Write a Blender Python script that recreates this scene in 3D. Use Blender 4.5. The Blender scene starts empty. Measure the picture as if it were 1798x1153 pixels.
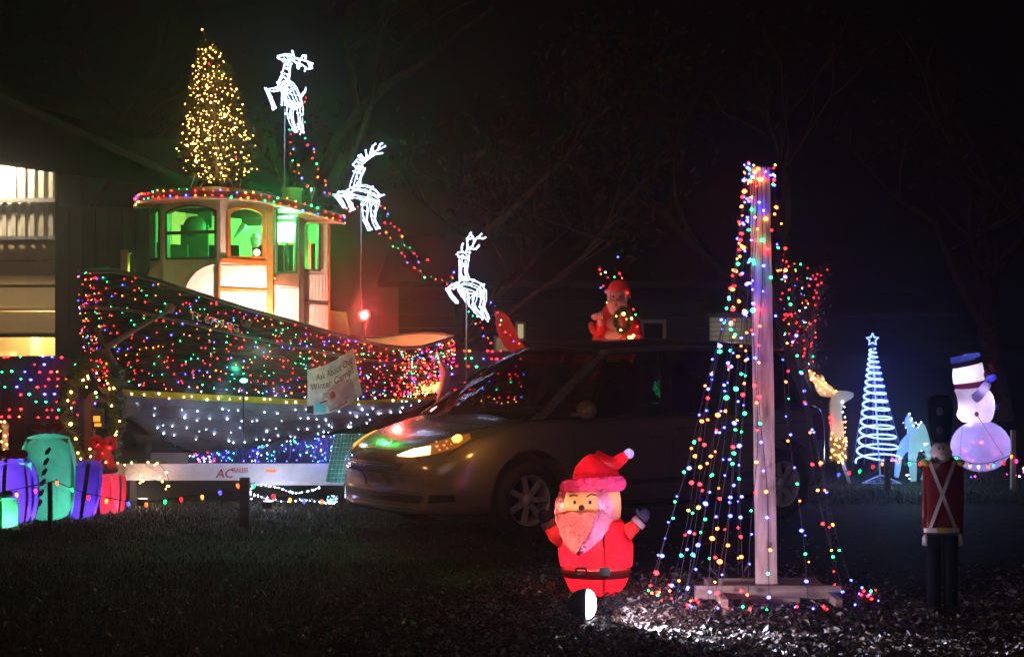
import bpy, bmesh, math, random
from mathutils import Vector, Matrix
from mathutils.bvhtree import BVHTree
random.seed(7)
R = math.radians
scn = bpy.context.scene

# ---------------------------------------------------------------- camera, sky, moonlight, exposure
CAM_Z, F, CX, HY = 1.7, 3000.0, 899.0, 597.0
cam_data = bpy.data.cameras.new("camera")
cam = bpy.data.objects.new("camera", cam_data)
scn.collection.objects.link(cam)
cam.location = (0, 0, CAM_Z)
cam.rotation_euler = (R(90), 0, 0)
cam_data.sensor_width = 36
cam_data.lens = F / 1798 * 36
cam_data.shift_y = (HY - 576.5) / 1798
cam_data.clip_end = 500
cam_data.clip_start = 0.1
cam_data.dof.use_dof = True
cam_data.dof.focus_distance = 14.0
cam_data.dof.aperture_fstop = 3.2
scn.camera = cam

world = bpy.data.worlds.new("World")
scn.world = world
world.use_nodes = True
bg = world.node_tree.nodes["Background"]
bg.inputs[0].default_value = (1.0, 0.74, 0.86, 1)
bg.inputs[1].default_value = 0.0016

sun_d = bpy.data.lights.new("street_glow", 'SUN')
sun_d.energy = 0.105
sun_d.angle = R(25)
sun_d.color = (1.0, 0.72, 0.48)
sun = bpy.data.objects.new("street_glow", sun_d)
scn.collection.objects.link(sun)
sun.rotation_euler = (R(66), 0, R(-14))
scn.view_settings.view_transform = 'Standard'
scn.view_settings.look = 'None'
scn.view_settings.exposure = 0
scn.view_settings.gamma = 1
scn.view_settings.use_curve_mapping = False
scn.cycles.use_denoising = True
scn.cycles.use_light_tree = True
scn.cycles.max_bounces = 6
scn.cycles.diffuse_bounces = 2
scn.cycles.glossy_bounces = 3
scn.cycles.transparent_max_bounces = 12
scn.cycles.transmission_bounces = 4
scn.cycles.sample_clamp_indirect = 3
scn.cycles.caustics_reflective = False
scn.cycles.caustics_refractive = False


def W(px, py, Y):
    """world point that stands Y metres away at that spot of the photograph"""
    return Vector(((px - CX) * Y / F, Y, CAM_Z - (py - HY) * Y / F))


def GY(py):
    return CAM_Z * F / (py - HY)


# ---------------------------------------------------------------- materials
MATS = {}


def pm(name, col, rough=0.6, metal=0.0, var=0.15, scale=8.0, bump=0.0, emis=None, es=0.0, spec=0.5, stretch=None, coat=0.0):
    if name in MATS:
        return MATS[name]
    m = bpy.data.materials.new(name)
    m.use_nodes = True
    nt = m.node_tree
    b = nt.nodes["Principled BSDF"]
    b.inputs["Roughness"].default_value = rough
    b.inputs["Metallic"].default_value = metal
    b.inputs["Specular IOR Level"].default_value = spec
    b.inputs["Coat Weight"].default_value = coat
    tc = nt.nodes.new("ShaderNodeTexCoord")
    mp = nt.nodes.new("ShaderNodeMapping")
    nt.links.new(tc.outputs["Object"], mp.inputs[0])
    if stretch:
        mp.inputs["Scale"].default_value = stretch
    nz = nt.nodes.new("ShaderNodeTexNoise")
    nz.inputs["Scale"].default_value = scale
    nz.inputs["Detail"].default_value = 6
    nt.links.new(mp.outputs[0], nz.inputs["Vector"])
    rp = nt.nodes.new("ShaderNodeValToRGB")
    rp.color_ramp.elements[0].position = 0.3
    rp.color_ramp.elements[1].position = 0.7
    rp.color_ramp.elements[0].color = tuple(max(0, c * (1 - var)) for c in col) + (1,)
    rp.color_ramp.elements[1].color = tuple(min(1, c * (1 + var)) for c in col) + (1,)
    nt.links.new(nz.outputs["Fac"], rp.inputs[0])
    nt.links.new(rp.outputs[0], b.inputs["Base Color"])
    if bump:
        bp = nt.nodes.new("ShaderNodeBump")
        bp.inputs["Strength"].default_value = bump
        bp.inputs["Distance"].default_value = 0.02
        nt.links.new(nz.outputs["Fac"], bp.inputs["Height"])
        nt.links.new(bp.outputs[0], b.inputs["Normal"])
    if emis:
        b.inputs["Emission Color"].default_value = tuple(emis) + (1,)
        b.inputs["Emission Strength"].default_value = es
    MATS[name] = m
    return m


def glow(name, col, s):
    """glass envelope of a lit lamp"""
    if name in MATS:
        return MATS[name]
    m = bpy.data.materials.new(name)
    m.use_nodes = True
    b = m.node_tree.nodes["Principled BSDF"]
    b.inputs["Base Color"].default_value = tuple(min(1, c * .6) for c in col) + (1,)
    b.inputs["Roughness"].default_value = 0.2
    b.inputs["Emission Color"].default_value = tuple(col) + (1,)
    b.inputs["Emission Strength"].default_value = s
    MATS[name] = m
    return m


def glass(name, tint, gloss=0.12, rough=0.03):
    if name in MATS:
        return MATS[name]
    m = bpy.data.materials.new(name)
    m.use_nodes = True
    nt = m.node_tree
    nt.nodes.remove(nt.nodes["Principled BSDF"])
    out = nt.nodes["Material Output"]
    tr = nt.nodes.new("ShaderNodeBsdfTransparent")
    tr.inputs[0].default_value = tuple(tint) + (1,)
    gl = nt.nodes.new("ShaderNodeBsdfGlossy")
    gl.inputs["Roughness"].default_value = rough
    mx = nt.nodes.new("ShaderNodeMixShader")
    mx.inputs[0].default_value = gloss
    nt.links.new(tr.outputs[0], mx.inputs[1])
    nt.links.new(gl.outputs[0], mx.inputs[2])
    nt.links.new(mx.outputs[0], out.inputs[0])
    MATS[name] = m
    return m


def cloth(name, col, thru=0.6, rough=0.8, wr=0.35, scale=9, bands=None):
    """thin fabric or plastic skin lit from the inside by a real lamp"""
    if name in MATS:
        return MATS[name]
    m = bpy.data.materials.new(name)
    m.use_nodes = True
    nt = m.node_tree
    nt.nodes.remove(nt.nodes["Principled BSDF"])
    out = nt.nodes["Material Output"]
    tc = nt.nodes.new("ShaderNodeTexCoord")
    nz = nt.nodes.new("ShaderNodeTexNoise")
    nz.inputs["Scale"].default_value = scale
    nz.inputs["Detail"].default_value = 5
    nt.links.new(tc.outputs["Object"], nz.inputs["Vector"])
    rp = nt.nodes.new("ShaderNodeValToRGB")
    rp.color_ramp.elements[0].position = 0.25
    rp.color_ramp.elements[1].position = 0.75
    rp.color_ramp.elements[0].color = tuple(c * .78 for c in col) + (1,)
    rp.color_ramp.elements[1].color = tuple(min(1, c * 1.12) for c in col) + (1,)
    nt.links.new(nz.outputs["Fac"], rp.inputs[0])
    h = nz.outputs["Fac"]
    if bands:
        wv = nt.nodes.new("ShaderNodeTexWave")
        wv.bands_direction = 'Z'
        wv.inputs["Scale"].default_value = bands
        wv.inputs["Distortion"].default_value = 1.5
        nt.links.new(tc.outputs["Object"], wv.inputs["Vector"])
        ad = nt.nodes.new("ShaderNodeMath")
        ad.operation = 'MULTIPLY_ADD'
        ad.inputs[1].default_value = 0.35
        nt.links.new(wv.outputs["Fac"], ad.inputs[0])
        nt.links.new(nz.outputs["Fac"], ad.inputs[2])
        h = ad.outputs[0]
    bp = nt.nodes.new("ShaderNodeBump")
    bp.inputs["Strength"].default_value = wr
    bp.inputs["Distance"].default_value = 0.03
    nt.links.new(h, bp.inputs["Height"])
    df = nt.nodes.new("ShaderNodeBsdfDiffuse")
    tl = nt.nodes.new("ShaderNodeBsdfTranslucent")
    gl = nt.nodes.new("ShaderNodeBsdfGlossy")
    gl.inputs["Roughness"].default_value = 0.35
    for n in (df, tl):
        nt.links.new(rp.outputs[0], n.inputs[0])
    for n in (df, tl, gl):
        nt.links.new(bp.outputs[0], n.inputs["Normal"])
    mx = nt.nodes.new("ShaderNodeMixShader")
    mx.inputs[0].default_value = thru
    nt.links.new(df.outputs[0], mx.inputs[1])
    nt.links.new(tl.outputs[0], mx.inputs[2])
    m2 = nt.nodes.new("ShaderNodeMixShader")
    m2.inputs[0].default_value = 0.04
    nt.links.new(mx.outputs[0], m2.inputs[1])
    nt.links.new(gl.outputs[0], m2.inputs[2])
    nt.links.new(m2.outputs[0], out.inputs[0])
    MATS[name] = m
    return m


# ---------------------------------------------------------------- mesh helper
ORG = {}          # world position of every object's origin


class MB:
    def __init__(s):
        s.v, s.f, s.m, s.sm = [], [], [], []

    def add(s, vs, fs, mat=0, smooth=False):
        o = len(s.v)
        s.v.extend(Vector(p) for p in vs)
        for f in fs:
            s.f.append([i + o for i in f])
            s.m.append(mat)
            s.sm.append(smooth)
        return s

    def box(s, c, d, rot=None, mat=0):
        c = Vector(c)
        x, y, z = d[0] / 2, d[1] / 2, d[2] / 2
        vs = [Vector(p) for p in ((-x, -y, -z), (x, -y, -z), (x, y, -z), (-x, y, -z), (-x, -y, z), (x, -y, z), (x, y, z), (-x, y, z))]
        if rot is not None:
            vs = [rot @ p for p in vs]
        return s.add([c + p for p in vs], [(0, 3, 2, 1), (4, 5, 6, 7), (0, 1, 5, 4), (1, 2, 6, 5), (2, 3, 7, 6), (3, 0, 4, 7)], mat)

    def bar(s, a, b, w, h, mat=0, up=(0, 0, 1)):
        a, b = Vector(a), Vector(b)
        d = (b - a)
        L = d.length
        d.normalize()
        u = Vector(up)
        if abs(d.dot(u)) > .98:
            u = Vector((0, 1, 0))
        sx = d.cross(u).normalized()
        uu = sx.cross(d)
        rot = Matrix((d, sx, uu)).transposed()
        return s.box((a + b) / 2, (L, w, h), rot, mat)

    def tube(s, pts, r, n=6, mat=0, closed=False, cap=True, smooth=True):
        pts = [Vector(p) for p in pts]
        k = len(pts)
        rs = r if isinstance(r, (list, tuple)) else [r] * k
        vs, fs = [], []
        prev = None
        for i, p in enumerate(pts):
            if closed:
                t = pts[(i + 1) % k] - pts[i - 1]
            else:
                t = pts[min(i + 1, k - 1)] - pts[max(i - 1, 0)]
            if t.length < 1e-9:
                t = Vector((0, 0, 1))
            t.normalize()
            if prev is None:
                a = Vector((0, 0, 1)) if abs(t.z) < .9 else Vector((1, 0, 0))
            else:
                a = prev
            u = (a - t * a.dot(t))
            if u.length < 1e-6:
                u = t.orthogonal()
            u.normalize()
            prev = u
            w = t.cross(u)
            for j in range(n):
                an = 2 * math.pi * j / n
                vs.append(p + (u * math.cos(an) + w * math.sin(an)) * rs[i])
        m = k if closed else k - 1
        for i in range(m):
            i2 = (i + 1) % k
            for j in range(n):
                j2 = (j + 1) % n
                fs.append((i * n + j, i * n + j2, i2 * n + j2, i2 * n + j))
        if cap and not closed:
            fs.append(tuple(reversed(range(n))))
            fs.append(tuple(range((k - 1) * n, k * n)))
        return s.add(vs, fs, mat, smooth)

    def lathe(s, prof, c, n=20, mat=0, rot=None, sx=1, sy=1, smooth=True, cap=True):
        c = Vector(c)
        vs, fs = [], []
        for r, z in prof:
            for j in range(n):
                a = 2 * math.pi * j / n
                p = Vector((r * sx * math.cos(a), r * sy * math.sin(a), z))
                if rot is not None:
                    p = rot @ p
                vs.append(c + p)
        for i in range(len(prof) - 1):
            for j in range(n):
                j2 = (j + 1) % n
                fs.append((i * n + j, i * n + j2, (i + 1) * n + j2, (i + 1) * n + j))
        if cap and prof[0][0] > 1e-4:
            fs.append(tuple(reversed(range(n))))
        if cap and prof[-1][0] > 1e-4:
            fs.append(tuple(range((len(prof) - 1) * n, len(prof) * n)))
        return s.add(vs, fs, mat, smooth)

    def ball(s, c, r, n=12, m=8, mat=0, rot=None):
        if not isinstance(r, (tuple, list)):
            r = (r, r, r)
        prof = [(math.sin(math.pi * i / m), -math.cos(math.pi * i / m) * r[2]) for i in range(m + 1)]
        return s.lathe(prof, c, n, mat, rot, r[0], r[1])

    def prism(s, pts, off, mat=0):
        """closed slab: polygon pts (3D) pushed along off"""
        pts = [Vector(p) for p in pts]
        off = Vector(off)
        k = len(pts)
        vs = pts + [p + off for p in pts]
        fs = [tuple(range(k)), tuple(reversed(range(k, 2 * k)))]
        for i in range(k):
            j = (i + 1) % k
            fs.append((i, i + k, j + k, j))
        return s.add(vs, fs, mat)

    def grid(s, P, mat=0, smooth=True, closed=False):
        a, b = len(P), len(P[0])
        vs = [p for row in P for p in row]
        fs = []
        for i in range(a - 1):
            for j in range(b if closed else b - 1):
                j2 = (j + 1) % b
                fs.append((i * b + j, i * b + j2, (i + 1) * b + j2, (i + 1) * b + j))
        return s.add(vs, fs, mat, smooth)

    def build(s, name, mats, parent=None, origin=None, kind=None, label=None):
        if not isinstance(mats, (list, tuple)):
            mats = [mats]
        if origin is None:
            n = len(s.v)
            if parent is not None and n > 3000:
                origin = ORG[parent.name].copy()
            else:
                xs = [p.x for p in s.v]
                ys = [p.y for p in s.v]
                zs = [p.z for p in s.v]
                origin = Vector(((min(xs) + max(xs)) / 2, (min(ys) + max(ys)) / 2, min(zs) if parent is None else (min(zs) + max(zs)) / 2))
        origin = Vector(origin)
        me = bpy.data.meshes.new(name)
        me.from_pydata([tuple(p - origin) for p in s.v], [], s.f)
        for mt in mats:
            me.materials.append(mt)
        if len(mats) > 1:
            me.polygons.foreach_set("material_index", s.m)
        me.polygons.foreach_set("use_smooth", s.sm)
        me.update()
        o = bpy.data.objects.new(name, me)
        scn.collection.objects.link(o)
        place(o, parent, origin)
        if kind:
            o["kind"] = kind
        if label:
            o["label"] = label
        return o


def place(o, parent, world_pos):
    ORG[o.name] = Vector(world_pos)
    if parent is not None:
        o.parent = parent
        o.location = Vector(world_pos) - ORG[parent.name]
    else:
        o.location = world_pos


def thing(name, label, cat, loc, group=None):
    o = bpy.data.objects.new(name, None)
    o.empty_display_size = .1
    scn.collection.objects.link(o)
    place(o, None, loc)
    return tag(o, label, cat, group)


def tag(o, label, cat, group=None):
    o["label"] = label
    o["category"] = cat
    if group:
        o["group"] = group
    return o


def structure(o):
    o["kind"] = "structure"
    return o


def lamp(name, loc, power, col, parent=None, size=0.03, spot=None, target=None, blend=0.5):
    d = bpy.data.lights.new(name, 'SPOT' if spot else 'POINT')
    d.energy = power
    d.color = col
    d.shadow_soft_size = size
    if spot:
        d.spot_size = R(spot)
        d.spot_blend = blend
    o = bpy.data.objects.new(name, d)
    scn.collection.objects.link(o)
    place(o, parent, loc)
    if target is not None:
        o.rotation_euler = (Vector(target) - Vector(loc)).to_track_quat('-Z', 'Y').to_euler()
    return o


def text_mesh(body, size, name="lettering"):
    c = bpy.data.curves.new(name, 'FONT')
    c.body = body
    c.size = size
    c.resolution_u = 3
    c.offset = size * .012
    o = bpy.data.objects.new(name, c)
    scn.collection.objects.link(o)
    dg = bpy.context.evaluated_depsgraph_get()
    me = o.evaluated_get(dg).to_mesh()
    vs = [v.co.copy() for v in me.vertices]
    fs = [tuple(p.vertices) for p in me.polygons]
    o.evaluated_get(dg).to_mesh_clear()
    bpy.data.objects.remove(o)
    bpy.data.curves.remove(c)
    return vs, fs


def fuse(mb, size=.012, smooth=6):
    """merge overlapping lumps of a mesh helper into one continuous skin"""
    me = bpy.data.meshes.new("tmp")
    me.from_pydata([tuple(p) for p in mb.v], [], mb.f)
    o = bpy.data.objects.new("tmp", me)
    scn.collection.objects.link(o)
    r = o.modifiers.new("r", 'REMESH')
    r.mode = 'VOXEL'
    r.voxel_size = size
    sm = o.modifiers.new("s", 'SMOOTH')
    sm.iterations = smooth
    sm.factor = .6
    dg = bpy.context.evaluated_depsgraph_get()
    e = o.evaluated_get(dg)
    m2 = e.to_mesh()
    out = MB()
    out.add([v.co.copy() for v in m2.vertices], [tuple(p.vertices) for p in m2.polygons], 0, True)
    e.to_mesh_clear()
    bpy.data.objects.remove(o)
    return out


# ---------------------------------------------------------------- bulbs
BC = {'r': ((1.0, .010, .014), 26), 'g': ((.02, 1.0, .27), 15), 'b': ((.035, .04, 1.0), 38), 'o': ((1.0, .12, .02), 22),
      'y': ((1.0, .34, .04), 17), 'w': ((.58, .72, 1.0), 30), 'k': ((1.0, .40, .09), 24), 'p': ((1.0, .04, .35), 18), 'c': ((.06, .6, 1.0), 13)}
_bm = {}


def bulb_mesh(c, r, kind):
    key = (c, r, kind)
    if key in _bm:
        return _bm[key]
    mb = MB()
    if kind == 'mini':
        mb.lathe([(0, -1.25 * r), (.75 * r, -.7 * r), (r, 0), (.7 * r, .75 * r), (0, 1.2 * r)], (0, 0, 0), 6, 0)
        mats = [glow('bulb_glow_' + c, *BC[c])]
    else:  # C9 bulb hanging from a dark socket
        mb.lathe([(0, -2.1 * r), (.45 * r, -1.75 * r), (.85 * r, -1.0 * r), (r, -.2 * r), (.8 * r, .45 * r), (.45 * r, .8 * r)], (0, 0, 0), 8, 0)
        mb.lathe([(.5 * r, .8 * r), (.55 * r, 1.0 * r), (.55 * r, 1.8 * r), (0, 1.8 * r)], (0, 0, 0), 8, 1)
        mats = [glow('bulb_glow_big_' + c, BC[c][0], BC[c][1] * .17), pm('socket_plastic', (.012, .02, .014), .5)]
    me = bpy.data.meshes.new("bulb")
    me.from_pydata([tuple(p) for p in mb.v], [], mb.f)
    for m in mats:
        me.materials.append(m)
    me.polygons.foreach_set("material_index", mb.m)
    me.polygons.foreach_set("use_smooth", mb.sm)
    _bm[key] = me
    return me


def bulb(parent, p, c, r=.011, kind='mini', tilt=True):
    o = bpy.data.objects.new("bulb", bulb_mesh(c, r, kind))
    scn.collection.objects.link(o)
    place(o, parent, p)
    if tilt:
        o.rotation_euler = (random.uniform(-1.3, 1.3), random.uniform(-1.3, 1.3), 0)
    k = random.uniform(.42, .86) if kind == 'mini' else 1
    o.scale = (k, k, k)
    return o


def bulbs_stuff(name, parent, pts, r=.01, label=None):
    """very small bulbs joined: pts = [(pos, colour key)]"""
    cols = sorted({c for _, c in pts})
    mb = MB()
    for p, c in pts:
        rr = r * random.uniform(.5, .9)
        p = Vector(p)
        mb.add([p + Vector((rr, 0, 0)), p + Vector((0, rr, 0)), p - Vector((rr, 0, 0)), p - Vector((0, rr, 0)), p + Vector((0, 0, rr)), p - Vector((0, 0, rr))],
               [(0, 1, 4), (1, 2, 4), (2, 3, 4), (3, 0, 4), (1, 0, 5), (2, 1, 5), (3, 2, 5), (0, 3, 5)], cols.index(c), True)
    return mb.build(name, [glow('bulb_glow_' + c, *BC[c]) for c in cols], parent, kind="stuff", label=label)


def lerp(a, b, t):
    return a + (b - a) * t


def interp(tab, x):
    if x <= tab[0][0]:
        return tab[0][1]
    for (x0, y0), (x1, y1) in zip(tab, tab[1:]):
        if x <= x1:
            t = (x - x0) / (x1 - x0)
            return y0 + (y1 - y0) * t
    return tab[-1][1]


def sag(a, b, n, s):
    a, b = Vector(a), Vector(b)
    return [a.lerp(b, i / n) - Vector((0, 0, s * 4 * (i / n) * (1 - i / n))) for i in range(n + 1)]


def smooth_path(pts, k=4):
    pts = [Vector(p) for p in pts]
    out = []
    for i in range(len(pts) - 1):
        p0, p1, p2, p3 = pts[max(i - 1, 0)], pts[i], pts[i + 1], pts[min(i + 2, len(pts) - 1)]
        for j in range(k):
            t = j / k
            out.append(0.5 * ((2 * p1) + (-p0 + p2) * t + (2 * p0 - 5 * p1 + 4 * p2 - p3) * t * t + (-p0 + 3 * p1 - 3 * p2 + p3) * t ** 3))
    out.append(pts[-1])
    return out


wire_m = pm('green_wire', (.01, .022, .014), .5)
white_wire = pm('white_wire', (.5, .5, .5), .5)
black_m = pm('black_paint', (.012, .012, .013), .35)
# ================================================================ GROUND
mb = MB()
mb.add([(-150, -5, 0), (150, -5, 0), (150, 260, 0), (-150, 260, 0)], [(0, 1, 2, 3)])
structure(mb.build("ground", pm('soil', (.022, .017, .012), .95, var=.5, scale=1.5, bump=.8, spec=.2)))
# asphalt lane the car stands on (its wet worn surface glints)
mb = MB()
lane = [(-30, 12.9)] + [(x / 4, 13.1 + random.uniform(-.16, .16) + .15 * math.sin(x * .31)) for x in range(-40, 60)] + [(30, 13.2), (30, 18.2)] + [(x / 4, 17.65 + random.uniform(-.12, .12)) for x in range(55, 14, -1)] + [(2.5, 17.3), (0, 16.9), (-2.2, 15.6), (-8, 14.3), (-30, 14.1)]
mb.add([(x, y, .004) for x, y in lane], [tuple(range(len(lane)))])
road_m = pm('old_asphalt', (.011, .010, .010), .9, var=.5, scale=3.0, bump=.6, spec=.15)
structure(mb.build("road", road_m))


def scatter(name, n, region, hfun, mats, kind, parent=None):
    import numpy as np
    rng = np.random.default_rng(3)
    V, Fc, MI = [], [], []
    c = 0
    for _ in range(n):
        x, y = region(rng)
        if x is None:
            continue
        if kind == 'grass':
            h = hfun(x, y) * rng.uniform(.5, 1.2)
            a = rng.uniform(0, 6.28)
            w = rng.uniform(.002, .004)
            dx, dy = math.cos(a), math.sin(a)
            lx, ly = rng.normal(0, .4) * h, rng.normal(0, .4) * h
            V += [(x - dx * w, y - dy * w, 0), (x + dx * w, y + dy * w, 0), (x + lx * .4 + dx * w * .7, y + ly * .4 + dy * w * .7, h * .6), (x + lx * .4 - dx * w * .7, y + ly * .4 - dy * w * .7, h * .6), (x + lx, y + ly, h)]
            Fc += [(c, c + 1, c + 2, c + 3), (c + 3, c + 2, c + 4)]
            m = int(rng.integers(0, len(mats)))
            MI += [m, m]
            c += 5
        else:  # curled dead leaf
            s = rng.uniform(.006, .018) if rng.random() < .85 else rng.uniform(.018, .034)
            a = rng.uniform(0, 6.28)
            z = rng.uniform(.004, .03) + .02 * (math.sin(x * 7) * math.sin(y * 9 + x * 2)) ** 2
            t1, t2 = rng.normal(0, .9), rng.normal(0, .9)
            ux, uy = math.cos(a), math.sin(a)
            vx, vy = -uy, ux
            w = s * rng.uniform(.3, .55)
            pts = [(-s, 0), (-s * .2, w), (s * .3, w * .8), (s, 0), (s * .3, -w * .8), (-s * .2, -w)]
            curl = rng.uniform(.1, 1.3)
            for (p, q) in pts:
                zz = z + p * t1 * .6 + abs(q) * curl + q * t2 * .5
                V.append((x + ux * p + vx * q, y + uy * p + vy * q, max(.003, zz)))
            Fc += [(c, c + 1, c + 2, c + 3), (c, c + 3, c + 4, c + 5)]
            m = int(rng.integers(0, len(mats)))
            MI += [m, m]
            c += 6
    me = bpy.data.meshes.new(name)
    me.from_pydata(V, [], Fc)
    for m in mats:
        me.materials.append(m)
    me.polygons.foreach_set("material_index", MI)
    me.update()
    o = bpy.data.objects.new(name, me)
    scn.collection.objects.link(o)
    place(o, None, (0, 0, 0))
    o["kind"] = "stuff"
    return o


def leaf_region(rng):
    y = rng.uniform(8.6, 12.9)
    x = rng.uniform(-.45, .50) * y
    e = 11.9 + .5 * math.sin(x * 1.7) + .3 * math.sin(x * 4.1) + rng.normal(0, .35)
    dens = 1.0 if y < e else .04
    if x < -.3:
        dens *= max(.05, 1 + (x + .3) * .9 + .3 * math.sin(y * 5 + x * 3))
    if rng.random() > dens:
        return None, None
    return x, y


lm = [pm('dead_leaf_tan', (.15, .10, .075), .34, var=.3), pm('dead_leaf_brown', (.06, .037, .028), .4, var=.3), pm('dead_leaf_pale', (.42, .38, .38), .3, var=.2), pm('dead_leaf_brown', (.06, .037, .028), .4, var=.3), pm('dead_leaf_dark', (.03, .02, .018), .5, var=.3)]  # pale leaves mixed in to put glints into the litter
o = scatter("fallen_leaves", 140000, leaf_region, None, lm, 'leaf')
o["label"] = "curled dead leaves and mulch strewn over the near ground"
gm = [pm('grass_green', (.03, .052, .016), .7, var=.3), pm('grass_straw', (.07, .06, .028), .75, var=.3), pm('grass_dark', (.016, .028, .010), .7), pm('grass_dark', (.016, .028, .010), .7)]


def g1(rng):
    y = rng.uniform(8.7, 17.8)
    x = rng.uniform(-.46, .06) * y
    if y < 12.6 and x > -.2 + .4 * math.sin(y * 3):
        return None, None
    if 13.0 < y < 14.4 and rng.random() < .6:
        return None, None
    return x, y


o = scatter("grass", 74000, g1, lambda x, y: .05, gm, 'grass')
o["label"] = "short winter grass on the verge in front of the boat"


def g2(rng):
    y = rng.uniform(17.6, 25)
    x = rng.uniform(.10, .50) * y
    return x, y


o = scatter("grass", 38000, g2, lambda x, y: .07 if y < 19 else .05, gm, 'grass')
o["label"] = "short winter grass around the lit snowman and spiral tree"
# ruts: a few clods and gravel in the lane
mb = MB()
for _ in range(900):
    y = random.uniform(12.9, 18)
    x = random.uniform(-.32, .36) * y
    r = random.uniform(.006, .018)
    p = Vector((x, y, .004 + r * .4))
    mb.add([p + Vector((r, 0, 0)), p + Vector((0, r, 0)), p - Vector((r, 0, 0)), p - Vector((0, r, 0)), p + Vector((0, 0, r * .8))], [(0, 1, 4), (1, 2, 4), (2, 3, 4), (3, 0, 4)])
o = mb.build("gravel", pm('gravel_stone', (.16, .14, .12), .5), kind="stuff")
o["label"] = "loose gravel scattered over the lane under the car"

# ================================================================ WORKSHOP BUILDING (left)
YB = 27.0
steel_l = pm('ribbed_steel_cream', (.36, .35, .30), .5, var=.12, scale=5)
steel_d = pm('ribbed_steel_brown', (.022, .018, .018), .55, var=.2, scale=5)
roof_m = pm('roof_steel', (.05, .045, .045), .5)
b = thing("workshop_building", "metal sided workshop with a half open roller door and a lit wall lamp", "building", (-8.5, YB, 0))
xl, xr = -14.0, W(95, 0, YB).x
# recessed bay: ribbed upper wall, girt, door panels
yr = YB + 1.4
zt = W(0, 262, yr).z
mb = MB()
z0 = W(0, 418, yr).z
mb.box(((xl + xr) / 2, yr + .1, (z0 + zt) / 2), (xr - xl, .1, zt - z0))
mb.build("wall", steel_l, b)
x = xr - .12
while x > xl + 3.5:
    mb = MB()
    mb.box((x, yr + .025, (z0 + zt) / 2), (.07, .05, zt - z0 - .01))
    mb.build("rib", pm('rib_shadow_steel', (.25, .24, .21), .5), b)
    x -= .155
mb = MB()
zg = W(0, 352, yr).z
mb.bar((xl, yr - .06, zg), (xr, yr - .06, zg), .1, .07)
mb.bar((xl, yr - .03, z0), (xr, yr - .03, z0), .12, .06)
mb.build("wall_girt", pm('girt_steel', (.2, .2, .2), .4, .5), b)
zs = [W(0, y, yr).z for y in (420, 457, 503, 546, 588)]
door = None
mb = MB()
mb.bar((xl, yr + .12, zs[4] - .015), (xr - .03, yr + .12, zs[4] - .015), .07, .05)
door = mb.build("roller_door", pm('door_rubber', (.02, .02, .02), .7), b)
for za, zb in zip(zs, zs[1:]):
    mb = MB()
    mb.box(((xl + xr) / 2, yr + .12, (za + zb) / 2), (xr - xl - .04, .05, abs(za - zb) - .018))
    mb.bar((xl, yr + .09, zb + .05), (xr - .05, yr + .09, zb + .05), .012, .03)
    mb.build("door_panel", pm('door_cream', (.55, .42, .24), .45, var=.08, scale=3), door)
# lit interior seen under the door
mb = MB()
mb.box(((xl + xr) / 2, yr + 2.6, 1.2), (xr - xl, .1, 2.4))
mb.box(((xl + xr) / 2, yr + 1.4, 2.45), (xr - xl, 2.4, .08))
mb.box((xr - .02, yr + 1.4, 1.2), (.05, 2.4, 2.4))
mb.build("interior_wall", pm('interior_tan', (.62, .5, .3), .7, var=.15, scale=2), b)
mb = MB()
for cx, w, h in ((30, 40, .9), (62, 18, 1.75), (8, 22, 1.5)):
    p = W(cx, 600, yr + 1.6)
    mb.box((p.x, yr + 1.8, h / 2), (w * .0095, .4, h))
mb.box((W(46, 0, yr + 1.2).x, yr + 1.2, .9), (1.3, .5, .06))
mb.build("workbench", pm('cabinet_cream', (.7, .62, .42), .5), b)
lamp("interior_lamp", (W(40, 0, yr).x, yr + 1.3, 2.2), 190, (1, .72, .32), b, .15)
# front wall (dark ribbed) and reveal
x2 = W(566, 0, YB).x
zt2 = 4.9
mb = MB()
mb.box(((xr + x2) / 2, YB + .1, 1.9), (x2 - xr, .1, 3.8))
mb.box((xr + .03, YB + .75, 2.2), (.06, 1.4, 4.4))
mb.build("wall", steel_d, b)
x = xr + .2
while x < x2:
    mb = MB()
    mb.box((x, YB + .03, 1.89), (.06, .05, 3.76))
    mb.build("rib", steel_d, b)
    x += .21
# roof: eave falls to the right from the top left of the picture
mb = MB()
A, B2 = W(-120, 110, YB - .5), W(345, 318, YB - .5)
C2 = W(572, 345, YB - .5)
dr = Vector((0, 9, .6))
mb.prism([A, B2, B2 + dr, A + dr], (0, 0, -.12))
mb.prism([B2 + Vector((.02, 0, -.1)), C2, C2 + dr, B2 + dr + Vector((.02, 0, -.1))], (0, 0, -.12))
mb.build("roof", roof_m, b)
mb = MB()
mb.add([A + Vector((0, .4, -.1)), B2 + Vector((0, .4, -.1)), Vector((B2.x, YB - .1, zt)), Vector((A.x, YB - .1, zt))], [(0, 1, 2, 3)])
mb.prism([A + Vector((0, .42, -.13)), B2 + Vector((0, .42, -.13)), Vector((B2.x, YB - .08, zt - .3)), Vector((A.x, YB - .08, zt - .3))], (0, .06, 0))
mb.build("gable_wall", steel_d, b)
wl = MB()
pl = W(-6, 272, yr - .35)
wl.box(pl + Vector((0, .2, .05)), (.3, .35, .16))
o = wl.build("wall_lamp", pm('lamp_housing', (.05, .05, .05), .5), b)
g = MB()
g.box(pl + Vector((0, .05, -.05)), (.26, .3, .05))
g.build("lens", glow('wall_lamp_lens', (1, .85, .6), 8), o)
lamp("wall_lamp_light", pl + Vector((0, -.05, -.12)), 400, (1, .80, .50), o, .1)

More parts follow.
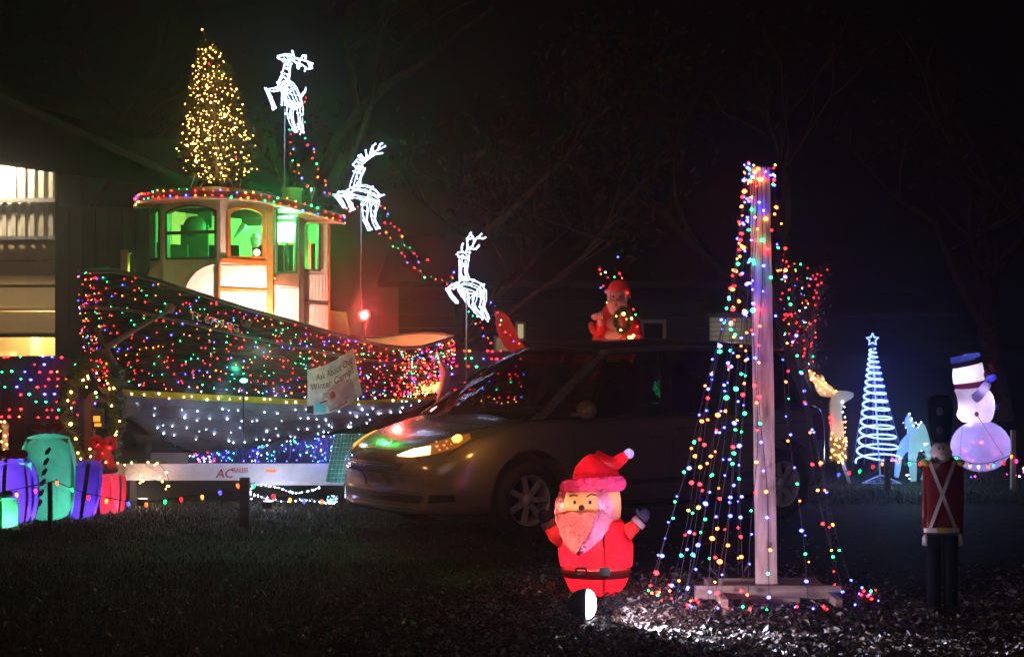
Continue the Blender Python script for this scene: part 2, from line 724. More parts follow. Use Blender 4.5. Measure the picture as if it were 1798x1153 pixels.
# ================================================================ FAR HOUSES behind the display
YH = 36.0
siding = pm('far_siding', (.055, .05, .07), .7, var=.15, scale=2)
trim_m = pm('white_trim', (.5, .5, .52), .5)
h = thing("long_house", "long low dark house far behind the car with a white framed doorway", "house", (W(1000, 0, YH).x, YH, 0))
x0h, x1h = W(700, 0, YH).x, W(1246, 0, YH).x
zh = W(0, 505, YH).z
nb = 10
for i in range(nb):
    za, zb = lerp(0, zh, i / nb), lerp(0, zh, (i + 1) / nb) - .012
    m = MB()
    m.prism([(x0h, YH, za), (x1h, YH, za), (x1h, YH - .02 + .035, zb), (x0h, YH + .015, zb)], (0, .1, 0))
    m.build("siding_board", siding, h)
mb = MB()
mb.prism([(x0h - .4, YH - .5, zh), (x1h + .3, YH - .5, zh), (x1h + .3, YH + 4, zh + 1.2), (x0h - .4, YH + 4, zh + 1.2)], (0, 0, .12))
mb.build("roof", roof_m, h)
mb = MB()
ax, bx2 = W(1127, 0, YH).x, W(1166, 0, YH).x
zd = W(0, 568, YH).z
mb.box((ax, YH - .05, zd / 2), (.07, .08, zd))
mb.box((bx2, YH - .05, zd / 2), (.07, .08, zd))
mb.box(((ax + bx2) / 2, YH - .05, zd + .045), (bx2 - ax + .07, .08, .08))
dframe = mb.build("door_frame", trim_m, h)
mb = MB()
mb.box(((ax + bx2) / 2, YH - .02, zd / 2), (bx2 - ax - .08, .05, zd - .01))
mb.build("door", pm('dark_door', (.02, .02, .025), .5), h)


def lit_window(par, x0, y0, x1, y1, Y, em, blinds=True):
    a, c = W(x0, y0, Y), W(x1, y1, Y)
    fr = MB()
    t = .05
    fr.box(((a.x + c.x) / 2, Y - .06, a.z), (c.x - a.x + t, .06, t))
    fr.box(((a.x + c.x) / 2, Y - .06, c.z), (c.x - a.x + t, .06, t))
    fr.box((a.x, Y - .06, (a.z + c.z) / 2), (t, .06, a.z - c.z - t))
    fr.box((c.x, Y - .06, (a.z + c.z) / 2), (t, .06, a.z - c.z - t))
    f = fr.build("window", trim_m, par)
    p = MB()
    p.box(((a.x + c.x) / 2, Y - .035, (a.z + c.z) / 2), (c.x - a.x - t, .02, a.z - c.z - t))
    p.build("pane", em, f)
    if blinds:
        s = MB()
        k = 7
        for i in range(1, k):
            x = lerp(a.x, c.x, i / k)
            s.box((x, Y - .055, (a.z + c.z) / 2), (.02, .015, a.z - c.z - t - .02))
        s.build("curtain", pm('curtain_cloth', (.35, .3, .18), .8), f)


lit_window(h, 869, 592, 896, 617, YH, glow('house_window_glow', (.55, .48, .22), .42))
lit_window(h, 907, 567, 921, 596, YH, glow('house_window_glow2', (.9, .7, .35), .5), False)
h2 = thing("pale_shed", "small pale shed glimpsed through the light strings left of the post", "shed", (W(1300, 0, YH).x, YH - 1, 0))
a, c = W(1246, 557, YH - 1), W(1330, 606, YH - 1)
for i in range(6):
    m = MB()
    z1, z2 = lerp(a.z, c.z, i / 6), lerp(a.z, c.z, (i + 1) / 6)
    m.box(((a.x + c.x) / 2, YH - 1, (z1 + z2) / 2), (c.x - a.x, .06, abs(z1 - z2) - .012))
    m.build("siding_board", pm('shed_beige', (.5, .47, .36), .6, var=.15, scale=3), h2)
m = MB()
m.box(((a.x + c.x) / 2, YH - .97, c.z / 2), (c.x - a.x, .06, c.z - .1))
m.build("wall", siding, h2)
m = MB()
m.box(((a.x + c.x) / 2, YH - 1.1, c.z - .2), (c.x - a.x + .2, .1, .08))
m.build("ledge", trim_m, h2)
m = MB()
m.prism([(a.x - .1, YH - 1.3, a.z), (c.x + 4, YH - 1.3, a.z), (c.x + 4, YH + 2, a.z + .5), (a.x - .1, YH + 2, a.z + .5)], (0, 0, .08))
m.build("roof", roof_m, h2)
l = lamp("shed_lamp_light", ((a.x + c.x) / 2 - .1, YH - 1.55, a.z - .25), 3.0, (1, .93, .75), h2, .1)
m = MB()
m.ball(l.location + ORG[h2.name] + Vector((0, .12, .12)), .05)
m.build("shed_lamp", glow('shed_lamp_glow', (1, .9, .7), 3), h2)

# ================================================================ BACKGROUND TREES
bark = pm('bark', (.11, .085, .07), .9, var=.4, scale=12, bump=.6)
leafd = pm('oak_leaf', (.10, .07, .035), .7, var=.4)


def tree(px, Y, hgt, r, label, spread=1.0, leaves=900, lean=0, seed=1):
    rnd = random.Random(seed)
    p0 = W(px, HY, Y)
    p0.z = 0
    t = thing("bare_tree", label, "tree", p0, "trees in the dark behind the display")
    mb = MB()
    tips = []

    def grow(p, d, L, r, depth):
        pts = [p]
        q = p.copy()
        dd = d.copy()
        for i in range(4):
            dd = (dd + Vector((rnd.gauss(0, .13), rnd.gauss(0, .13), .04 + rnd.gauss(0, .06)))).normalized()
            q = q + dd * L / 4
            pts.append(q.copy())
        mb.tube(pts, [lerp(r, r * .6, i / 4) for i in range(5)], 6 if depth < 2 else 4, cap=False)
        if depth >= 4:
            tips.append(q)
            return
        for k in range(rnd.choice((2, 3, 3))):
            nd = (dd * .75 + Vector((rnd.gauss(0, .55) * spread, rnd.gauss(0, .55) * spread, rnd.uniform(-.05, .45)))).normalized()
            grow(pts[rnd.choice((2, 3, 4))], nd, L * rnd.uniform(.6, .8), r * .52, depth + 1)
    grow(p0, Vector((lean, 0, 1)).normalized(), hgt * .36, r, 0)
    mb.build("trunk", bark, t)
    cm = MB()
    for _ in range(leaves):
        q = rnd.choice(tips) + Vector((rnd.gauss(0, .35), rnd.gauss(0, .35), rnd.gauss(0, .3)))
        s = rnd.uniform(.04, .09)
        a = Vector((rnd.gauss(0, 1), rnd.gauss(0, 1), rnd.gauss(0, 1))).normalized()
        b = a.orthogonal().normalized()
        cm.add([q - a * s, q + b * s * .5, q + a * s, q - b * s * .5], [(0, 1, 2, 3)])
    cm.build("crown", leafd, t, kind="stuff")
    return t


tree(485, 30, 11, .28, "thick bare tree rising behind the cabin roof and first reindeer", seed=4)
tree(800, 25, 8.5, .13, "leafy oak behind the middle of the display between reindeer and post", leaves=2600, seed=9)
tree(1418, 31, 12, .24, "tall straight tree trunk behind the string light post", leaves=500, spread=.7, seed=12)
tree(980, 38, 10, .2, "bare tree behind the dark house roof", leaves=500, seed=21)
tree(1760, 36, 11, .26, "bare tree in the dark beyond the snowman", leaves=600, seed=33)
tree(40, 40, 13, .3, "tall bare tree behind the workshop roof", leaves=400, seed=41)

# ================================================================ NET LIGHT FENCES
fence_m = pm('fence_board_dark', (.03, .022, .045), .7, var=.3, scale=6)


def net_fence(label, netlabel, x0, x1, y0, y1, Y, step, seed, ncol):
    rnd = random.Random(seed)
    a, c = W(x0, y0, Y), W(x1, y1, Y)
    f = thing("fence", label, "fence", ((a.x + c.x) / 2, Y, 0))
    x = a.x
    k = 0
    while x < c.x:
        m = MB()
        w = .135
        hh = a.z + rnd.uniform(-.012, .012)
        m.box((x + w / 2, Y + .05 + (k % 2) * .022, hh / 2), (w + .012, .02, hh))
        m.build("board", fence_m, f)
        x += w
        k += 1
    m = MB()
    m.bar((a.x, Y + .09, a.z * .85), (c.x, Y + .09, a.z * .85), .04, .09)
    m.bar((a.x, Y + .09, a.z * .25), (c.x, Y + .09, a.z * .25), .04, .09)
    m.build("rail", fence_m, f)
    net = thing("net_light", netlabel, "net light", ((a.x + c.x) / 2, Y, c.z))
    rows = int((a.z - c.z) / step)
    wm = MB()
    for i in range(rows + 1):
        z = a.z - i * step
        pts = []
        xx = a.x + rnd.uniform(0, .2)
        while xx < c.x:
            pts.append(Vector((xx, Y - .02 + rnd.uniform(-.01, .01), z + .004 * math.sin(xx * 9 + i))))
            xx += rnd.choice((.062, .13, .10))
        wm.tube(pts, .003, 3)
        seq = 'rorgbrorrbgr'
        off = rnd.randrange(12)
        for j, q in enumerate(pts[::1]):
            if rnd.random() < .16:
                continue
            if (j + i * 2) % 4 == 3:
                continue
            cc = seq[(j // 2 + i * 5 + off) % 12]
            b_o = bulb(net, q + Vector((rnd.uniform(-.02, .02), -.02, rnd.uniform(-.004, .004))), cc, .0125)
            b_o.rotation_euler = (0, 0, 0)
            b_o.scale.x *= 1.7
    wm.build("wire", wire_m, net)
    return f


net_fence("dark board fence along the workshop under the half open roller door", "rows of multicoloured net lights on the fence beside the gift boxes", -20, 134, 626, 742, 19.3, .085, 5, 12)
net_fence("dark board fence behind the boat's stern and the car windscreen", "rows of multicoloured net lights on the fence behind the boat stern", 786, 925, 616, 712, 21.8, .098, 6, 12)
# ================================================================ TUG BOAT ON ITS TRAILER
TH = R(20)
AD = Vector((math.cos(TH), math.sin(TH), 0))      # bow to stern
PD = Vector((math.sin(TH), -math.cos(TH), 0))     # port, towards the lane
BOW = Vector((-4.60, 18.2, 0))
LB = 4.12
tug_base = BOW + AD * 2
boat = thing("tug_boat", "black wooden tug boat with lit green wheelhouse covered in coloured lights, standing on a trailer", "boat", tug_base)

GUN = [(120, 488), (142, 486), (200, 481), (250, 488), (300, 502), (350, 517), (400, 533), (450, 548), (500, 561), (550, 576), (600, 590), (650, 604), (700, 612), (740, 611), (770, 603), (800, 597)]
STR = [(140, 684), (205, 689), (340, 694), (540, 703), (640, 704), (740, 700), (800, 697)]
KEE = [(140, 800), (260, 808), (330, 815), (450, 806), (560, 794), (640, 785), (700, 772), (800, 755)]
TL = [0, .10, .22, .36, .52, .68, .80, .91, 1.0]
US = [0, .0, .01, .03, .08, .20, .42, .75, 1.2]
UE = [LB, LB + .02, LB + .02, LB - .01, LB - .05, LB - .14, LB - .42, LB - .85, LB - 1.4]
BF = [1.0, 1.02, 1.02, 1.0, .97, .92, .82, .58, .04]


def tabv(tab, t):
    return interp(list(zip(TL, tab)), t)


def breadth(s):
    b = .80
    if s < .34:
        b *= math.sin(math.pi / 2 * s / .34) ** .62
    if s > .74:
        b *= max(0, 1 - ((s - .74) / .26) ** 2.4) ** .5
    return b


def hull(s, side, t, off=0.0):
    """side +1 port (near) .. -1 starboard"""
    u = lerp(tabv(US, t), tabv(UE, t), s)
    bb = breadth(s)
    v = bb * tabv(BF, t)
    # heights are the same on both sides, from the near side's sheer line
    gp = BOW + AD * (LB * s) + PD * bb
    gpx = CX + gp.x * F / gp.y
    zg = CAM_Z - (interp(GUN, gpx) - HY) * gp.y / F
    zs = CAM_Z - (interp(STR, gpx) - HY) * gp.y / F
    zk = CAM_Z - (interp(KEE, gpx) - HY) * gp.y / F
    if t <= .68:
        z = lerp(zg, zs, t / .68)
    else:
        z = lerp(zs, zk, (t - .68) / .32)
    z += .055 * (1 - side * bb / .8) * (1 if t < .3 else .3)
    p = BOW + AD * u + PD * (v * side)
    p.z = z
    if off:
        n = (PD * side * max(.05, math.sin(math.pi * min(1, max(0, s)))) + AD * (-1 if s < .5 else 1) * max(0, abs(s - .5) * 2 - .45) * 1.6)
        p += n.normalized() * off
    return p


S = [0, .01, .025, .05, .08, .12, .17, .23, .3, .38, .46, .54, .62, .7, .76, .81, .86, .9, .935, .96, .98, .993, 1.0]


def ring(t, off=0.0):
    return [hull(s, 1, t, off) for s in S] + [hull(s, -1, t, off) for s in reversed(S[1:-1])]


topm = pm('hull_black_gloss', (.014, .012, .014), .22, var=.4, scale=4, bump=.06, stretch=(.5, .5, 6))
botm = pm('hull_bottom_slate', (.27, .30, .40), .42, var=.35, scale=3, bump=.1)
mb = MB()
tt = [0, .05, .10, .16, .22, .29, .36, .44, .52, .60, .68]
mb.grid([ring(t) for t in tt], closed=True)
hull_top = mb.build("hull_topside", topm, boat)
mb = MB()
mb.grid([ring(t) for t in (.68, .74, .80, .86, .91, .96, 1.0)], closed=True)
hull_bot = mb.build("hull_bottom", botm, boat)
mb = MB()
mb.grid([ring(.672, .004), ring(.672, .016), ring(.706, .016), ring(.706, .004)], closed=True, smooth=False)
mb.build("waterline_stripe", pm('stripe_yellow', (.92, .66, .02), .4, var=.15), boat)
for t, r in ((0.0, .022), (.215, .018)):
    mb = MB()
    mb.tube([p + Vector((0, 0, .006)) for p in ring(t, .008)], r, 6, closed=True)
    mb.build("gunwale_cap" if t == 0 else "rub_rail", pm('rail_worn_grey', (.10, .085, .08), .45, var=.4), boat)
for t in (.36, .45, .54, .62):   # plank laps
    mb = MB()
    mb.tube(ring(t, .001), .0045, 3, closed=True)
    mb.build("plank_seam", topm, boat)
# inner bulwark and deck
inner = pm('bulwark_cream', (.62, .5, .42), .6, var=.15)


def inring(dz, k=.94):
    c = BOW + AD * (LB / 2)
    out = []
    for p in ring(0):
        q = Vector((c.x + (p.x - c.x) * k, c.y + (p.y - c.y) * k, p.z + dz))
        out.append(q)
    return out


mb = MB()
mb.grid([list(reversed(ring(0, -.005))), list(reversed(inring(.002, .97))), list(reversed(inring(-.15, .95))), list(reversed(inring(-.34, .93)))], closed=True)
mb.build("bulwark", inner, boat)
mb = MB()
half = len(S)
dk = inring(-.33, .93)
k = len(dk)
fs = []
for i in range(1, half - 1):
    fs.append((i, i + 1, k - (i + 1), k - i) if k - i < k else (i, i + 1, k - i - 1, 0))
mb.add(dk, [f for f in fs if len(set(f)) == 4])
mb.build("deck", pm('deck_grey', (.2, .18, .17), .7), boat)

# registration number
vs, fs = text_mesh("FL 6759 EG", .125)
w = max(v.x for v in vs)
mb = MB()
ox = 336


def on_hull(px, py):
    """nearest hull point on the port side at a place of the photograph"""
    best = None
    s0, s1, t0, t1 = 0.0, 1.0, 0.0, 1.0
    for it in range(4):
        for i in range(11):
            for j in range(11):
                s, t = lerp(s0, s1, i / 10), lerp(t0, t1, j / 10)
                p = hull(s, 1, t)
                d = (CX + p.x * F / p.y - px) ** 2 + (HY - (p.z - CAM_Z) * F / p.y - py) ** 2
                if best is None or d < best[0]:
                    best = (d, s, t)
        ds, dt = (s1 - s0) / 7, (t1 - t0) / 7
        s0, s1, t0, t1 = max(0, best[1] - ds), min(1, best[1] + ds), max(0, best[2] - dt), min(1, best[2] + dt)
    return best[1], best[2]


sA, tA = on_hull(337, 560)
sB, tB = on_hull(420, 583)
out = []
for v in vs:
    f = v.x / w
    out.append(hull(lerp(sA, sB, f), 1, lerp(tA, tB, f) - v.y * .62 - v.z, .012))
mb.add(out, fs)
mb.build("registration_number", pm('number_paint', (.75, .45, .35), .5, emis=None), boat)
# hawse roundel, small depth gauge
s, t = on_hull(300, 541)
p = hull(s, 1, t, .02)
mb = MB()
mb.ball(p, (.055, .03, .055))
mb.build("hawse_fitting", pm('rust_fitting', (.25, .12, .09), .6), boat)

# ---------------------------------------------------------------- wheelhouse
PC = {'A': (263, 19.15), 'B': (287, 18.62), 'C': (387, 18.33), 'D': (475, 18.5), 'E': (527, 18.64), 'F': (580, 18.76)}
ZT = {'A': 366, 'B': 358, 'C': 351, 'D': 357, 'E': 369, 'F': 386}
PL = {k: Vector(((px - CX) * Y / F, Y, CAM_Z - (ZT[k] - HY) * Y / F)) for k, (px, Y) in PC.items()}
back = Vector((-.34, .94, 0))
PL['G'] = PL['F'] + back * 1.05
PL['H'] = PL['A'] + Vector((.25, .7, 0))
house = MB()
cream = pm('house_cream_paint', (.74, .56, .50), .5, var=.07, scale=20)
stain = pm('varnished_trim', (.62, .12, .02), .4, var=.3, scale=10)
dark_trim = pm('dark_window_trim', (.07, .035, .03), .5)
deckz = 1.75


def fz(a, b, s, py):
    """height on facet a-b at fraction s for a photograph row"""
    P = PL[a].lerp(PL[b], s)
    return CAM_Z - (py - HY) * P.y / F


def fs_of(a, b, px):
    """fraction along the facet for a photograph column"""
    A, B = PL[a], PL[b]
    k = (px - CX) / F
    return (A.x - k * A.y) / ((A.x - k * A.y) - (B.x - k * B.y))


def fp(a, b, s, z, off=0.0):
    A, B = PL[a], PL[b]
    P = A.lerp(B, s)
    d = (B - A)
    d.z = 0
    d.normalize()
    n = Vector((d.y, -d.x, 0))
    return Vector((P.x, P.y, z)) + n * off, n


def slab(mb, a, b, sz, off, th, mat=0):
    """polygon in facet coordinates (fraction, height): front face at off, thickness th inward"""
    pts = []
    n = None
    for s, z in sz:
        p, n = fp(a, b, s, z, off)
        pts.append(p)
    mb.prism(pts, -n * th, mat)


def facet(a, b, win, sill_z, arch, frame_mat, fw, pane_mat, rail=False, bottom=None, wallm=cream):
    """wall with an arched window: win = (px0, px1, py_top_corner, py_bottom)"""
    x0, x1, yt, yb = win
    s0, s1 = fs_of(a, b, x0), fs_of(a, b, x1)
    z0 = fz(a, b, (s0 + s1) / 2, yb)
    z1 = fz(a, b, (s0 + s1) / 2, yt)
    rise = arch
    zb = bottom or deckz
    arc = [(lerp(s0, s1, i / 10), z1 + rise * math.sin(math.pi * i / 10) ** .8) for i in range(11)]
    top0, top1 = PL[a].z, PL[b].z
    w = MB()
    slab(w, a, b, [(0, zb), (s0, zb), (s0, lerp(top0, top1, s0)), (0, top0)], 0, .035)
    slab(w, a, b, [(s1, zb), (1, zb), (1, top1), (s1, lerp(top0, top1, s1))], 0, .035)
    slab(w, a, b, [(s0, zb), (s1, zb), (s1, z0), (s0, z0)], 0, .035)
    for i in range(10):
        sa, sb = arc[i][0], arc[i + 1][0]
        slab(w, a, b, [arc[i], arc[i + 1], (sb, lerp(top0, top1, sb)), (sa, lerp(top0, top1, sa))], 0, .035)
    w.build("wall", wallm, boat)
    fr = MB()
    L = (PL[b] - PL[a]).length
    fws = fw / L
    ins = [(s0 + fws, z0 + fw)] + [(s1 - fws, z0 + fw)] + [(lerp(s1 - fws, s0 + fws, i / 10), z1 - fw * .9 + rise * math.sin(math.pi * i / 10) ** .8) for i in range(11)]
    outs = [(s0 - .002, z0 - .002), (s1 + .002, z0 - .002)] + [(q[0], q[1] + .002) for q in reversed(arc)]
    k = len(ins)
    for i in range(k):
        j = (i + 1) % k
        slab(fr, a, b, [outs[i], outs[j], ins[j], ins[i]], .018, .06)
    f = fr.build("window", frame_mat, boat)
    if rail:
        r2 = MB()
        zr = fz(a, b, .5, rail)
        slab(r2, a, b, [(s0 + fws, zr), (s1 - fws, zr), (s1 - fws, zr + .035), (s0 + fws, zr + .035)], .012, .04)
        r2.build("sash_bar", dark_trim, f)
    p = MB()
    pp = [fp(a, b, q[0], q[1], -.012)[0] for q in ins]
    c = sum(pp, Vector()) / len(pp)
    p.add(pp + [c], [(i, (i + 1) % len(pp), len(pp)) for i in range(len(pp))])
    p.build("pane", pane_mat, f)
    return f


pane = glass('cabin_glass', (.88, .95, .9), .07)
facet('A', 'B', (266, 281, 372, 457), None, .05, dark_trim, .02, pane)
facet('B', 'C', (292, 381, 371, 455), None, .07, dark_trim, .022, pane, rail=411)
facet('C', 'D', (399, 466, 372, 456), None, .065, stain, .035, pane)
facet('D', 'E', (484, 521, 362, 479), None, .012, dark_trim, .02, pane, wallm=cream)
facet('E', 'F', (531, 562, 392, 476), None, .045, dark_trim, .022, pane)
# blind walls at the far side
for a, b2 in (('F', 'G'), ('G', 'H'), ('H', 'A')):
    A, B = PL[a], PL[b2]
    for w0, w1, zb, zt in ((0, 1, deckz, 2.15), (0, 1, 2.8, None), (0, .12, 2.15, 2.8), (.88, 1, 2.15, 2.8), (.45, .55, 2.15, 2.8)):
        m = MB()
        slab(m, a, b2, [(w0, zb), (w1, zb), (w1, (zt or lerp(A.z, B.z, w1))), (w0, (zt or lerp(A.z, B.z, w0)))], 0, .03)
        m.build("wall", cream, boat)
# outside trim on the lit side: posts, rails, door


def strip(a, b, x0, y0, x1, y1, wd, mat, name="trim_strip", off=.03, vert=False):
    m = MB()
    s0, s1 = fs_of(a, b, x0), fs_of(a, b, x1)
    L = (PL[b] - PL[a]).length
    if vert:
        sl = [(s0 - wd / L / 2, fz(a, b, s0, y1)), (s0 + wd / L / 2, fz(a, b, s0, y1)), (s1 + wd / L / 2, fz(a, b, s1, y0)), (s1 - wd / L / 2, fz(a, b, s1, y0))]
    else:
        sl = [(s0, fz(a, b, s0, y0) - wd / 2), (s1, fz(a, b, s1, y1) - wd / 2), (s1, fz(a, b, s1, y1) + wd / 2), (s0, fz(a, b, s0, y0) + wd / 2)]
    slab(m, a, b, sl, off, off + .004)
    return m.build(name, mat, boat)


strip('C', 'D', 388, 456.5, 468, 462.5, .045, stain)
strip('C', 'D', 385, 507.5, 466, 511, .03, stain)
strip('C', 'D', 385, 462, 385, 560, .018, stain, off=.025, vert=True)
strip('C', 'D', 473, 359, 473, 590, .06, stain, "door_post", .045, True)
strip('E', 'F', 529, 372, 529, 590, .05, dark_trim, "door_post", .045, True)
strip('E', 'F', 532, 529, 576, 534, .03, dark_trim)
strip('E', 'F', 577, 390, 577, 590, .025, stain, "corner_post", .03, True)
# door: brown bottom rail and bead board
m = MB()
slab(m, 'D', 'E', [(.06, fz('D', 'E', .06, 500)), (.94, fz('D', 'E', .94, 504)), (.94, fz('D', 'E', .94, 481)), (.06, fz('D', 'E', .06, 479))], .022, .018)
dr_ = m.build("door", pm('door_brown', (.22, .1, .06), .5, var=.4), boat)
m = MB()
p, n = fp('D', 'E', .1, fz('D', 'E', .1, 488), .05)
m.ball(p, .018, 8, 6)
m.bar(p, p + Vector((.05, 0, -.01)), .012, .012)
m.build("handle", pm('brass', (.6, .4, .1), .3, 1), dr_)
for a, b2, k, z0, z1 in (('D', 'E', 8, 590, 506), ('E', 'F', 8, 590, 536), ('E', 'F', 8, 527, 482), ('C', 'D', 13, 560, 513), ('C', 'D', 13, 506, 466)):
    for i in range(k):
        m = MB()
        sa, sb = lerp(.05, .95, i / k) + .004, lerp(.05, .95, (i + 1) / k) - .004
        if (a, b2) == ('C', 'D'):
            sa, sb = lerp(.0, .90, i / k) + .003, lerp(.0, .90, (i + 1) / k) - .003
        slab(m, a, b2, [(sa, fz(a, b2, sa, z0)), (sb, fz(a, b2, sb, z0)), (sb, fz(a, b2, sb, z1)), (sa, fz(a, b2, sa, z1))], .010, .009)
        m.build("bead_board", cream, boat)
# half round trunk in front of the wheelhouse
tr = [(325, 512), (328, 500), (335, 488), (345, 477), (358, 469), (372, 465), (385, 464), (385, 535), (325, 535)]
pts = [W(x, y, lerp(18.18, 18.36, (x - 325) / 60)) for x, y in tr]
m = MB()
m.prism(pts, (-.36, .85, 0))
m.build("trunk_cabin", cream, boat)
m = MB()
m.tube(pts[:7], .012, 5)
m.build("trunk_molding", pm('trunk_edge', (.6, .45, .4), .5), boat)
# low front coaming, dark rounded shape under the front windows
fr_pts = [W(x, y, 18.62) for x, y in ((256, 500), (258, 486), (264, 474), (275, 466), (289, 462), (345, 462), (345, 520), (256, 520))]
m = MB()
m.prism(fr_pts, (.15, .6, 0))
m.build("front_coaming", pm('coaming_brown', (.30, .2, .13), .6), boat)
# floor and things inside, green flood
m = MB()
m.prism([PL[k] * 1 - Vector((0, 0, PL[k].z - 1.9)) for k in ('A', 'B', 'C', 'D', 'E', 'F', 'G', 'H')], (0, 0, .04))
m.build("cabin_floor", pm('floor_dark', (.1, .1, .1), .7), boat)
ceil_pts = [Vector((PL[k].x, PL[k].y, PL[k].z - .01)) for k in ('A', 'B', 'C', 'D', 'E', 'F', 'G', 'H')]
# helm console and wheel
cpos = W(425, 470, 18.95)
m = MB()
m.box((cpos.x, cpos.y, 2.2), (.45, .3, .56))
m.box((cpos.x - .1, cpos.y + .02, 2.5), (.6, .34, .05))
m.build("helm_console", pm('console_brown', (.12, .07, .05), .5), boat)
m = MB()
for (x0, y0, x1, y1, dd) in ((318, 395, 366, 452, 19.1), (300, 430, 330, 456, 19.0), (348, 372, 372, 400, 19.25)):
    a, c = W(x0, y0, dd), W(x1, y1, dd)
    m.box(((a.x + c.x) / 2, dd, (a.z + c.z) / 2), (c.x - a.x, .06, a.z - c.z))
m.ball(W(342, 398, 19.05), (.13, .1, .12), 16, 10)
m.build("stowed_gear", pm('gear_dark', (.05, .06, .045), .7, var=.4), boat)
m = MB()
m.tube([W(305, 360, 18.95), W(301, 380, 18.93), W(300, 410, 18.93), W(303, 425, 18.93)], .006, 5)
m.build("hanging_cord", pm('cord_white', (.7, .7, .7), .5), boat)
fl = W(503, 398, 18.80)
m = MB()
m.box(fl + Vector((0, .07, 0)), (.17, .06, .22))
m.bar(fl + Vector((0, .08, -.1)), fl + Vector((0, .08, -.9)), .02, .02)
g_f = m.build("flood_lamp", black_m, boat)
m = MB()
m.box(fl + Vector((0, .028, 0)), (.22, .02, .33))
m.build("lens", glow('green_flood_lens', (.25, 1.0, .45), 22), g_f)
lamp("green_flood_light", fl + Vector((0, -.02, 0)), 150, (.02, 1.0, .14), g_f, .06)
lamp("green_flood_back", W(440, 395, 19.15), 60, (.02, 1.0, .12), g_f, .1)
# figure seated at the helm (a thing of its own)
fb = W(428, 470, 18.72)
fig = thing("helmsman_figure", "stuffed figure with a pale pointed cap at the helm behind the arched side window", "figure", Vector((fb.x, fb.y, 2.0)))
m = MB()
m.lathe([(.10, 2.1), (.13, 2.25), (.12, 2.45), (.07, 2.58), (0, 2.62)], (fb.x - .02, fb.y + .05, 0), 12)
m.tube(smooth_path([Vector((fb.x - .12, fb.y, 2.52)), Vector((fb.x - .02, fb.y - .1, 2.42)), Vector((fb.x + .08, fb.y - .08, 2.46))]), .035, 7)
m.tube(smooth_path([Vector((fb.x + .06, fb.y, 2.52)), Vector((fb.x + .1, fb.y - .08, 2.45)), Vector((fb.x + .12, fb.y - .08, 2.5))]), .03, 7)
m.build("torso", pm('figure_coat', (.04, .05, .04), .8), fig)
m = MB()
hd = W(448, 425, 18.70)
m.ball(hd, (.055, .055, .062), 10, 8)
m.ball(hd + Vector((.0, -.05, -.01)), .014, 6, 5)
m.build("head", pm('figure_head', (.5, .6, .5), .7), fig)
m = MB()
m.lathe([(.062, 0), (.05, .035), (.03, .06), (0, .07)], hd + Vector((0, 0, .035)), 10)
m.tube(smooth_path([W(431, 395, 18.68), W(424, 402, 18.66), W(416, 412, 18.66), W(410, 419, 18.66)]), [.03, .045, .045, .04, .035, .03, .026, .022, .018, .014, .01, .007, .004][:13], 8)
m.build("cap", pm('figure_cap', (.75, .85, .8), .8), fig)
ball_p = W(451, 443, 18.40)
m = MB()
m.ball(ball_p, .036, 14, 10)
m.build("porthole_lamp", glow('round_lamp', (1, .92, .45), 2.6), boat)

# roof: curved crown with overhang
edge = [(236, 352, 18.85), (244, 345, 18.5), (262, 339, 18.28), (290, 335.5, 18.12), (340, 334, 18.05), (400, 336, 18.08), (460, 342, 18.17), (510, 352, 18.3), (550, 364, 18.4), (585, 375, 18.5), (605, 381, 18.62), (603, 378, 18.95), (585, 372, 19.75), (520, 362, 20.0), (420, 352, 20.0), (320, 350, 19.8), (255, 352, 19.4)]
E = [W(x, y, Y) for x, y, Y in edge]
cen = W(420, 322, 19.0)
m = MB()
cenb = cen - Vector((0, 0, .2))
rows = []
for k, lift in ((0, 0), (.06, .012), (.25, .05), (.5, .075), (.75, .088), (.97, .09)):
    rows.append([e.lerp(Vector((cen.x, cen.y, e.z)), k) + Vector((0, 0, lift * 1.1)) for e in E])
low = [e - Vector((0, 0, .075)) for e in E]
rows_all = [[e.lerp(Vector((cen.x, cen.y, e.z)), .97) for e in low], low] + rows
m.grid(rows_all, closed=True, smooth=False)
rf = m.build("cabin_roof", pm('roof_red_brown', (.22, .035, .03), .45, var=.3), boat)
m = MB()
m.tube([e - Vector((0, 0, .075)) for e in E], .012, 5, closed=True)
m.build("roof_edge", pm('roof_edge_cream', (.6, .5, .42), .5), rf)
sp = smooth_path(E[:12], 8)
tot = [0]
for a, b2 in zip(sp, sp[1:]):
    tot.append(tot[-1] + (b2 - a).length)
rl = thing("light_string", "multicoloured lights stapled in two rows round the wheelhouse roof edge", "string lights", sp[len(sp) // 2])
wm = MB()
cc_ = 'rgorbrgyrobrrgor'
for row, (dz, ph) in enumerate(((.004, 0), (-.062, .4))):
    d = ph * .09
    k = 0
    wire = []
    while d < tot[-1]:
        i = max(j for j in range(len(tot)) if tot[j] <= d)
        i = min(i, len(sp) - 2)
        f = (d - tot[i]) / max(1e-6, tot[i + 1] - tot[i])
        p = sp[i].lerp(sp[i + 1], f) + Vector((0, -.022, dz + random.uniform(-.012, .012)))
        bulb(rl, p, cc_[(k * 5 + row * 3) % 16], .011)
        wire.append(p + Vector((0, .012, .006)))
        d += .088 * random.uniform(.8, 1.2)
        k += 1
    wm.tube(wire, .004, 4)
wm.build("wire", wire_m, rl)
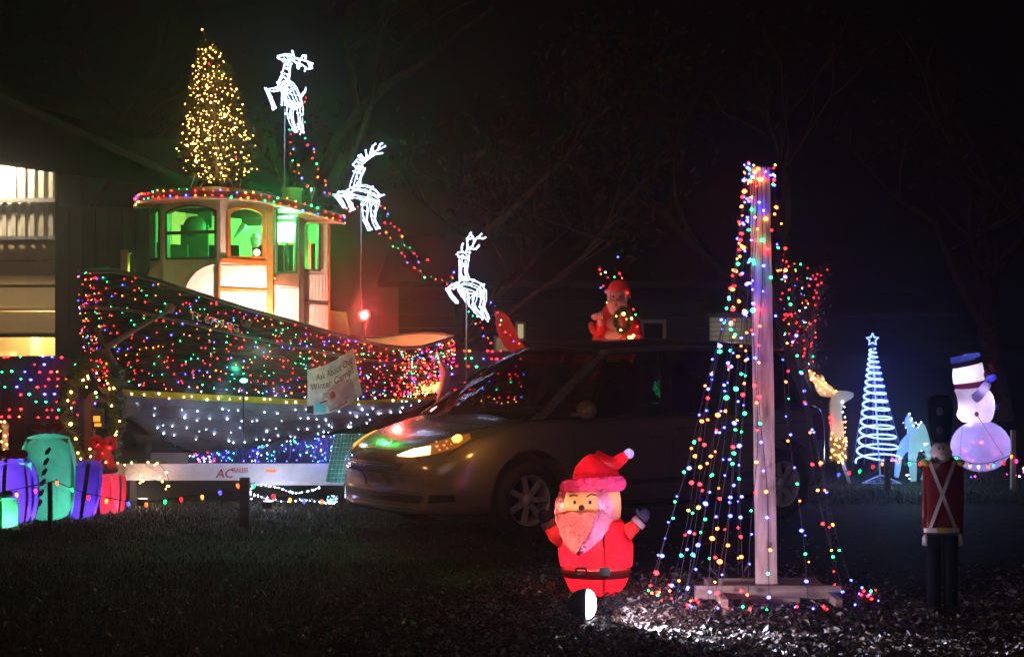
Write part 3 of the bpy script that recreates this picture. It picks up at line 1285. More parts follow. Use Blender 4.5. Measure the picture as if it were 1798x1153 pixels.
# funnel behind the roof, whistle and mast
fu = W(513, 352, 19.6)
m = MB()
m.lathe([(.11, -.5), (.11, .10), (.125, .11), (.125, .14), (.10, .14), (.10, .02), (0, .02)], fu, 18, sx=1.0)
m.build("funnel", pm('funnel_buff', (.55, .42, .2), .5), boat)
m = MB()
q = W(548, 345, 19.3)
m.lathe([(.008, -.3), (.008, 0), (.02, .01), (.02, .09), (.028, .10), (0, .11)], q, 10)
m.build("horn", pm('horn_steel', (.6, .6, .62), .25, 1), boat)
lamp("roof_green_fill", q + Vector((-.05, -.04, .06)), 2.5, (.1, 1, .25), boat, .03)  # added green fill for funnel and roof, no lamp fitting here
# stern box and low cabin aft
m = MB()
pts = [W(580, 545, 19.0), W(608, 548, 19.0), W(616, 600, 19.0), W(578, 600, 19.0)]
m.prism(pts, (-.1, .35, 0))
m.build("aft_locker", pm('locker_tan', (.5, .3, .2), .55), boat)
# bow mast stub (samson post) lit yellow
m = MB()
p0, p1 = W(226, 446, 18.35), W(224, 486, 18.35)
m.tube([p0, p1 - Vector((0, 0, .3))], .014, 6)
m.tube([p0, p0 + Vector((.03, 0, .01))], .01, 5)
m.build("jack_staff", pm('staff_yellow', (.8, .75, .2), .4, emis=None), boat)
m = MB()
p2 = W(219, 455, 18.45)
m.box(p2 - Vector((0, 0, .2)), (.07, .07, .6))
m.build("bitt", pm('bitt_brown', (.3, .12, .08), .6), boat)
lamp("deck_glow_bow", W(232, 470, 18.3), .5, (.7, 1, .25), boat, .03)

# deck flood that burns out the side of the house
d1 = W(432, 562, 18.0)
f1 = thing("flood_light", "small white floodlight hidden inside the bulwark shining up at the wheelhouse side", "floodlight", d1 - Vector((0, 0, .2)))
m = MB()
m.lathe([(.03, -.08), (.06, -.03), (.065, 0)], d1, 12)
m.bar(d1 + Vector((0, 0, -.08)), d1 + Vector((0, 0, -.24)), .02, .02)
hs = m.build("housing", black_m, f1)
m = MB()
m.lathe([(0, -.02), (.055, -.02)], d1, 12)
m.build("lens", glow('flood_lens', (1, .8, .7), 10), f1)
lamp("flood_beam", d1 + Vector((.10, .10, .03)), 125, (1, .60, .50), f1, .05)
# red flood on a stand aft
rp_ = W(640, 553, 19.35)
f2 = thing("flood_light", "red floodlight on a thin stand above the boat's stern deck", "floodlight", rp_ - Vector((0, 0, .55)))
m = MB()
m.lathe([(.035, 0), (.05, .05), (.055, .1)], rp_ + Vector((0, .1, 0)), 14, rot=Matrix.Rotation(R(90), 3, 'X'))
m.bar(rp_ + Vector((0, .06, -.04)), rp_ + Vector((0, .06, -.55)), .015, .015)
m.build("housing", black_m, f2)
m = MB()
m.ball(rp_ + Vector((0, -.03, 0)), (.037, .02, .037), 14, 8)
m.build("filament", glow('red_flood_lens', (1, .12, .09), 160), f2)
m = MB()
m.ball(rp_ + Vector((0, -.005, 0)), (.066, .02, .066), 18, 8)
m.build("lens", glow('red_flood_rim', (1, .03, .03), 5), f2)
lamp("red_beam", rp_ + Vector((0, -.06, 0)), 170, (1, .07, .06), f2, .05)

# ---------------------------------------------------------------- hull lights
hl = thing("hull_light_net", "multicoloured net lights draped over the boat's black topsides", "net lights", tug_base + PD * .9 + Vector((0, 0, 1.0)))
rnd = random.Random(11)
seq = 'rgrborgrrbog'
pts_top = []
for j in range(12):
    t = .03 + j * .053
    n = 46
    for i in range(n):
        s = .015 + (i + rnd.uniform(-.35, .35)) / n * .98
        if rnd.random() < .18:
            continue
        pts_top.append((s, t + rnd.uniform(-.017, .017), seq[(i // 2 + j * 7) % 12]))
big = []
small = []
for s, t, c in pts_top:
    p = hull(s, 1, t, .02)
    px = CX + p.x * F / p.y
    if px > 640 or px < 172:
        big.append((p, c if rnd.random() < .5 else rnd.choice('rrpo' if px > 640 else 'rrgo')))
    elif rnd.random() < .80:
        big.append((p, c))
for _ in range(150):       # denser net at the stern and round the bow
    s = rnd.uniform(.80, .985)
    small.append((hull(s, 1, rnd.uniform(.02, .66), .025), rnd.choice('rrpproowkg')))
for _ in range(110):
    s = rnd.uniform(.0, .05)
    small.append((hull(s, rnd.choice((1, 1, -1)), rnd.uniform(.0, .62), .03), rnd.choice('rrrogbky')))
for _ in range(120):      # garland bunch low at the stern
    q = hull(rnd.gauss(.90, .022), 1, rnd.gauss(.56, .045), .03 + rnd.random() * .05)
    small.append((q, rnd.choice('okkoyrk')))
for _ in range(230):
    small.append((hull(rnd.uniform(.02, .97), 1, rnd.uniform(.02, .66), .018), rnd.choice('rrrogbog')))
rnd.shuffle(big)
for p, c in big[:300]:
    bulb(hl, p, c, .0082)
bulbs_stuff("small_bulbs", hl, small + big[300:], .007)
wm = MB()
for j in range(12):
    t = .03 + j * .053
    wm.tube([hull(.01 + .985 * i / 60, 1, t + .01 * math.sin(i * 1.9 + j), .012) for i in range(61)], .0022, 3)
wm.build("wire", wire_m, hl)
wl_ = thing("white_light_net", "white net lights hanging over the boat's grey bottom", "net lights", tug_base + PD * .95 + Vector((0, 0, .6)))
k = 0
for j in range(6):
    for i in range(27):
        s = .07 + (i + rnd.uniform(-.4, .4)) / 27 * .86
        t = .645 + j * .052 + rnd.uniform(-.014, .014)
        if rnd.random() < .34 or t > .93:
            continue
        bulb(wl_, hull(s, 1, t, .022), 'w', .0068 if rnd.random() < .8 else .010)
wm = MB()
for j in range(6):
    wm.tube([hull(.05 + .9 * i / 50, 1, .645 + j * .052 + .008 * math.sin(i * 2.3 + j), .014) for i in range(51)], .002, 3)
wm.build("wire", wire_m, wl_)
# green spot on the hull side
gp = W(428, 668, 17.75)
gs = thing("green_spotlight", "small green spotlight glowing against the middle of the hull", "spotlight", gp)
m = MB()
m.ball(gp, (.04, .02, .022), 10, 6)
m.build("lens", glow('green_spot_lens', (.12, 1, .6), 9), gs)
m = MB()
m.bar(gp + Vector((0, -.02, -.02)), Vector((gp.x, gp.y - .02, 0)), .012, .012)
m.build("stake", black_m, gs)
lamp("green_spot_light", gp + Vector((0, -.04, .05)), 4, (.05, 1, .5), gs, .03)
# cool light washing the bottom paint, white star like LED on the ground
for px, py, Y, pw, lab in ((470, 868, 16.95, 7, "white floodlight on the grass shining on the trailer's lettered rail"), (250, 868, 17.25, 5, "white floodlight on the grass below the boat's bow")):
    q = W(px, py, Y)
    q.z = .07
    f3 = thing("flood_light", lab, "floodlight", (q.x, q.y, 0))
    m = MB()
    m.box(q + Vector((0, -.02, 0)), (.10, .04, .07))
    m.bar(q + Vector((0, -.02, 0)), Vector((q.x, q.y - .02, 0)), .015, .015)
    m.build("housing", black_m, f3)
    lamp("flood_beam", q + Vector((0, .06, .06)), pw, (.72, .72, 1.0) if px > 300 else (1, .8, .6), f3, .05)

# ---------------------------------------------------------------- trailer
TB = W(400, 885, 17.4)
tr = thing("boat_trailer", "white boat trailer under the tug with red lettering on its side rail", "trailer", (TB.x, TB.y, 0))
tw = pm('trailer_white', (.72, .70, .72), .4, var=.1)
Yt = 17.38
zr1, zr0 = W(0, 814, Yt).z, W(0, 843, Yt).z
m = MB()
xa, xb = W(196, 0, Yt).x, W(720, 0, Yt).x
m.box(((xa + xb) / 2, Yt + .03, (zr0 + zr1) / 2), (xb - xa, .05, zr1 - zr0))
m.build("side_rail", tw, tr)
m = MB()
m.box(((xa + xb) / 2 + 1, Yt + .05, zr0 - .025), (xb - xa - .6, .08, .05))
m.box(((xa + xb) / 2, Yt + 1.7, (zr0 + zr1) / 2), (xb - xa, .05, zr1 - zr0))
for px in (230, 400, 560, 690):
    m.box((W(px, 0, Yt).x, Yt + .85, zr0 + .04), (.07, 1.62, .06))
m.build("cross_frame", tw, tr)
for px in (250, 545, 690):
    m = MB()
    x = W(px, 0, Yt).x
    m.bar((x, Yt + .2, zr1), (x, Yt + .35, zr1 + .22), .05, .07)
    m.box((x, Yt + .38, zr1 + .24), (.3, .12, .06))
    m.build("bunk", pm('bunk_carpet', (.05, .05, .05), .9), tr)
m = MB()
x = W(215, 0, Yt).x
m.bar((x, Yt + .5, 0), (x, Yt + .5, zr1), .06, .06)
m.box((x, Yt + .5, .01), (.16, .16, .02))
m.build("jack", pm('jack_steel', (.3, .3, .3), .4, .8), tr)
# tongue-end warm lit gusset plates
for px in (222, 256):
    m = MB()
    x = W(px, 0, Yt).x
    m.prism([(x, Yt - .01, zr0 + .01), (x + .11, Yt - .01, (zr0 + zr1) / 2), (x, Yt - .01, zr1 - .01)], (0, -.02, 0))
    m.build("gusset", tw, tr)
for body, px0, py, sz in (("AC", 379, 838, .125), ("TRAILERS", 406, 829, .066)):
    vs, fs = text_mesh(body, sz)
    m = MB()
    o0 = W(px0, py, Yt)
    sx_ = .62 if sz < .1 else 1.0
    sh = .18 if sz > .1 else 0
    m.add([(o0.x + v.x * sx_ + v.y * sh, Yt + .001, o0.z + v.y) for v in vs], fs)
    m.build("lettering", pm('letter_red', (.5, .04, .05), .5), tr)
m = MB()
q = W(476, 826.5, Yt)
m.box((q.x, Yt, q.z), (.10, .016, .024))
m.build("reflector_glint", glow('reflector_glow_orange', (1, .25, .04), .9), tr)  # orange reflection put in as emission, no lamp behind it
# wheels and fender, with a lit net over the fender
for px in (655, 715):
    x = W(px, 0, Yt).x
    for yy in (Yt + .08, Yt + 1.7):
        m = MB()
        rot = Matrix.Rotation(R(90), 3, 'X')
        m.lathe([(.17, -.085), (.27, -.09), (.30, -.05), (.30, .05), (.27, .09), (.17, .085)], (x, yy, .30), 24, rot=rot, cap=False)
        wo = m.build("wheel", pm('tyre_rubber', (.018, .018, .018), .8, bump=.2), tr)
        m = MB()
        m.lathe([(0, -.05), (.06, -.06), (.10, -.03), (.168, -.06), (.168, .05)], (x, yy, .30), 20, rot=rot)
        m.build("rim", tw, wo)
m = MB()
P = [W(618, 845, Yt - .12), W(622, 800, Yt - .12), W(632, 782, Yt - .12), W(740, 778, Yt - .12), W(752, 845, Yt - .12), W(744, 845, Yt - .12), W(732, 792, Yt - .12), W(640, 796, Yt - .12), W(632, 845, Yt - .12)]
m.prism(P, (0, .35, 0))
m.build("fender", tw, tr)
teal = thing("light_mesh", "pale teal square mesh of lights leaning on the trailer beside the car's nose", "light panel", W(592, 846, 17.0) * 1)
a0, a1, b0, b1 = W(572, 846, 17.02), W(645, 846, 17.02), W(588, 762, 17.2), W(655, 762, 17.2)
m = MB()
pts = []
for i in range(12):
    f = i / 11
    m.tube([a0.lerp(a1, f), b0.lerp(b1, f)], .0035, 4)
    m.tube([a0.lerp(b0, f), a1.lerp(b1, f)], .0035, 4)
    for j in range(12):
        pts.append((a0.lerp(a1, f).lerp(b0.lerp(b1, f), j / 11), 'c'))
m.build("mesh_wire", pm('teal_plastic', (.35, .75, .7), .4), teal)
m = MB()
m.add([a0 + Vector((0, .03, 0)), a1 + Vector((0, .03, 0)), b1 + Vector((0, .03, 0)), b0 + Vector((0, .03, 0))], [(0, 1, 2, 3)])
m.build("backing_cloth", pm('teal_cloth', (.16, .34, .33), .8, bump=.3), teal)
bulbs_stuff("small_bulbs", teal, pts[::5], .006)
lamp("panel_glow", (a0 + a1) / 2 + Vector((0, -.22, .12)), 1.6, (.4, 1, .95), teal, .05)
# dark skirt with dense blue lights between keel and rail
sk = thing("light_curtain", "dense blue and teal light curtain hung between the keel and the trailer rail", "light curtain", W(450, 812, 17.5))
top = [(330, 796), (400, 789), (460, 781), (520, 769), (560, 764), (640, 762)]
m = MB()
tp = [W(x, y, 17.52) for x, y in top]
bp_ = [W(x, 813, 17.52) for x, y in top]
m.grid([tp, bp_])
m.build("backing_cloth", pm('skirt_navy', (.012, .014, .04), .6, bump=.4), sk)
pts = []
strands = []
for i in range(150):
    x = rnd.uniform(332, 632)
    y0 = interp(top, x)
    y = rnd.uniform(y0 + 1, 811)
    c = rnd.choice('bbbcbcgw') if x > 380 else rnd.choice('rpbgcwr')
    pts.append((W(x, y, 17.47), c))
bulbs_stuff("small_bulbs", sk, pts + [(W(rnd.uniform(332, 632), 0, 17.48) * 1, 'b') for _ in range(0)], .0085)
m = MB()
for i in range(90):
    x = rnd.uniform(335, 630)
    y0 = interp(top, x)
    m.tube([W(x, y0, 17.49), W(x + rnd.uniform(-5, 5), rnd.uniform(y0 + 8, 811), 17.49)], .0022, 3)
m.build("tinsel", pm('blue_tinsel', (.15, .2, .8), .15, .9), sk, kind="stuff")
lamp("hull_fill", W(560, 790, 17.3), 3, (.3, .36, 1), sk, .1)  # added fill lights, they brighten the hull bottom beyond the curtain's own bulbs
lamp("hull_fill", W(420, 770, 17.05), 3.5, (.55, .6, 1), sk, .1)
lamp("hull_fill", W(300, 780, 17.05), 2.5, (.6, .6, 1), sk, .1)
# loops of white lights on the ground under the trailer
gl_ = thing("light_string", "loops of tiny white lights on the grass under the trailer axle", "string lights", (W(520, 0, 17.1).x, 17.1, 0))
path = [(440, 868), (442, 855), (452, 852), (470, 853), (490, 856), (505, 862), (520, 865), (545, 861), (560, 856)]
path2 = [(438, 880), (450, 868), (468, 876), (500, 880), (530, 878), (548, 879), (570, 882), (588, 883)]
pts = []
wm = MB()
for pa in (path, path2):
    c = smooth_path([W(x, y, 17.0) for x, y in pa], 5)
    for q in c:
        q.z = max(q.z, .02)
    wm.tube(c, .002, 3)
    for q in c[::2]:
        bulb(gl_, q, 'w', rnd.choice((.007, .008, .011)))
    pts += [(q + Vector((rnd.uniform(-.02, .02), 0, rnd.uniform(-.01, .02))), 'w') for q in c[1::3]]
for _ in range(40):
    q = W(rnd.uniform(572, 592), rnd.uniform(870, 884), 17.0)
    pts.append((Vector((q.x, q.y, max(.012, q.z))), rnd.choice('wwc')))
bulbs_stuff("small_bulbs", gl_, pts, .006)
wm.build("wire", white_wire, gl_)
wg = thing("light_string", "warm white lights trailing over the trailer tongue below the red bow", "string lights", W(240, 820, 17.2))
for x, y in ((207, 812), (219, 816), (231, 812), (260, 811), (276, 813), (247, 834), (246, 847), (251, 844), (285, 845), (294, 853), (291, 858), (297, 853), (292, 829), (272, 816), (281, 837)):
    bulb(wg, W(x, y, 17.2), 'k', .014)
wm = MB()
wm.tube(smooth_path([W(x, y, 17.21) for x, y in ((205, 812), (231, 812), (260, 811), (276, 813), (292, 829), (297, 853), (285, 845), (247, 838))]), .003, 4)
wm.build("wire", wire_m, wg)
lamp("banner_fill", W(560, 700, 17.0), 2.2, (.7, 1, .7), None, .05) if False else None
lamp("tongue_glow", W(250, 826, 17.15), .9, (1, .6, .25), wg, .04)

# ---------------------------------------------------------------- banners
def sheet(u, v):
    """u 0..1 left to right, v 0..1 bottom to top; hangs bellied on the hull"""
    top_ = W(lerp(540, 620, u), lerp(649, 611, u) + 7 * math.sin(math.pi * u), lerp(17.45, 17.62, u))
    bot_ = W(lerp(539, 636, u), lerp(727, 692, u) + 12 * math.sin(math.pi * u), lerp(17.5, 17.75, u))
    p = bot_.lerp(top_, v)
    p.y += -.05 * math.sin(math.pi * u) + .018 * math.sin(u * 9 + v * 4)
    return p


bn = thing("banner", "pale camp banner tied to the hull with brown words over a red and teal picture", "banner", W(590, 735, 17.5))
m = MB()
m.grid([[sheet(i / 16, j / 10) for j in range(11)] for i in range(17)])
m.grid([[sheet(i / 16, j / 10) + Vector((0, .004, 0)) for j in range(11)] for i in range(17)])
m.build("cloth", pm('banner_cloth', (.66, .70, .52), .6, var=.35, scale=9, bump=.2), bn)


def print_on(poly, mat, name="print"):
    c = Vector((sum(p[0] for p in poly) / len(poly), sum(p[1] for p in poly) / len(poly)))
    m = MB()
    k = len(poly)
    pts = [sheet(u, v) + Vector((0, -.004, 0)) for u, v in poly] + [sheet((u + c.x) / 2, (v + c.y) / 2) + Vector((0, -.0045, 0)) for u, v in poly] + [sheet(c.x, c.y) + Vector((0, -.005, 0))]
    fs = []
    for i in range(k):
        j = (i + 1) % k
        fs += [(i, j, k + j, k + i), (k + i, k + j, 2 * k)]
    m.add(pts, fs, smooth=True)
    m.build(name, mat, bn)


def blob(cx, cy, rx, ry, n=12, j=.15, sd=1):
    r_ = random.Random(sd)
    return [(cx + rx * math.cos(a) * r_.uniform(1 - j, 1 + j), cy + ry * math.sin(a) * r_.uniform(1 - j, 1 + j)) for a in [2 * math.pi * i / n for i in range(n)]]


print_on(blob(.62, .30, .30, .26, sd=3), pm('print_pink', (.62, .38, .33), .6, var=.3))
print_on(blob(.50, .33, .06, .085, sd=4), pm('print_red', (.62, .05, .04), .6))
print_on([(.13, .02), (.36, .02), (.36, .14), (.28, .24), (.16, .24)], pm('print_teal', (.12, .62, .5), .6), )
print_on([(.0, .02), (.12, .02), (.12, .2), (.0, .18)], pm('print_black', (.03, .03, .035), .6))
print_on([(.42, .03), (.75, .045), (.74, .075), (.42, .06)], pm('print_dark_red', (.4, .03, .03), .6))
print_on([(.24, .22), (.40, .245), (.40, .28), (.25, .255)], pm('print_black', (.03, .03, .035), .6))
for body, u0, v0, sc_, rise in (("Ask About Our", .2, .735, 1, 0), ("Winter Camp!", .07, .535, 1, 0)):
    vs, fs = text_mesh(body, 1.0)
    w_ = max(v.x for v in vs)
    k = (.76 if body[0] == 'A' else .86) / w_
    m = MB()
    m.add([sheet(u0 + v.x * k, v0 + v.y * .2) + Vector((0, -.007, 0)) for v in vs], fs)
    m.build("lettering", pm('letter_brown', (.22, .08, .03), .6), bn)
lamp("banner_fill", W(560, 668, 16.7), 5, (.75, 1, .75), bn, .05)  # added fill light, the banner has no lamp of its own
pk = thing("banner", "pink cloth banner hanging folded at the boat's stern", "banner", W(778, 705, 19.0))
m = MB()
L_ = [(764, 612), (768, 630), (772, 650), (772, 672), (766, 704)]
R_ = [(768, 612), (778, 634), (793, 655), (787, 678), (772, 702)]
m.grid([[W(x, y, 18.9) for x, y in L_], [W((a + c) / 2, (b + d) / 2, 18.82) for (a, b), (c, d) in zip(L_, R_)], [W(x, y, 18.95) for x, y in R_]])
m.build("cloth", pm('banner_pink', (.75, .3, .38), .6, var=.2), pk)
lamp("stern_glow", W(752, 655, 18.6), 1.1, (1, .3, .25), pk, .05)

# ---------------------------------------------------------------- anchor spar at the bow
an = thing("anchor", "long iron anchor leaning against the bow above the lit wreath", "anchor", W(185, 700, 17.6) * 1)
ir = pm('anchor_iron', (.22, .14, .12), .5, var=.4, bump=.2)
m = MB()
m.tube([W(296, 545, 17.6), W(240, 577, 17.5), W(186, 611, 17.45)], [.02, .024, .03], 8)
m.build("shank", ir, an)
m = MB()
m.tube(smooth_path([W(148, 666, 17.5), W(157, 645, 17.48), W(176, 618, 17.45), W(190, 622, 17.45), W(197, 650, 17.45), W(195, 700, 17.45)]), .024, 8)
m.build("arm", ir, an)
m = MB()
m.tube([W(168, 575, 17.55), W(204, 640, 17.4)], .018, 7)
m.build("stock", ir, an)
m = MB()
m.prism([W(140, 676, 17.5), W(150, 660, 17.5), W(160, 668, 17.5)], (0, .03, 0))
m.prism([W(186, 690, 17.45), W(205, 690, 17.45), W(196, 712, 17.45)], (0, .03, 0))
m.build("fluke", ir, an)
pkr = thing("wooden_prop", "grey timber prop slanting from the bow bottom behind the wreath", "prop", W(205, 745, 17.6) * 1)
m = MB()
m.bar(W(196, 738, 17.55), W(242, 714, 17.6), .05, .09)
m.bar(W(200, 735, 17.56), Vector((W(200, 0, 17.56).x, 17.56, 0)), .05, .07)
m.build("timber", pm('weathered_timber', (.2, .18, .17), .8, bump=.4), pkr)
# ================================================================ CHRISTMAS TREE ON THE CABIN ROOF
fir = pm('fir_needles', (.07, .10, .04), .6, var=.4)
tY = 18.9
tb = W(380, 334, tY)
xt = thing("christmas_tree", "slim green christmas tree with warm white lights standing on the wheelhouse roof", "christmas tree", tb)
prof = [(52, 2), (80, 12), (110, 32), (150, 42), (190, 52), (230, 62), (262, 70), (300, 68), (318, 30)]
cxs = [(52, 357), (100, 370), (160, 375), (230, 381), (320, 383)]
sc = tY / F
rnd = random.Random(5)
m = MB()
for _ in range(9000):
    y = rnd.uniform(70, 322)
    rr = interp(prof, y) * sc
    a = rnd.uniform(0, 6.283)
    q = math.sqrt(rnd.random()) * rr * (1 + .12 * math.sin(y * .55 + a * 3))
    p = W(interp(cxs, y), y, tY) + Vector((math.cos(a) * q, math.sin(a) * q, 0))
    d = Vector((math.cos(a), math.sin(a), rnd.uniform(-.5, .5))).normalized() * rnd.uniform(.03, .07)
    w = Vector((-math.sin(a), math.cos(a), rnd.uniform(-.6, .6))) * .009
    m.add([p - w, p + w, p + d], [(0, 1, 2)])
m.build("foliage", fir, xt, kind="stuff")
m = MB()
m.tube([W(383, 334, tY), W(375, 160, tY), W(357, 55, tY)], [.025, .015, .004], 6)
m.build("trunk", bark, xt)
m = MB()
for x0, y0, x1, y1 in ((332, 334, 343, 306), (345, 334, 356, 322), (402, 308, 412, 334), (388, 325, 398, 334), (424, 312, 420, 334)):
    m.tube([W(x0, y0 + 4, tY - .15), W(x1, y1, tY - .1)], .006, 5)
    m.build("brace_rod", pm('rod_white', (.5, .5, .48), .5), xt)
    m = MB()
n = 0
while n < 250:
    y = rnd.uniform(80, 322)
    rr = interp(prof, y) * sc
    if rnd.random() > interp(prof, y) / 72 + .12:
        continue
    a = rnd.uniform(-3.1, .0) if rnd.random() < .85 else rnd.uniform(0, 3.1)
    q = rr * rnd.uniform(.55, 1.03)
    p = W(interp(cxs, y), y, tY) + Vector((math.cos(a) * q, math.sin(a) * q, 0))
    bulb(xt, p, 'k' if rnd.random() < .99 else 'r', rnd.choice((.007, .009, .012)))
    n += 1
pts = []
while len(pts) < 170:
    y = rnd.uniform(78, 322)
    rr = interp(prof, y) * sc
    if rnd.random() > interp(prof, y) / 72 + .1:
        continue
    a = rnd.uniform(-3.1, 0)
    pts.append((W(interp(cxs, y), y, tY) + Vector((math.cos(a), math.sin(a), 0)) * rr * rnd.uniform(.3, .95), 'k'))
bulbs_stuff("small_bulbs", xt, pts, .0075)
for x, y in ((355, 52), (361, 70), (373, 80), (375, 88)):
    bulb(xt, W(x, y, tY), 'k', .014)

# ================================================================ WIRE REINDEER on poles
led = glow('led_white_rope', (.45, .58, 1.0), 5)
YR = 20.6


LED = []


def cage(mb, pts, n=6, seed=0, rw=.0036, wob=1.0, Y=YR, zz=1):
    """limb cage from picture stations (px, py, radius px, depth offset)"""
    rnd = random.Random(seed)
    k = Y / F
    C, RR = [], []
    P = [(W(a, b, Y + d), r * k) for a, b, r, d in pts]
    for i in range(len(P) - 1):
        L = (P[i + 1][0] - P[i][0]).length
        m_ = max(1, int(L / .055))
        for j in range(m_):
            t = j / m_
            C.append(P[i][0].lerp(P[i + 1][0], t))
            RR.append(lerp(P[i][1], P[i + 1][1], t))
    C.append(P[-1][0])
    RR.append(P[-1][1])
    rings = []
    for i, c in enumerate(C):
        t = (C[min(i + 1, len(C) - 1)] - C[max(i - 1, 0)]).normalized()
        u = Vector((0, 1, 0))
        u = (u - t * u.dot(t)).normalized()
        w = t.cross(u)
        rings.append([c + (u * math.cos(6.283 * j / n + .4) * .8 + w * math.sin(6.283 * j / n + .4)) * RR[i] * rnd.uniform(.85, 1.1) for j in range(n)])
    for j in range(n):
        if rnd.random() < .8 or n < 5:
            mb.tube([r[j] for r in rings], rw, 4, smooth=False)
    for h_ in range(zz):
        mb.tube([r[(i * (1 if h_ % 2 else -1) + h_ * 2) % n] for i, r in enumerate(rings)], rw, 4, smooth=False)
    for r in rings[::3]:
        mb.tube(r, rw * .8, 4, closed=True, smooth=False)
    for r in rings:
        for q in r:
            if rnd.random() < .55:
                LED.append((q + Vector((rnd.gauss(0, .008), rnd.gauss(0, .008), rnd.gauss(0, .008))), 'w'))


def reindeer(label, base, body, neck, head, fl, fl2, hl_, hl2, antl, tail, pole, seed):
    d = thing("reindeer", label, "reindeer", base, "white wire reindeer on poles")
    LED.clear()
    for nm, stn, nn in (("body", body, 7), ("neck", neck, 6), ("head", head, 6), ("leg", fl, 4), ("leg", fl2, 4), ("leg", hl_, 5), ("leg", hl2, 5)):
        m = MB()
        cage(m, stn, nn, seed + len(stn) + nn)
        m.build(nm, led, d)
    for an in antl:
        m = MB()
        for br in an:
            m.tube([W(x, y, YR + o) for x, y, o in br], .005, 4)
            for (x, y, o), (x2, y2, o2) in zip(br, br[1:]):
                for f in (.2, .4, .6, .8):
                    LED.append((W(lerp(x, x2, f), lerp(y, y2, f), YR + lerp(o, o2, f)), 'w'))
            for x, y, o in br:
                m.ball(W(x, y, YR + o), .012, 5, 4)
        m.build("antler", led, d)
    bulbs_stuff("small_bulbs", d, list(LED), .010)
    m = MB()
    m.tube([W(x, y, YR) for x, y in tail], [.02, .012, .004][:len(tail)], 5)
    m.build("tail", led, d)
    m = MB()
    a, b_ = W(pole[0], pole[1], YR + .02), W(pole[2], pole[3], YR + .02)
    b_.z = 0
    m.tube([a, b_], .009, 6)
    m.build("pole", pm('pole_galvanised', (.35, .35, .37), .35, .8), d)
    return d


reindeer("topmost lit wire reindeer with its head thrown back high beside the roof tree", W(500, 597, YR) * 1,
         [(495, 155, 9, 0), (500, 145, 13, 0), (508, 160, 14, 0), (516, 175, 13, 0), (524, 188, 9, 0)],
         [(497, 148, 11, 0), (502, 130, 8, 0), (506, 112, 6, 0)],
         [(510, 104, 8, 0), (500, 101, 7, 0), (488, 101, 3, 0)],
         [(492, 155, 5, -.08), (480, 158, 4, -.1), (469, 158, 4, -.1), (475, 172, 3, -.1), (482, 191, 3.5, -.1)],
         [(500, 160, 5, .1), (497, 172, 4, .1), (498, 186, 4, .1)],
         [(512, 178, 8, -.08), (508, 198, 6, -.08), (512, 215, 4, -.08), (520, 232, 3, -.08)],
         [(524, 182, 8, .08), (527, 200, 5, .08), (527, 215, 4, .08), (531, 232, 3.5, .08)],
         [[[(512, 105, -.03), (522, 103, -.06), (535, 107, -.08), (549, 112, -.1)], [(518, 103, -.06), (513, 90, -.05)], [(528, 104, -.07), (532, 98, -.07), (537, 98, -.07), (536, 104, -.07)], [(540, 108, -.08), (544, 118, -.08)], [(545, 111, -.08), (548, 120, -.08), (536, 122, -.08), (535, 125, -.08)]],
          [[(512, 106, .05), (520, 110, .08), (530, 114, .1), (537, 119, .1)], [(520, 110, .08), (524, 121, .08)], [(525, 106, .08), (528, 116, .08), (522, 119, .08)]]],
         [(528, 170), (536, 160), (537, 153)], (500, 190, 497, 700), 1)
reindeer("middle lit wire reindeer prancing beside the wheelhouse roof edge", W(634, 597, YR) * 1,
         [(614, 340, 8, 0), (625, 336, 13, 0), (640, 338, 14, 0), (655, 344, 12, 0), (664, 350, 8, 0)],
         [(622, 332, 10, 0), (627, 312, 8, 0), (633, 295, 8, 0)],
         [(634, 292, 9, 0), (627, 287, 8, 0), (621, 292, 4, 0)],
         [(612, 340, 6, -.08), (596, 341, 5, -.1), (590, 343, 4, -.1), (600, 355, 3.5, -.1), (605, 365, 3, -.1)],
         [(618, 345, 6, .1), (608, 346, 4, .1), (615, 358, 3.5, .1), (620, 369, 3.5, .1)],
         [(643, 350, 9, -.08), (641, 372, 6, -.08), (641, 388, 4, -.08), (649, 404, 3.5, -.08)],
         [(660, 352, 8, .08), (655, 372, 6, .08), (656, 388, 4, .08), (663, 402, 4, .08)],
         [[[(636, 283, -.03), (644, 276, -.06), (655, 268, -.08), (676, 257, -.1)], [(644, 276, -.06), (642, 264, -.05)], [(650, 271, -.07), (652, 262, -.07)], [(656, 267, -.08), (654, 257, -.08), (659, 253, -.08)], [(664, 263, -.08), (667, 254, -.08), (671, 252, -.08)]],
          [[(638, 286, .05), (648, 278, .08), (660, 270, .1), (671, 269, .1)], [(634, 280, .02), (629, 274, .02), (634, 272, .02), (638, 278, .02)], [(648, 278, .06), (655, 272, .06)]]],
         [(664, 345), (670, 343), (676, 342)], (634, 345, 634, 700), 22)
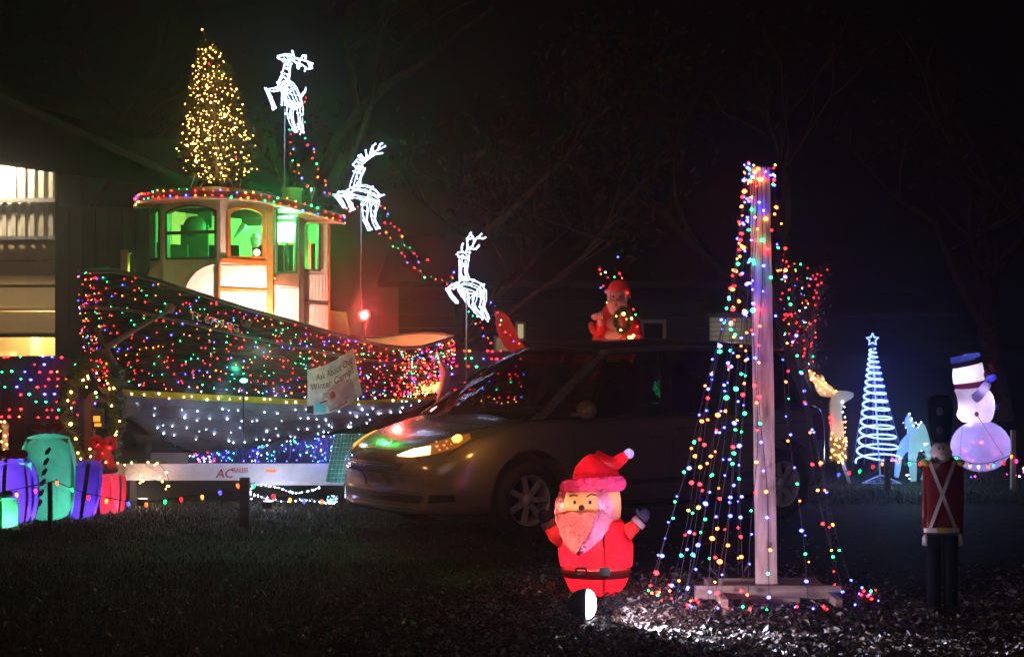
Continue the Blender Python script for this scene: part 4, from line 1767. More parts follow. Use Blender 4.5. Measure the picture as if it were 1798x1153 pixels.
reindeer("lowest lit wire reindeer rearing between the red floodlight and the car roof", W(819, 597, YR) * 1,
         [(805, 505, 8, 0), (815, 500, 12, 0), (828, 503, 14, 0), (840, 508, 12, 0), (847, 516, 8, 0)],
         [(815, 492, 10, 0), (813, 475, 8, 0), (814, 457, 8, 0)],
         [(824, 447, 9, 0), (812, 446, 9, 0), (803, 447, 5, 0)],
         [(805, 500, 6, -.08), (794, 503, 4.5, -.1), (786, 508, 4, -.1), (793, 520, 3.5, -.1), (803, 531, 3.5, -.1)],
         [(808, 508, 6, .1), (814, 518, 4, .1), (822, 532, 3, .1)],
         [(830, 515, 9, -.08), (828, 535, 6, -.08), (835, 545, 4, -.08), (847, 556, 3.5, -.08)],
         [(848, 510, 7, .08), (849, 525, 5, .08), (846, 538, 5, .08), (857, 561, 3.5, .08)],
         [[[(819, 441, -.03), (821, 430, -.06), (820, 419, -.08), (827, 409, -.1)], [(811, 441, -.02), (811, 432, -.02), (813, 428, -.02)], [(820, 421, -.07), (831, 417, -.07), (826, 411, -.07)]],
          [[(820, 438, .05), (830, 432, .08), (832, 424, .1), (838, 417, .1), (848, 419, .1), (852, 417, .1)], [(824, 437, .05), (836, 437, .05), (841, 431, .05)], [(838, 418, .08), (845, 411, .08)], [(833, 425, .07), (832, 421, .07)]]],
         [(846, 502), (851, 499)], (819, 510, 819, 720), 43)

# light strings running like reins from reindeer to reindeer down to the sleigh
rein = [[(535, 160), (537, 172), (531, 192), (536, 243), (540, 255), (551, 262), (549, 278), (556, 288), (558, 311), (571, 318), (570, 338)],
        [(508, 228), (510, 250), (515, 262), (510, 270), (514, 282), (524, 290), (517, 301), (530, 313), (540, 327)],
        [(579, 340), (586, 342), (609, 366), (613, 372), (640, 360), (651, 330)],
        [(668, 361), (681, 376), (676, 391), (693, 398), (706, 415), (710, 430), (727, 445), (735, 460), (751, 456)],
        [(667, 410), (678, 408), (690, 433), (705, 444), (715, 461), (728, 470), (746, 487), (765, 490), (785, 499), (797, 478), (790, 503)],
        [(849, 530), (862, 531), (873, 549), (880, 562), (878, 570), (887, 583), (902, 599), (918, 613), (930, 616)],
        [(823, 547), (835, 568), (843, 566), (849, 590), (862, 602)]]
for i, pa in enumerate(rein):
    lab = ["light string hanging from the topmost reindeer's tail", "light string hanging from the topmost reindeer's hind legs", "light string looped under the middle reindeer's belly",
           "light string sloping from the middle reindeer's tail down to the lowest reindeer", "light string sagging below the middle reindeer towards the lowest reindeer",
           "light string sloping from the lowest reindeer down over the red sleigh", "short light string hanging below the lowest reindeer"][i]
    q0 = W(pa[0][0], pa[0][1], YR)
    s_ = thing("light_string", lab, "string lights", q0, "light strings joining the reindeer")
    pts = [W(x, y, YR + .05 * math.sin(i + x)) for x, y in pa]
    m = MB()
    m.tube(smooth_path(pts, 3), .0035, 4)
    m.build("wire", wire_m, s_)
    for j, p in enumerate(pts):
        bulb(s_, p, 'rrogrbrgorb'[(j + i * 3) % 11], .0115)
        if j + 1 < len(pts) and (pts[j + 1] - p).length > .12:
            bulb(s_, p.lerp(pts[j + 1], .5) + Vector((.01, 0, .02)), 'brgorrgo'[(j * 3 + i) % 8], .008)

# ================================================================ SANTA IN HIS SLEIGH (behind the car)
YS = 21.0
k = YS / F
sb = W(985, 0, YS)
sl = thing("sleigh", "red sleigh on a dark stand behind the car with a high curled front", "sleigh", (sb.x, YS, 0))
red_s = pm('sleigh_red', (.42, .03, .02), .5, var=.15)
side = [(868, 545), (880, 545), (893, 556), (903, 575), (912, 596), (926, 614), (950, 624), (985, 628), (1010, 622), (1024, 606), (1036, 606), (1110, 608), (1124, 604), (1130, 612), (1120, 634), (1040, 640), (940, 636), (905, 626), (885, 608), (872, 580)]
for dy in (-.25, .3):
    m = MB()
    m.prism([W(x, y, YS + dy) for x, y in side], (0, .03, 0))
    m.build("side_panel", red_s, sl)
m = MB()
m.prism([W(935, 624, YS), W(1115, 622, YS), W(1112, 636, YS), W(938, 634, YS)], (0, .28, 0))
m.build("seat", red_s, sl)
for dy in (-.2, .3):
    m = MB()
    m.tube(smooth_path([W(x, y, YS + dy) for x, y in ((925, 660), (940, 676), (980, 684), (1090, 684), (1120, 676))]), .02, 6)
    for x in (930, 1080):
        m.tube([W(x, 636, YS + dy), W(x, 684, YS + dy)], .015, 5)
        p = W(x, 684, YS + dy)
        m.tube([p, (p.x, p.y, 0)], .025, 6)
    m.build("runner", pm('runner_dark', (.05, .03, .03), .4), sl)
m = MB()
m.tube(smooth_path([W(1036, 690, YS), W(1034, 672, YS), (W(1042, 658, YS)), W(1056, 649, YS), W(1076, 650, YS)], 4), .032, 8)
m.build("runner_curl", pm('runner_pink', (.6, .25, .2), .5), sl)
# Santa
sp_ = thing("santa_figure", "Santa figure in red sitting in the sleigh holding a lit wreath", "santa figure", W(1082, 640, YS))
red_c = pm('santa_red_suit', (.65, .03, .02), .7, var=.12, bump=.2)
fur = pm('santa_fur', (.72, .5, .45), .9, var=.15, scale=60, bump=.6)
skin = pm('santa_skin', (.6, .32, .25), .6, var=.08)


def ell(cx, cy, rx, ry, rd, dY, n=16, mm=10, mb=None, rot=0):
    mb = mb or MB()
    rt = Matrix.Rotation(rot, 3, 'Y')
    return mb.ball(W(cx, cy, YS + dY), (rx * k, rd, ry * k), n, mm, rot=rt)


m = MB()
m.lathe([(.30, -.28), (.31, -.1), (.27, .1), (.2, .3), (.11, .42), (0, .46)], W(1082, 592, YS), 20, sy=.7)
m.build("coat", red_c, sp_)
m = MB()
m.tube(smooth_path([W(1040, 570, YS - .05), W(1043, 580, YS - .16), W(1052, 583, YS - .2), W(1055, 565, YS - .24), W(1052, 555, YS - .25)]), .05, 9)
m.build("sleeve", red_c, sp_)
m = MB()
m.tube(smooth_path([W(1112, 565, YS - .0), W(1120, 580, YS - .1), W(1118, 592, YS - .2)]), .055, 9)
m.build("sleeve", red_c, sp_)
m = MB()
ell(1045, 556, 7, 6, .05, -.2, mb=m)
ell(1054, 566, 4.5, 7, .04, -.28, mb=m)
for i in range(4):
    m.tube([W(1048 + i * 3, 560, YS - .29), W(1047 + i * 3.4, 550 - (i % 3) * 1.5, YS - .3)], .011, 5)
m.build("hand", fur, sp_)
m = MB()
ell(1083, 522, 15, 17, .11, -.05, 18, 12, m)
ell(1083, 527, 3, 3.5, .03, -.16, 8, 6, m)
m.build("head", skin, sp_)
m = MB()
for cx, cy, rx, ry, dY in ((1083, 548, 17, 20, -.06), (1074, 534, 9, 9, -.1), (1092, 534, 9, 9, -.1), (1080, 572, 18, 20, -.1), (1078, 590, 20, 16, -.12), (1070, 520, 4, 13, -.04), (1098, 520, 4, 13, -.04)):
    ell(cx, cy, rx, ry, .1, dY, mb=m)
m.build("beard", fur, sp_)
m = MB()
ell(1078, 530, 6, 2.4, .03, -.17, 10, 6, m, .2)
ell(1088, 530, 6, 2.4, .03, -.17, 10, 6, m, -.2)
m.build("moustache", fur, sp_)
m = MB()
ell(1077, 521, 1.8, 1.4, .008, -.155, 8, 6, m)
ell(1089, 521, 1.8, 1.4, .008, -.155, 8, 6, m)
m.build("eye", black_m, sp_)
m = MB()
m.tube([W(1072, 517, YS - .14), W(1077, 515, YS - .155), W(1081, 517, YS - .15)], .007, 5)
m.tube([W(1086, 517, YS - .15), W(1090, 515, YS - .155), W(1094, 517, YS - .14)], .007, 5)
m.build("eyebrow", fur, sp_)
m = MB()
m.lathe([(.13, -.03), (.135, .0), (.11, .06), (.06, .10), (0, .115)], W(1086, 507, YS - .02), 18)
m.tube(smooth_path([W(1090, 498, YS), W(1100, 508, YS), W(1104, 525, YS)]), [.06, .06, .055, .05, .045, .04, .035, .03, .02][:9], 8)
m.build("hat", red_c, sp_)
m = MB()
m.tube([W(1083, 512, YS - .0) + Vector((.125 * math.cos(a), .115 * math.sin(a), .02 * math.sin(a))) for a in [i * .4488 for i in range(14)]], .028, 8, closed=True)
m.build("hat_brim", fur, sp_)
wr = thing("wreath", "small green wreath with warm lights held by the Santa in the sleigh", "wreath", W(1095, 568, YS - .3))
m = MB()
rnd = random.Random(8)
for i in range(1500):
    a = rnd.uniform(0, 6.283)
    c = W(1093 + math.cos(a) * 11, 562 + math.sin(a) * 20, YS - .32)
    d = Vector((rnd.gauss(0, 1), rnd.gauss(0, .7), rnd.gauss(0, 1))).normalized() * rnd.uniform(.03, .065)
    w = d.orthogonal().normalized() * .008
    m.add([c - w, c + w, c + d], [(0, 1, 2)])
m.build("foliage", fir, wr, kind="stuff")
for x, y, r in ((1082, 555, .016), (1095, 551, .024), (1109, 559, .02), (1090, 579, .018), (1105, 592, .024), (1112, 589, .022), (1100, 560, .012), (1110, 593, .02)):
    bulb(wr, W(x, y, YS - .38), 'k', r)
hs_ = thing("light_string", "few coloured lights draped over the Santa in the sleigh", "string lights", W(1080, 490, YS))
pts = [(1053, 473), (1055, 481), (1063, 478), (1067, 487), (1079, 486), (1088, 480), (1092, 488), (1059, 502), (1055, 505), (1065, 531), (1102, 514), (1112, 543), (1116, 552), (1119, 573), (1085, 451)]
m = MB()
m.tube(smooth_path([W(x, y, YS - .1) for x, y in pts[:7]]), .003, 4)
m.tube(smooth_path([W(x, y, YS - .1) for x, y in pts[10:14]]), .003, 4)
m.build("wire", wire_m, hs_)
for i, (x, y) in enumerate(pts):
    bulb(hs_, W(x, y, YS - .13), 'rowrgrorbkrrgrb'[i], .011)
# red flood lighting sleigh and Santa
q = W(1040, 690, 19.6)
q.z = .3
f4 = thing("flood_light", "red floodlight on the ground behind the car aimed up at the sleigh", "floodlight", (q.x, q.y, 0))
m = MB()
m.box(q, (.14, .07, .11))
m.box((q.x, q.y, .14), (.02, .02, .28))
m.build("housing", black_m, f4)
lamp("red_beam", q + Vector((0, .12, .06)), 95, (1, .12, .07), f4, .08, spot=85, target=W(1070, 560, YS))
# starburst of tiny green white lights behind the car's rear window
sb_ = thing("light_ball", "small ball of tiny pale green lights seen through the car's rear side window", "light ball", W(1160, 682, 19.5))
pts = []
for i in range(22):
    a, r = i * 2.4, math.sqrt((i + .5) / 22)
    pts.append((W(1159 + 14 * r * math.cos(a), 682 + 15 * r * math.sin(a), 19.5 - .08 * math.sqrt(1 - r * r)), 'g' if i % 5 else 'c'))
m = MB()
m.ball(W(1159, 682, 19.5), .075, 12, 8)
p = W(1159, 690, 19.5)
m.tube([p, (p.x, p.y, 0)], .012, 5)
m.build("globe", pm('globe_dark', (.02, .03, .02), .6), sb_)
bulbs_stuff("small_bulbs", sb_, pts, .011)
# pale bench and a yellow lit thing glimpsed under the windscreen
bc = thing("picnic_table", "low pale table behind the car seen through its front windows", "table", (W(860, 0, 20.2).x, 20.2, 0))
m = MB()
a, c = W(795, 708, 20.2), W(912, 712, 20.2)
m.box(((a.x + c.x) / 2, 20.2, a.z), (c.x - a.x, .3, .04))
m.build("table_top", pm('table_pale', (.55, .5, .45), .6), bc)
for x in (a.x + .08, c.x - .08):
    m = MB()
    m.box((x, 20.2, a.z / 2 - .01), (.05, .25, a.z - .04))
    m.build("leg", pm('table_pale', (.55, .5, .45), .6), bc)
st = thing("light_string", "warm and red lights lying on the pale table behind the car", "string lights", W(890, 704, 20.1))
for i, (x, y) in enumerate(((868, 700), (873, 706), (881, 708), (892, 706), (903, 701), (906, 705), (912, 672), (896, 665), (909, 660), (898, 662), (915, 678), (830, 700), (845, 703))):
    bulb(st, W(x, y, 20.05), 'kokkkkrorrork'[i], .012)
m = MB()
m.tube(smooth_path([W(x, y, 20.08) for x, y in ((830, 702), (868, 702), (881, 708), (903, 703), (915, 678), (909, 660))]), .003, 4)
m.build("wire", wire_m, st)

# ================================================================ WREATH WITH LANTERN (left)
YW = 16.9
wf = thing("wreath", "tall green garland arch with warm lights and a red bow beside the gift boxes", "wreath", (W(165, 0, YW).x, YW, 0))
loop = [(150, 845), (133, 800), (122, 755), (117, 715), (121, 685), (132, 660), (150, 638), (166, 630), (183, 636), (196, 652), (202, 680), (206, 720), (204, 755), (196, 800), (180, 845)]
lp = smooth_path([W(x, y, YW) for x, y in loop], 5)
m = MB()
for i in range(8000):
    c = rnd.choice(lp) + Vector((rnd.gauss(0, .035), rnd.gauss(0, .04), rnd.gauss(0, .035)))
    d = Vector((rnd.gauss(0, 1), rnd.gauss(0, .8), rnd.gauss(0, 1))).normalized() * rnd.uniform(.03, .07)
    w = d.orthogonal().normalized() * .007
    c.z = max(c.z, .08)
    m.add([c - w, c + w, c + d], [(0, 1, 2)])
m.build("foliage", fir, wf, kind="stuff")
m = MB()
m.tube(lp, .012, 6)
m.tube([lp[0], (lp[0].x, YW, 0)], .012, 5)
m.tube([lp[-1], (lp[-1].x, YW, 0)], .012, 5)
m.build("frame", black_m, wf)
for x, y, r in ((125, 688, .02), (119, 703, .018), (125, 716, .012), (124, 744, .022), (133, 770, .015), (146, 667, .016), (154, 660, .018), (155, 664, .014), (152, 679, .014), (168, 689, .016), (174, 667, .014), (189, 673, .016), (192, 682, .018), (200, 681, .018), (196, 712, .013), (210, 739, .014), (205, 757, .014), (203, 763, .016), (137, 795, .014), (158, 788, .014), (159, 801, .014), (142, 805, .012), (161, 813, .01), (142, 812, .01), (148, 825, .012), (170, 655, .014)):
    bulb(wf, W(x, y, YW - .08), 'k', r)
for x, y, c in ((160, 632, 'r'), (170, 634, 'r'), (178, 636, 'r'), (187, 638, 'o'), (183, 645, 'r'), (187, 660, 'o'), (172, 643, 'g'), (184, 655, 'r'), (176, 632, 'r'), (186, 668, 'y'), (183, 676, 'r'), (170, 697, 'g'), (167, 708, 'b'), (136, 728, 'r'), (188, 651, 'r')):
    bulb(wf, W(x, y, YW - .07), c, .010)
# bow
m = MB()
br = cloth('bow_red', (.75, .02, .02), .4, wr=.6, scale=14)
for sgn in (-1, 1):
    c = W(183, 780, YW - .16)
    m.tube(smooth_path([c, c + Vector((sgn * .05, -.02, .06)), c + Vector((sgn * .10, -.03, .05)), c + Vector((sgn * .10, -.02, -.03)), c + Vector((sgn * .03, 0, -.02)), c]), .028, 7)
    m.prism([c + Vector((sgn * .0, -.03, 0)), c + Vector((sgn * .05, -.03, -.01)), c + Vector((sgn * .12, -.02, -.22)), c + Vector((sgn * .05, -.03, -.25)), c + Vector((sgn * .01, -.03, -.12))], (0, .02, 0))
m.ball(c + Vector((0, -.03, 0)), .035, 10, 8)
m.build("bow", br, wf)
for x, y in ((180, 796), (186, 811), (172, 780), (192, 786)):
    bulb(wf, W(x, y, YW - .21), 'r' if y < 800 else 'o', .013)
for y_ in (140, 210, 270, 300):
    lamp("tree_fill", W(378 + (y_ % 40) - 20, y_, 18.75), 1.6, (1, .55, .18), xt, .1)  # added fill lamps inside the roof tree brighten its needles
lamp("wreath_glow", W(186, 800, YW - .5), .9, (1, .35, .2), wf, .04)
lamp("wreath_glow_warm", W(152, 720, YW - .35), 1.0, (1, .6, .25), wf, .08)
ln = thing("lantern_post", "brown post with a small glowing orange lantern window inside the wreath", "lantern", (W(165, 0, YW + .15).x, YW + .15, 0))
m = MB()
a = W(158, 700, YW + .15)
m.box((a.x, a.y, a.z / 2), (.09, .09, a.z))
m.prism([W(148, 706, YW + .1), W(158, 690, YW + .1), W(190, 706, YW + .1)], (0, .16, 0))
m.build("post", pm('post_brown', (.14, .05, .04), .7, bump=.3), ln)
m = MB()
c = W(171, 737, YW + .1)
m.box(c + Vector((0, .02, .01)), (.11, .1, .2))
lb = m.build("lantern_box", pm('lantern_dark', (.02, .015, .015), .6), ln)
m = MB()
m.box(W(170, 735, YW + .04), (.062, .02, .055))
m.box(W(172, 745.5, YW + .04), (.062, .02, .03))
m.build("pane", glow('lantern_glow', (1, .33, .03), 1.5), lb)
m = MB()
m.box(W(177, 738, YW + .025), (.012, .012, .05))
m.build("flame_bar", black_m, lb)

# white wrapped post at the left edge
wp = thing("lamp_post", "white post wrapped in warm lights at the picture's left edge behind the purple gift", "post", (W(9, 0, 17.6).x, 17.6, 0))
m = MB()
a = W(9, 748, 17.6)
m.tube([(a.x, 17.6, 0), (a.x, 17.6, a.z)], .035, 10)
m.ball((a.x, 17.6, a.z), .045, 10, 8)
m.build("post", pm('post_white', (.7, .6, .45), .5), wp)
for i, (x, y) in enumerate(((2, 740), (9, 765), (1, 756), (14, 762), (8, 740), (23, 799), (12, 780), (7, 790), (3, 775), (14, 795))):
    bulb(wp, W(x, y, 17.5), 'k' if i != 3 else 'r', .013)
lamp("post_glow", (a.x - .03, 17.3, a.z - .25), 1.0, (1, .62, .3), wp, .04)

# ================================================================ INFLATABLE GIFT BOXES
def soft_box(label, cx, cy0, cy1, wd, dp, Y, col, ribcol, lampcol, pw, yaw=0, bulge=.16, taper=.0, rib=('v',), lean=0):
    base = W(cx, cy1, Y)
    hgt = (cy1 - cy0) * Y / F
    base.z = 0.01
    g = thing("gift_box", label, "inflatable gift", base, "lit inflatable gift boxes")
    rot = Matrix.Rotation(R(yaw), 3, 'Z')
    n = 9

    def pt(face, u, v, off=0.0):
        # face 0..3 sides, 4 top ; u,v -1..1
        bu = 1 + bulge * (1 - abs(u) ** 2.2) * (1 - abs(v) ** 2.6)
        ed = .13 * (u * u * v * v)
        if face < 4:
            x, y, z = u * (1 - ed) * wd / 2, -dp / 2 * bu - off, (v * (1 - ed) * .5 + .5) * hgt
            if face % 2:
                x, y = u * (1 - ed) * dp / 2, -wd / 2 * bu - off
            kk = 1 + bulge * .45 * (1 - v * v)
            x *= kk
            sc_ = 1 - taper * (z / hgt)
            r = Matrix.Rotation(face * math.pi / 2, 3, 'Z')
            p = r @ Vector((x * sc_, y * sc_, z))
        else:
            p = Vector((u * (1 - ed) * wd / 2 * (1 - taper), v * (1 - ed) * dp / 2 * (1 - taper), hgt + bulge * .5 * wd * (1 - u * u) * (1 - v * v) * .5 + off))
        p.x += lean * p.z
        return base + rot @ p
    m = MB()
    for f in range(5):
        m.grid([[pt(f, -1 + 2 * i / n, -1 + 2 * j / n) for j in range(n + 1)] for i in range(n + 1)])
    m.build("skin", col, g)
    for kd in rib:
        m = MB()
        for f in (0, 1, 3, 4):
            u0, w_ = kd[1], kd[2]
            m.grid([[pt(f, u0 + w_ * (i - .5), -1 + 2 * j / n, .008) for j in range(n + 1)] for i in range(3)])
        m.build("ribbon", kd[0], g)
    zb = base.z + hgt * (1 + bulge * .12)
    if ribcol:
        m = MB()
        c = Vector((base.x, base.y, zb + .03)) + Vector((lean * hgt, 0, 0))
        s = wd * .30
        for sg in (-1, 1):
            m.ball(c + Vector((sg * s * .75, 0, s * .2)), (s * .62, s * .4, s * .42), 14, 8)
            m.ball(c + Vector((sg * s * .35, -s * .5, s * .1)), (s * .4, s * .35, s * .35), 12, 8)
        m.ball(c + Vector((0, -.02, s * .05)), s * .3, 10, 8)
        m.build("bow", ribcol, g)
    lamp("inner_lamp", base + Vector((-.36 * wd, -.26 * dp, hgt * .68)), pw * 1.1, lampcol, g, .03)
    lamp("inner_lamp", base + Vector((.22 * wd, -.1 * dp, hgt * .22)), pw * .9, lampcol, g, .03)
    return g


bow_dark = cloth('gift_bow_red', (.42, .03, .02), .25, wr=.5)
rib_dark = pm('gift_ribbon_dark', (.03, .06, .07), .6)
rib_red = cloth('gift_ribbon_red', (.4, .04, .1), .5)
purp = cloth('gift_purple', (.16, .06, .8), .65, wr=.3)
gren = cloth('gift_teal', (.09, .55, .36), .65, wr=.3)
redg = cloth('gift_red', (.8, .03, .08), .65, wr=.3)
mint = cloth('gift_mint', (.12, .8, .42), .65, wr=.3)
soft_box("big teal inflatable gift box with a red bow and a striped dark ribbon", 84, 772, 914, .40, .42, 16.2, gren, bow_dark, (.75, 1, .9), 3.4, yaw=18, bulge=.40, taper=.04, rib=())
soft_box("purple inflatable gift box with red ribbon at the left of the teal one", 24, 815, 920, .33, .36, 15.9, purp, bow_dark, (.8, .75, 1), 4.4, yaw=14, bulge=.38, rib=((rib_red, .62, .06), (rib_dark, -.45, .10)))
soft_box("purple inflatable gift box with dark ribbon between the teal and red ones", 140, 816, 912, .25, .36, 16.35, purp, None, (.8, .75, 1), 3.8, yaw=12, bulge=.32, rib=((rib_dark, .05, .14),), lean=.14)
soft_box("red inflatable gift box with a dark ribbon at the right end of the row", 187, 838, 904, .24, .30, 16.75, redg, pm('gift_bow_dark', (.03, .04, .06), .6), (1, .8, .8), 2.6, yaw=-16, bulge=.12, rib=((rib_dark, -.05, .14),), lean=.05)
soft_box("small mint green inflatable gift box at the left edge in front", 4, 876, 924, .25, .25, 15.5, mint, pm('gift_bow_dark', (.03, .04, .06), .6), (.9, 1, .9), 2.4, yaw=22, bulge=.06, rib=((cloth('gift_ribbon_green', (.02, .4, .12), .6), -.35, .16),))
# striped candy ribbon on the teal box
g = [o for o in scn.objects if o.get("label", "").startswith("big teal")][0]
m = MB()
for i in range(6):
    f = i / 6
    x = lerp(84, 66, f)
    y = lerp(783, 893, f)
    yy = 15.93 - .07 * math.sin(f * 3.1)
    m.prism([W(x - 4, y + 7, yy), W(x + 3, y + 1, yy), W(x + 6, y + 5, yy), W(x + 1, y + 14, yy), W(x - 6, y + 15, yy)], (0, .008, 0))
m.build("ribbon", pm('ribbon_maroon', (.08, .02, .04), .6), g)

# ================================================================ C9 STRINGS ON STAKES
def stake(label, x, y0, y1, wd=.05, mat=None, name="fence_post"):
    Y = GY(y1)
    a = W(x, y0, Y)
    m = MB()
    m.prism([(a.x - wd / 2, Y - wd / 2, 0), (a.x + wd / 2, Y - wd / 2, 0), (a.x + wd / 2, Y + wd / 2, 0), (a.x - wd / 2, Y + wd / 2, 0)], (0, 0, a.z))
    m.add([], [])
    for zz in (.3, .6):
        m.box((a.x, Y, a.z * zz), (wd + .006, wd + .006, .012))
    o = m.build(name, mat or pm('stake_steel', (.035, .03, .028), .6, var=.4), None, origin=(a.x, Y, 0))
    return tag(o, label, "stake"), a, Y


stake("thin dark steel stake in front of the teal gift box", 88, 846, 932, .036)
stake("thick dark wooden stake in front of the trailer", 430, 838, 925, .085)
stake("dark stake to the right of the spiral tree's foot", 1558, 806, 862, .06)
stake("light grey stake beside the snowman", 1779, 755, 862, .05, pm('stake_pale', (.4, .36, .34), .6))


def c9string(label, pts, bulbs_, Y, grp, droop=0.0):
    s_ = thing("light_string", label, "string lights", W(pts[0][0], pts[0][1], Y), grp)
    m = MB()
    m.tube(smooth_path([W(x, y, Y) for x, y in pts]), .0045, 5)
    m.build("wire", wire_m, s_)
    for x, y, c in bulbs_:
        o = bulb(s_, W(x, y, Y - .02), c, .016, 'c9', tilt=False)
        o.rotation_euler = (random.uniform(-.3, .3), random.uniform(-.35, .35), 0)
    return s_


grp = "strings of large coloured bulbs between the stakes"
c9string("string of large bulbs from the left edge to the steel stake", [(-5, 865), (40, 856), (88, 846)], [(29, 867, 'y'), (62, 860, 'p')], 15.3, grp)
c9string("string of large bulbs sagging from the steel stake to the wooden stake", [(88, 846), (100, 846), (126, 857), (155, 866), (190, 873), (225, 880), (257, 882), (290, 876), (320, 872), (355, 866), (386, 860), (417, 848), (430, 846)],
         [(100, 846, 'o'), (126, 858, 'g'), (155, 872, 'r'), (187, 878, 'y'), (225, 883, 'b'), (257, 884, 'o'), (290, 879, 'g'), (318, 875, 'r'), (355, 871, 'y'), (386, 863, 'b'), (417, 851, 'o')], 15.5, grp)
c9string("string of large bulbs from the wooden stake to the car's bumper", [(430, 846), (447, 850), (480, 866), (508, 874), (533, 875), (565, 876), (586, 872), (620, 868), (700, 850)],
         [(446, 852, 'g'), (480, 870, 'r'), (509, 876, 'y'), (533, 878, 'b'), (565, 879, 'o'), (586, 877, 'g')], 15.7, grp)
c9string("string of large bulbs passing in front of the deer and spiral tree", [(1462, 820), (1473, 825), (1490, 826), (1510, 820), (1532, 814), (1549, 806), (1558, 806)],
         [(1473, 832, 'b'), (1491, 829, 'r'), (1510, 826, 'g'), (1533, 818, 'r'), (1549, 813, 'y')], 19.2, grp)
c9string("string of large bulbs crossing in front of the doe and snowman", [(1558, 806), (1575, 807), (1597, 809), (1615, 811), (1640, 808), (1655, 804), (1679, 800), (1692, 808), (1703, 812), (1718, 814), (1735, 812), (1745, 810), (1762, 804), (1779, 796)],
         [(1567, 805, 'p'), (1577, 809, 'o'), (1597, 813, 'g'), (1616, 813, 'r'), (1679, 804, 'g'), (1692, 812, 'r'), (1703, 817, 'y'), (1718, 818, 'w'), (1735, 818, 'o'), (1745, 816, 'c'), (1762, 811, 'r'), (1776, 800, 'y')], 19.2, grp)
c9string("string of large bulbs from the pale stake to the right edge", [(1779, 796), (1786, 804), (1800, 812), (1815, 815)], [(1785, 808, 'p'), (1798, 822, 'w')], 19.2, grp)
# ================================================================ MINIVAN
VA = R(35)
a_ = Vector((math.cos(VA), math.sin(VA), 0))
n_ = Vector((math.sin(VA), -math.cos(VA), 0))
P0 = Vector((.107, 14.62, 0))
VO = P0 - a_ * 1.05 - n_ * .84


def V(x, w, z):
    return VO + a_ * x + n_ * w + Vector((0, 0, z))


van = thing("minivan", "dark minivan with lit headlight and amber turn lamp standing on the lane", "car", V(2.4, 0, 0))
paint = pm('van_paint', (.22, .20, .155), .22, .2, var=.05, scale=30, coat=.6)
vglass = glass('van_glass', (.30, .31, .31), .13)
vglass2 = glass('van_tinted_glass', (.16, .17, .17), .12)
rubber = pm('tyre_rubber', (.018, .018, .018), .8)
# x, zbottom, ztop centre, half width, front bow (how far the centre leads the corner)
ST = [(.0, .26, .60, .70), (.03, .24, .66, .78), (.10, .22, .73, .86), (.22, .21, .80, .915), (.45, .20, .88, .955), (.75, .20, .95, .965), (1.0, .20, 1.005, .965), (1.25, .20, 1.03, .97),
      (1.7, .20, 1.03, .98), (2.3, .20, 1.03, .985), (2.9, .20, 1.04, .985), (3.5, .20, 1.05, .98), (4.0, .21, 1.06, .965), (4.4, .23, 1.07, .93), (4.62, .26, 1.07, .88), (4.72, .30, 1.05, .80)]
rows = []
for x, zb, zt, w in ST:
    H_ = zt - zb
    half = [(.0, zb), (w * .82, zb), (w * .955, zb + .05), (w * .99, zb + .18), (w * 1.0, zb + H_ * .5), (w * .992, zb + H_ * .74), (w * .965, zt - .075), (w * .90, zt - .015), (w * .72, zt + .012), (w * .35, zt + .028), (.0, zt + .033)]
    bow = lambda ww: .30 * (abs(ww) / .95) ** 2.6 * max(0, 1 - x / .9)
    ring_ = [V(x + bow(ww), ww, z) for ww, z in half] + [V(x + bow(ww), -ww, z) for ww, z in reversed(half[1:-1])]
    rows.append(ring_)
m = MB()
m.grid(rows, closed=True)
kk = len(rows[0])
m.f.append(list(reversed(range(kk))))
m.m.append(0)
m.sm.append(True)
m.f.append([(len(rows) - 1) * kk + i for i in range(kk)])
m.m.append(0)
m.sm.append(True)
bodyo = m.build("body", paint, van)
sub = bodyo.modifiers.new("s", 'SUBSURF')
sub.levels = sub.render_levels = 2
cut = MB()
rotw = Matrix.Rotation(VA + R(90), 3, 'Z') @ Matrix.Rotation(R(90), 3, 'X')
WX = (1.05, 4.02)
for wx in WX:
    for sg in (1, -1):
        c = V(wx, sg * .82, .36)
        ax = n_ * sg
        ring0 = [c - ax * .12 + (a_ * math.cos(t) + Vector((0, 0, 1)) * math.sin(t)) * .405 for t in [i * math.pi / 18 for i in range(36)]]
        cut.prism(ring0, ax * .5)
co = cut.build("cutter", black_m)
for o_ in (bodyo, co):
    bm_ = bmesh.new()
    bm_.from_mesh(o_.data)
    bmesh.ops.recalc_face_normals(bm_, faces=bm_.faces)
    bm_.to_mesh(o_.data)
    bm_.free()
bo = bodyo.modifiers.new("b", 'BOOLEAN')
bo.object = co
bo.operation = 'DIFFERENCE'
bo.solver = 'EXACT'
dg = bpy.context.evaluated_depsgraph_get()
nm = bpy.data.meshes.new_from_object(bodyo.evaluated_get(dg))
bodyo.modifiers.clear()
bodyo.data = nm
if len(nm.materials) == 0:
    nm.materials.append(paint)
nm.polygons.foreach_set("material_index", [0] * len(nm.polygons))
bpy.data.objects.remove(co)
bo_off = ORG[bodyo.name]
bvh = BVHTree.FromPolygons([v.co + bo_off for v in nm.vertices], [tuple(p.vertices) for p in nm.polygons])


def proj(o, d, lift=.006):
    h = bvh.ray_cast(Vector(o), Vector(d).normalized())
    if h[0] is None:
        return None
    nn = h[1]
    if nn.dot(d) > 0:
        nn = -nn
    return h[0] + nn * lift


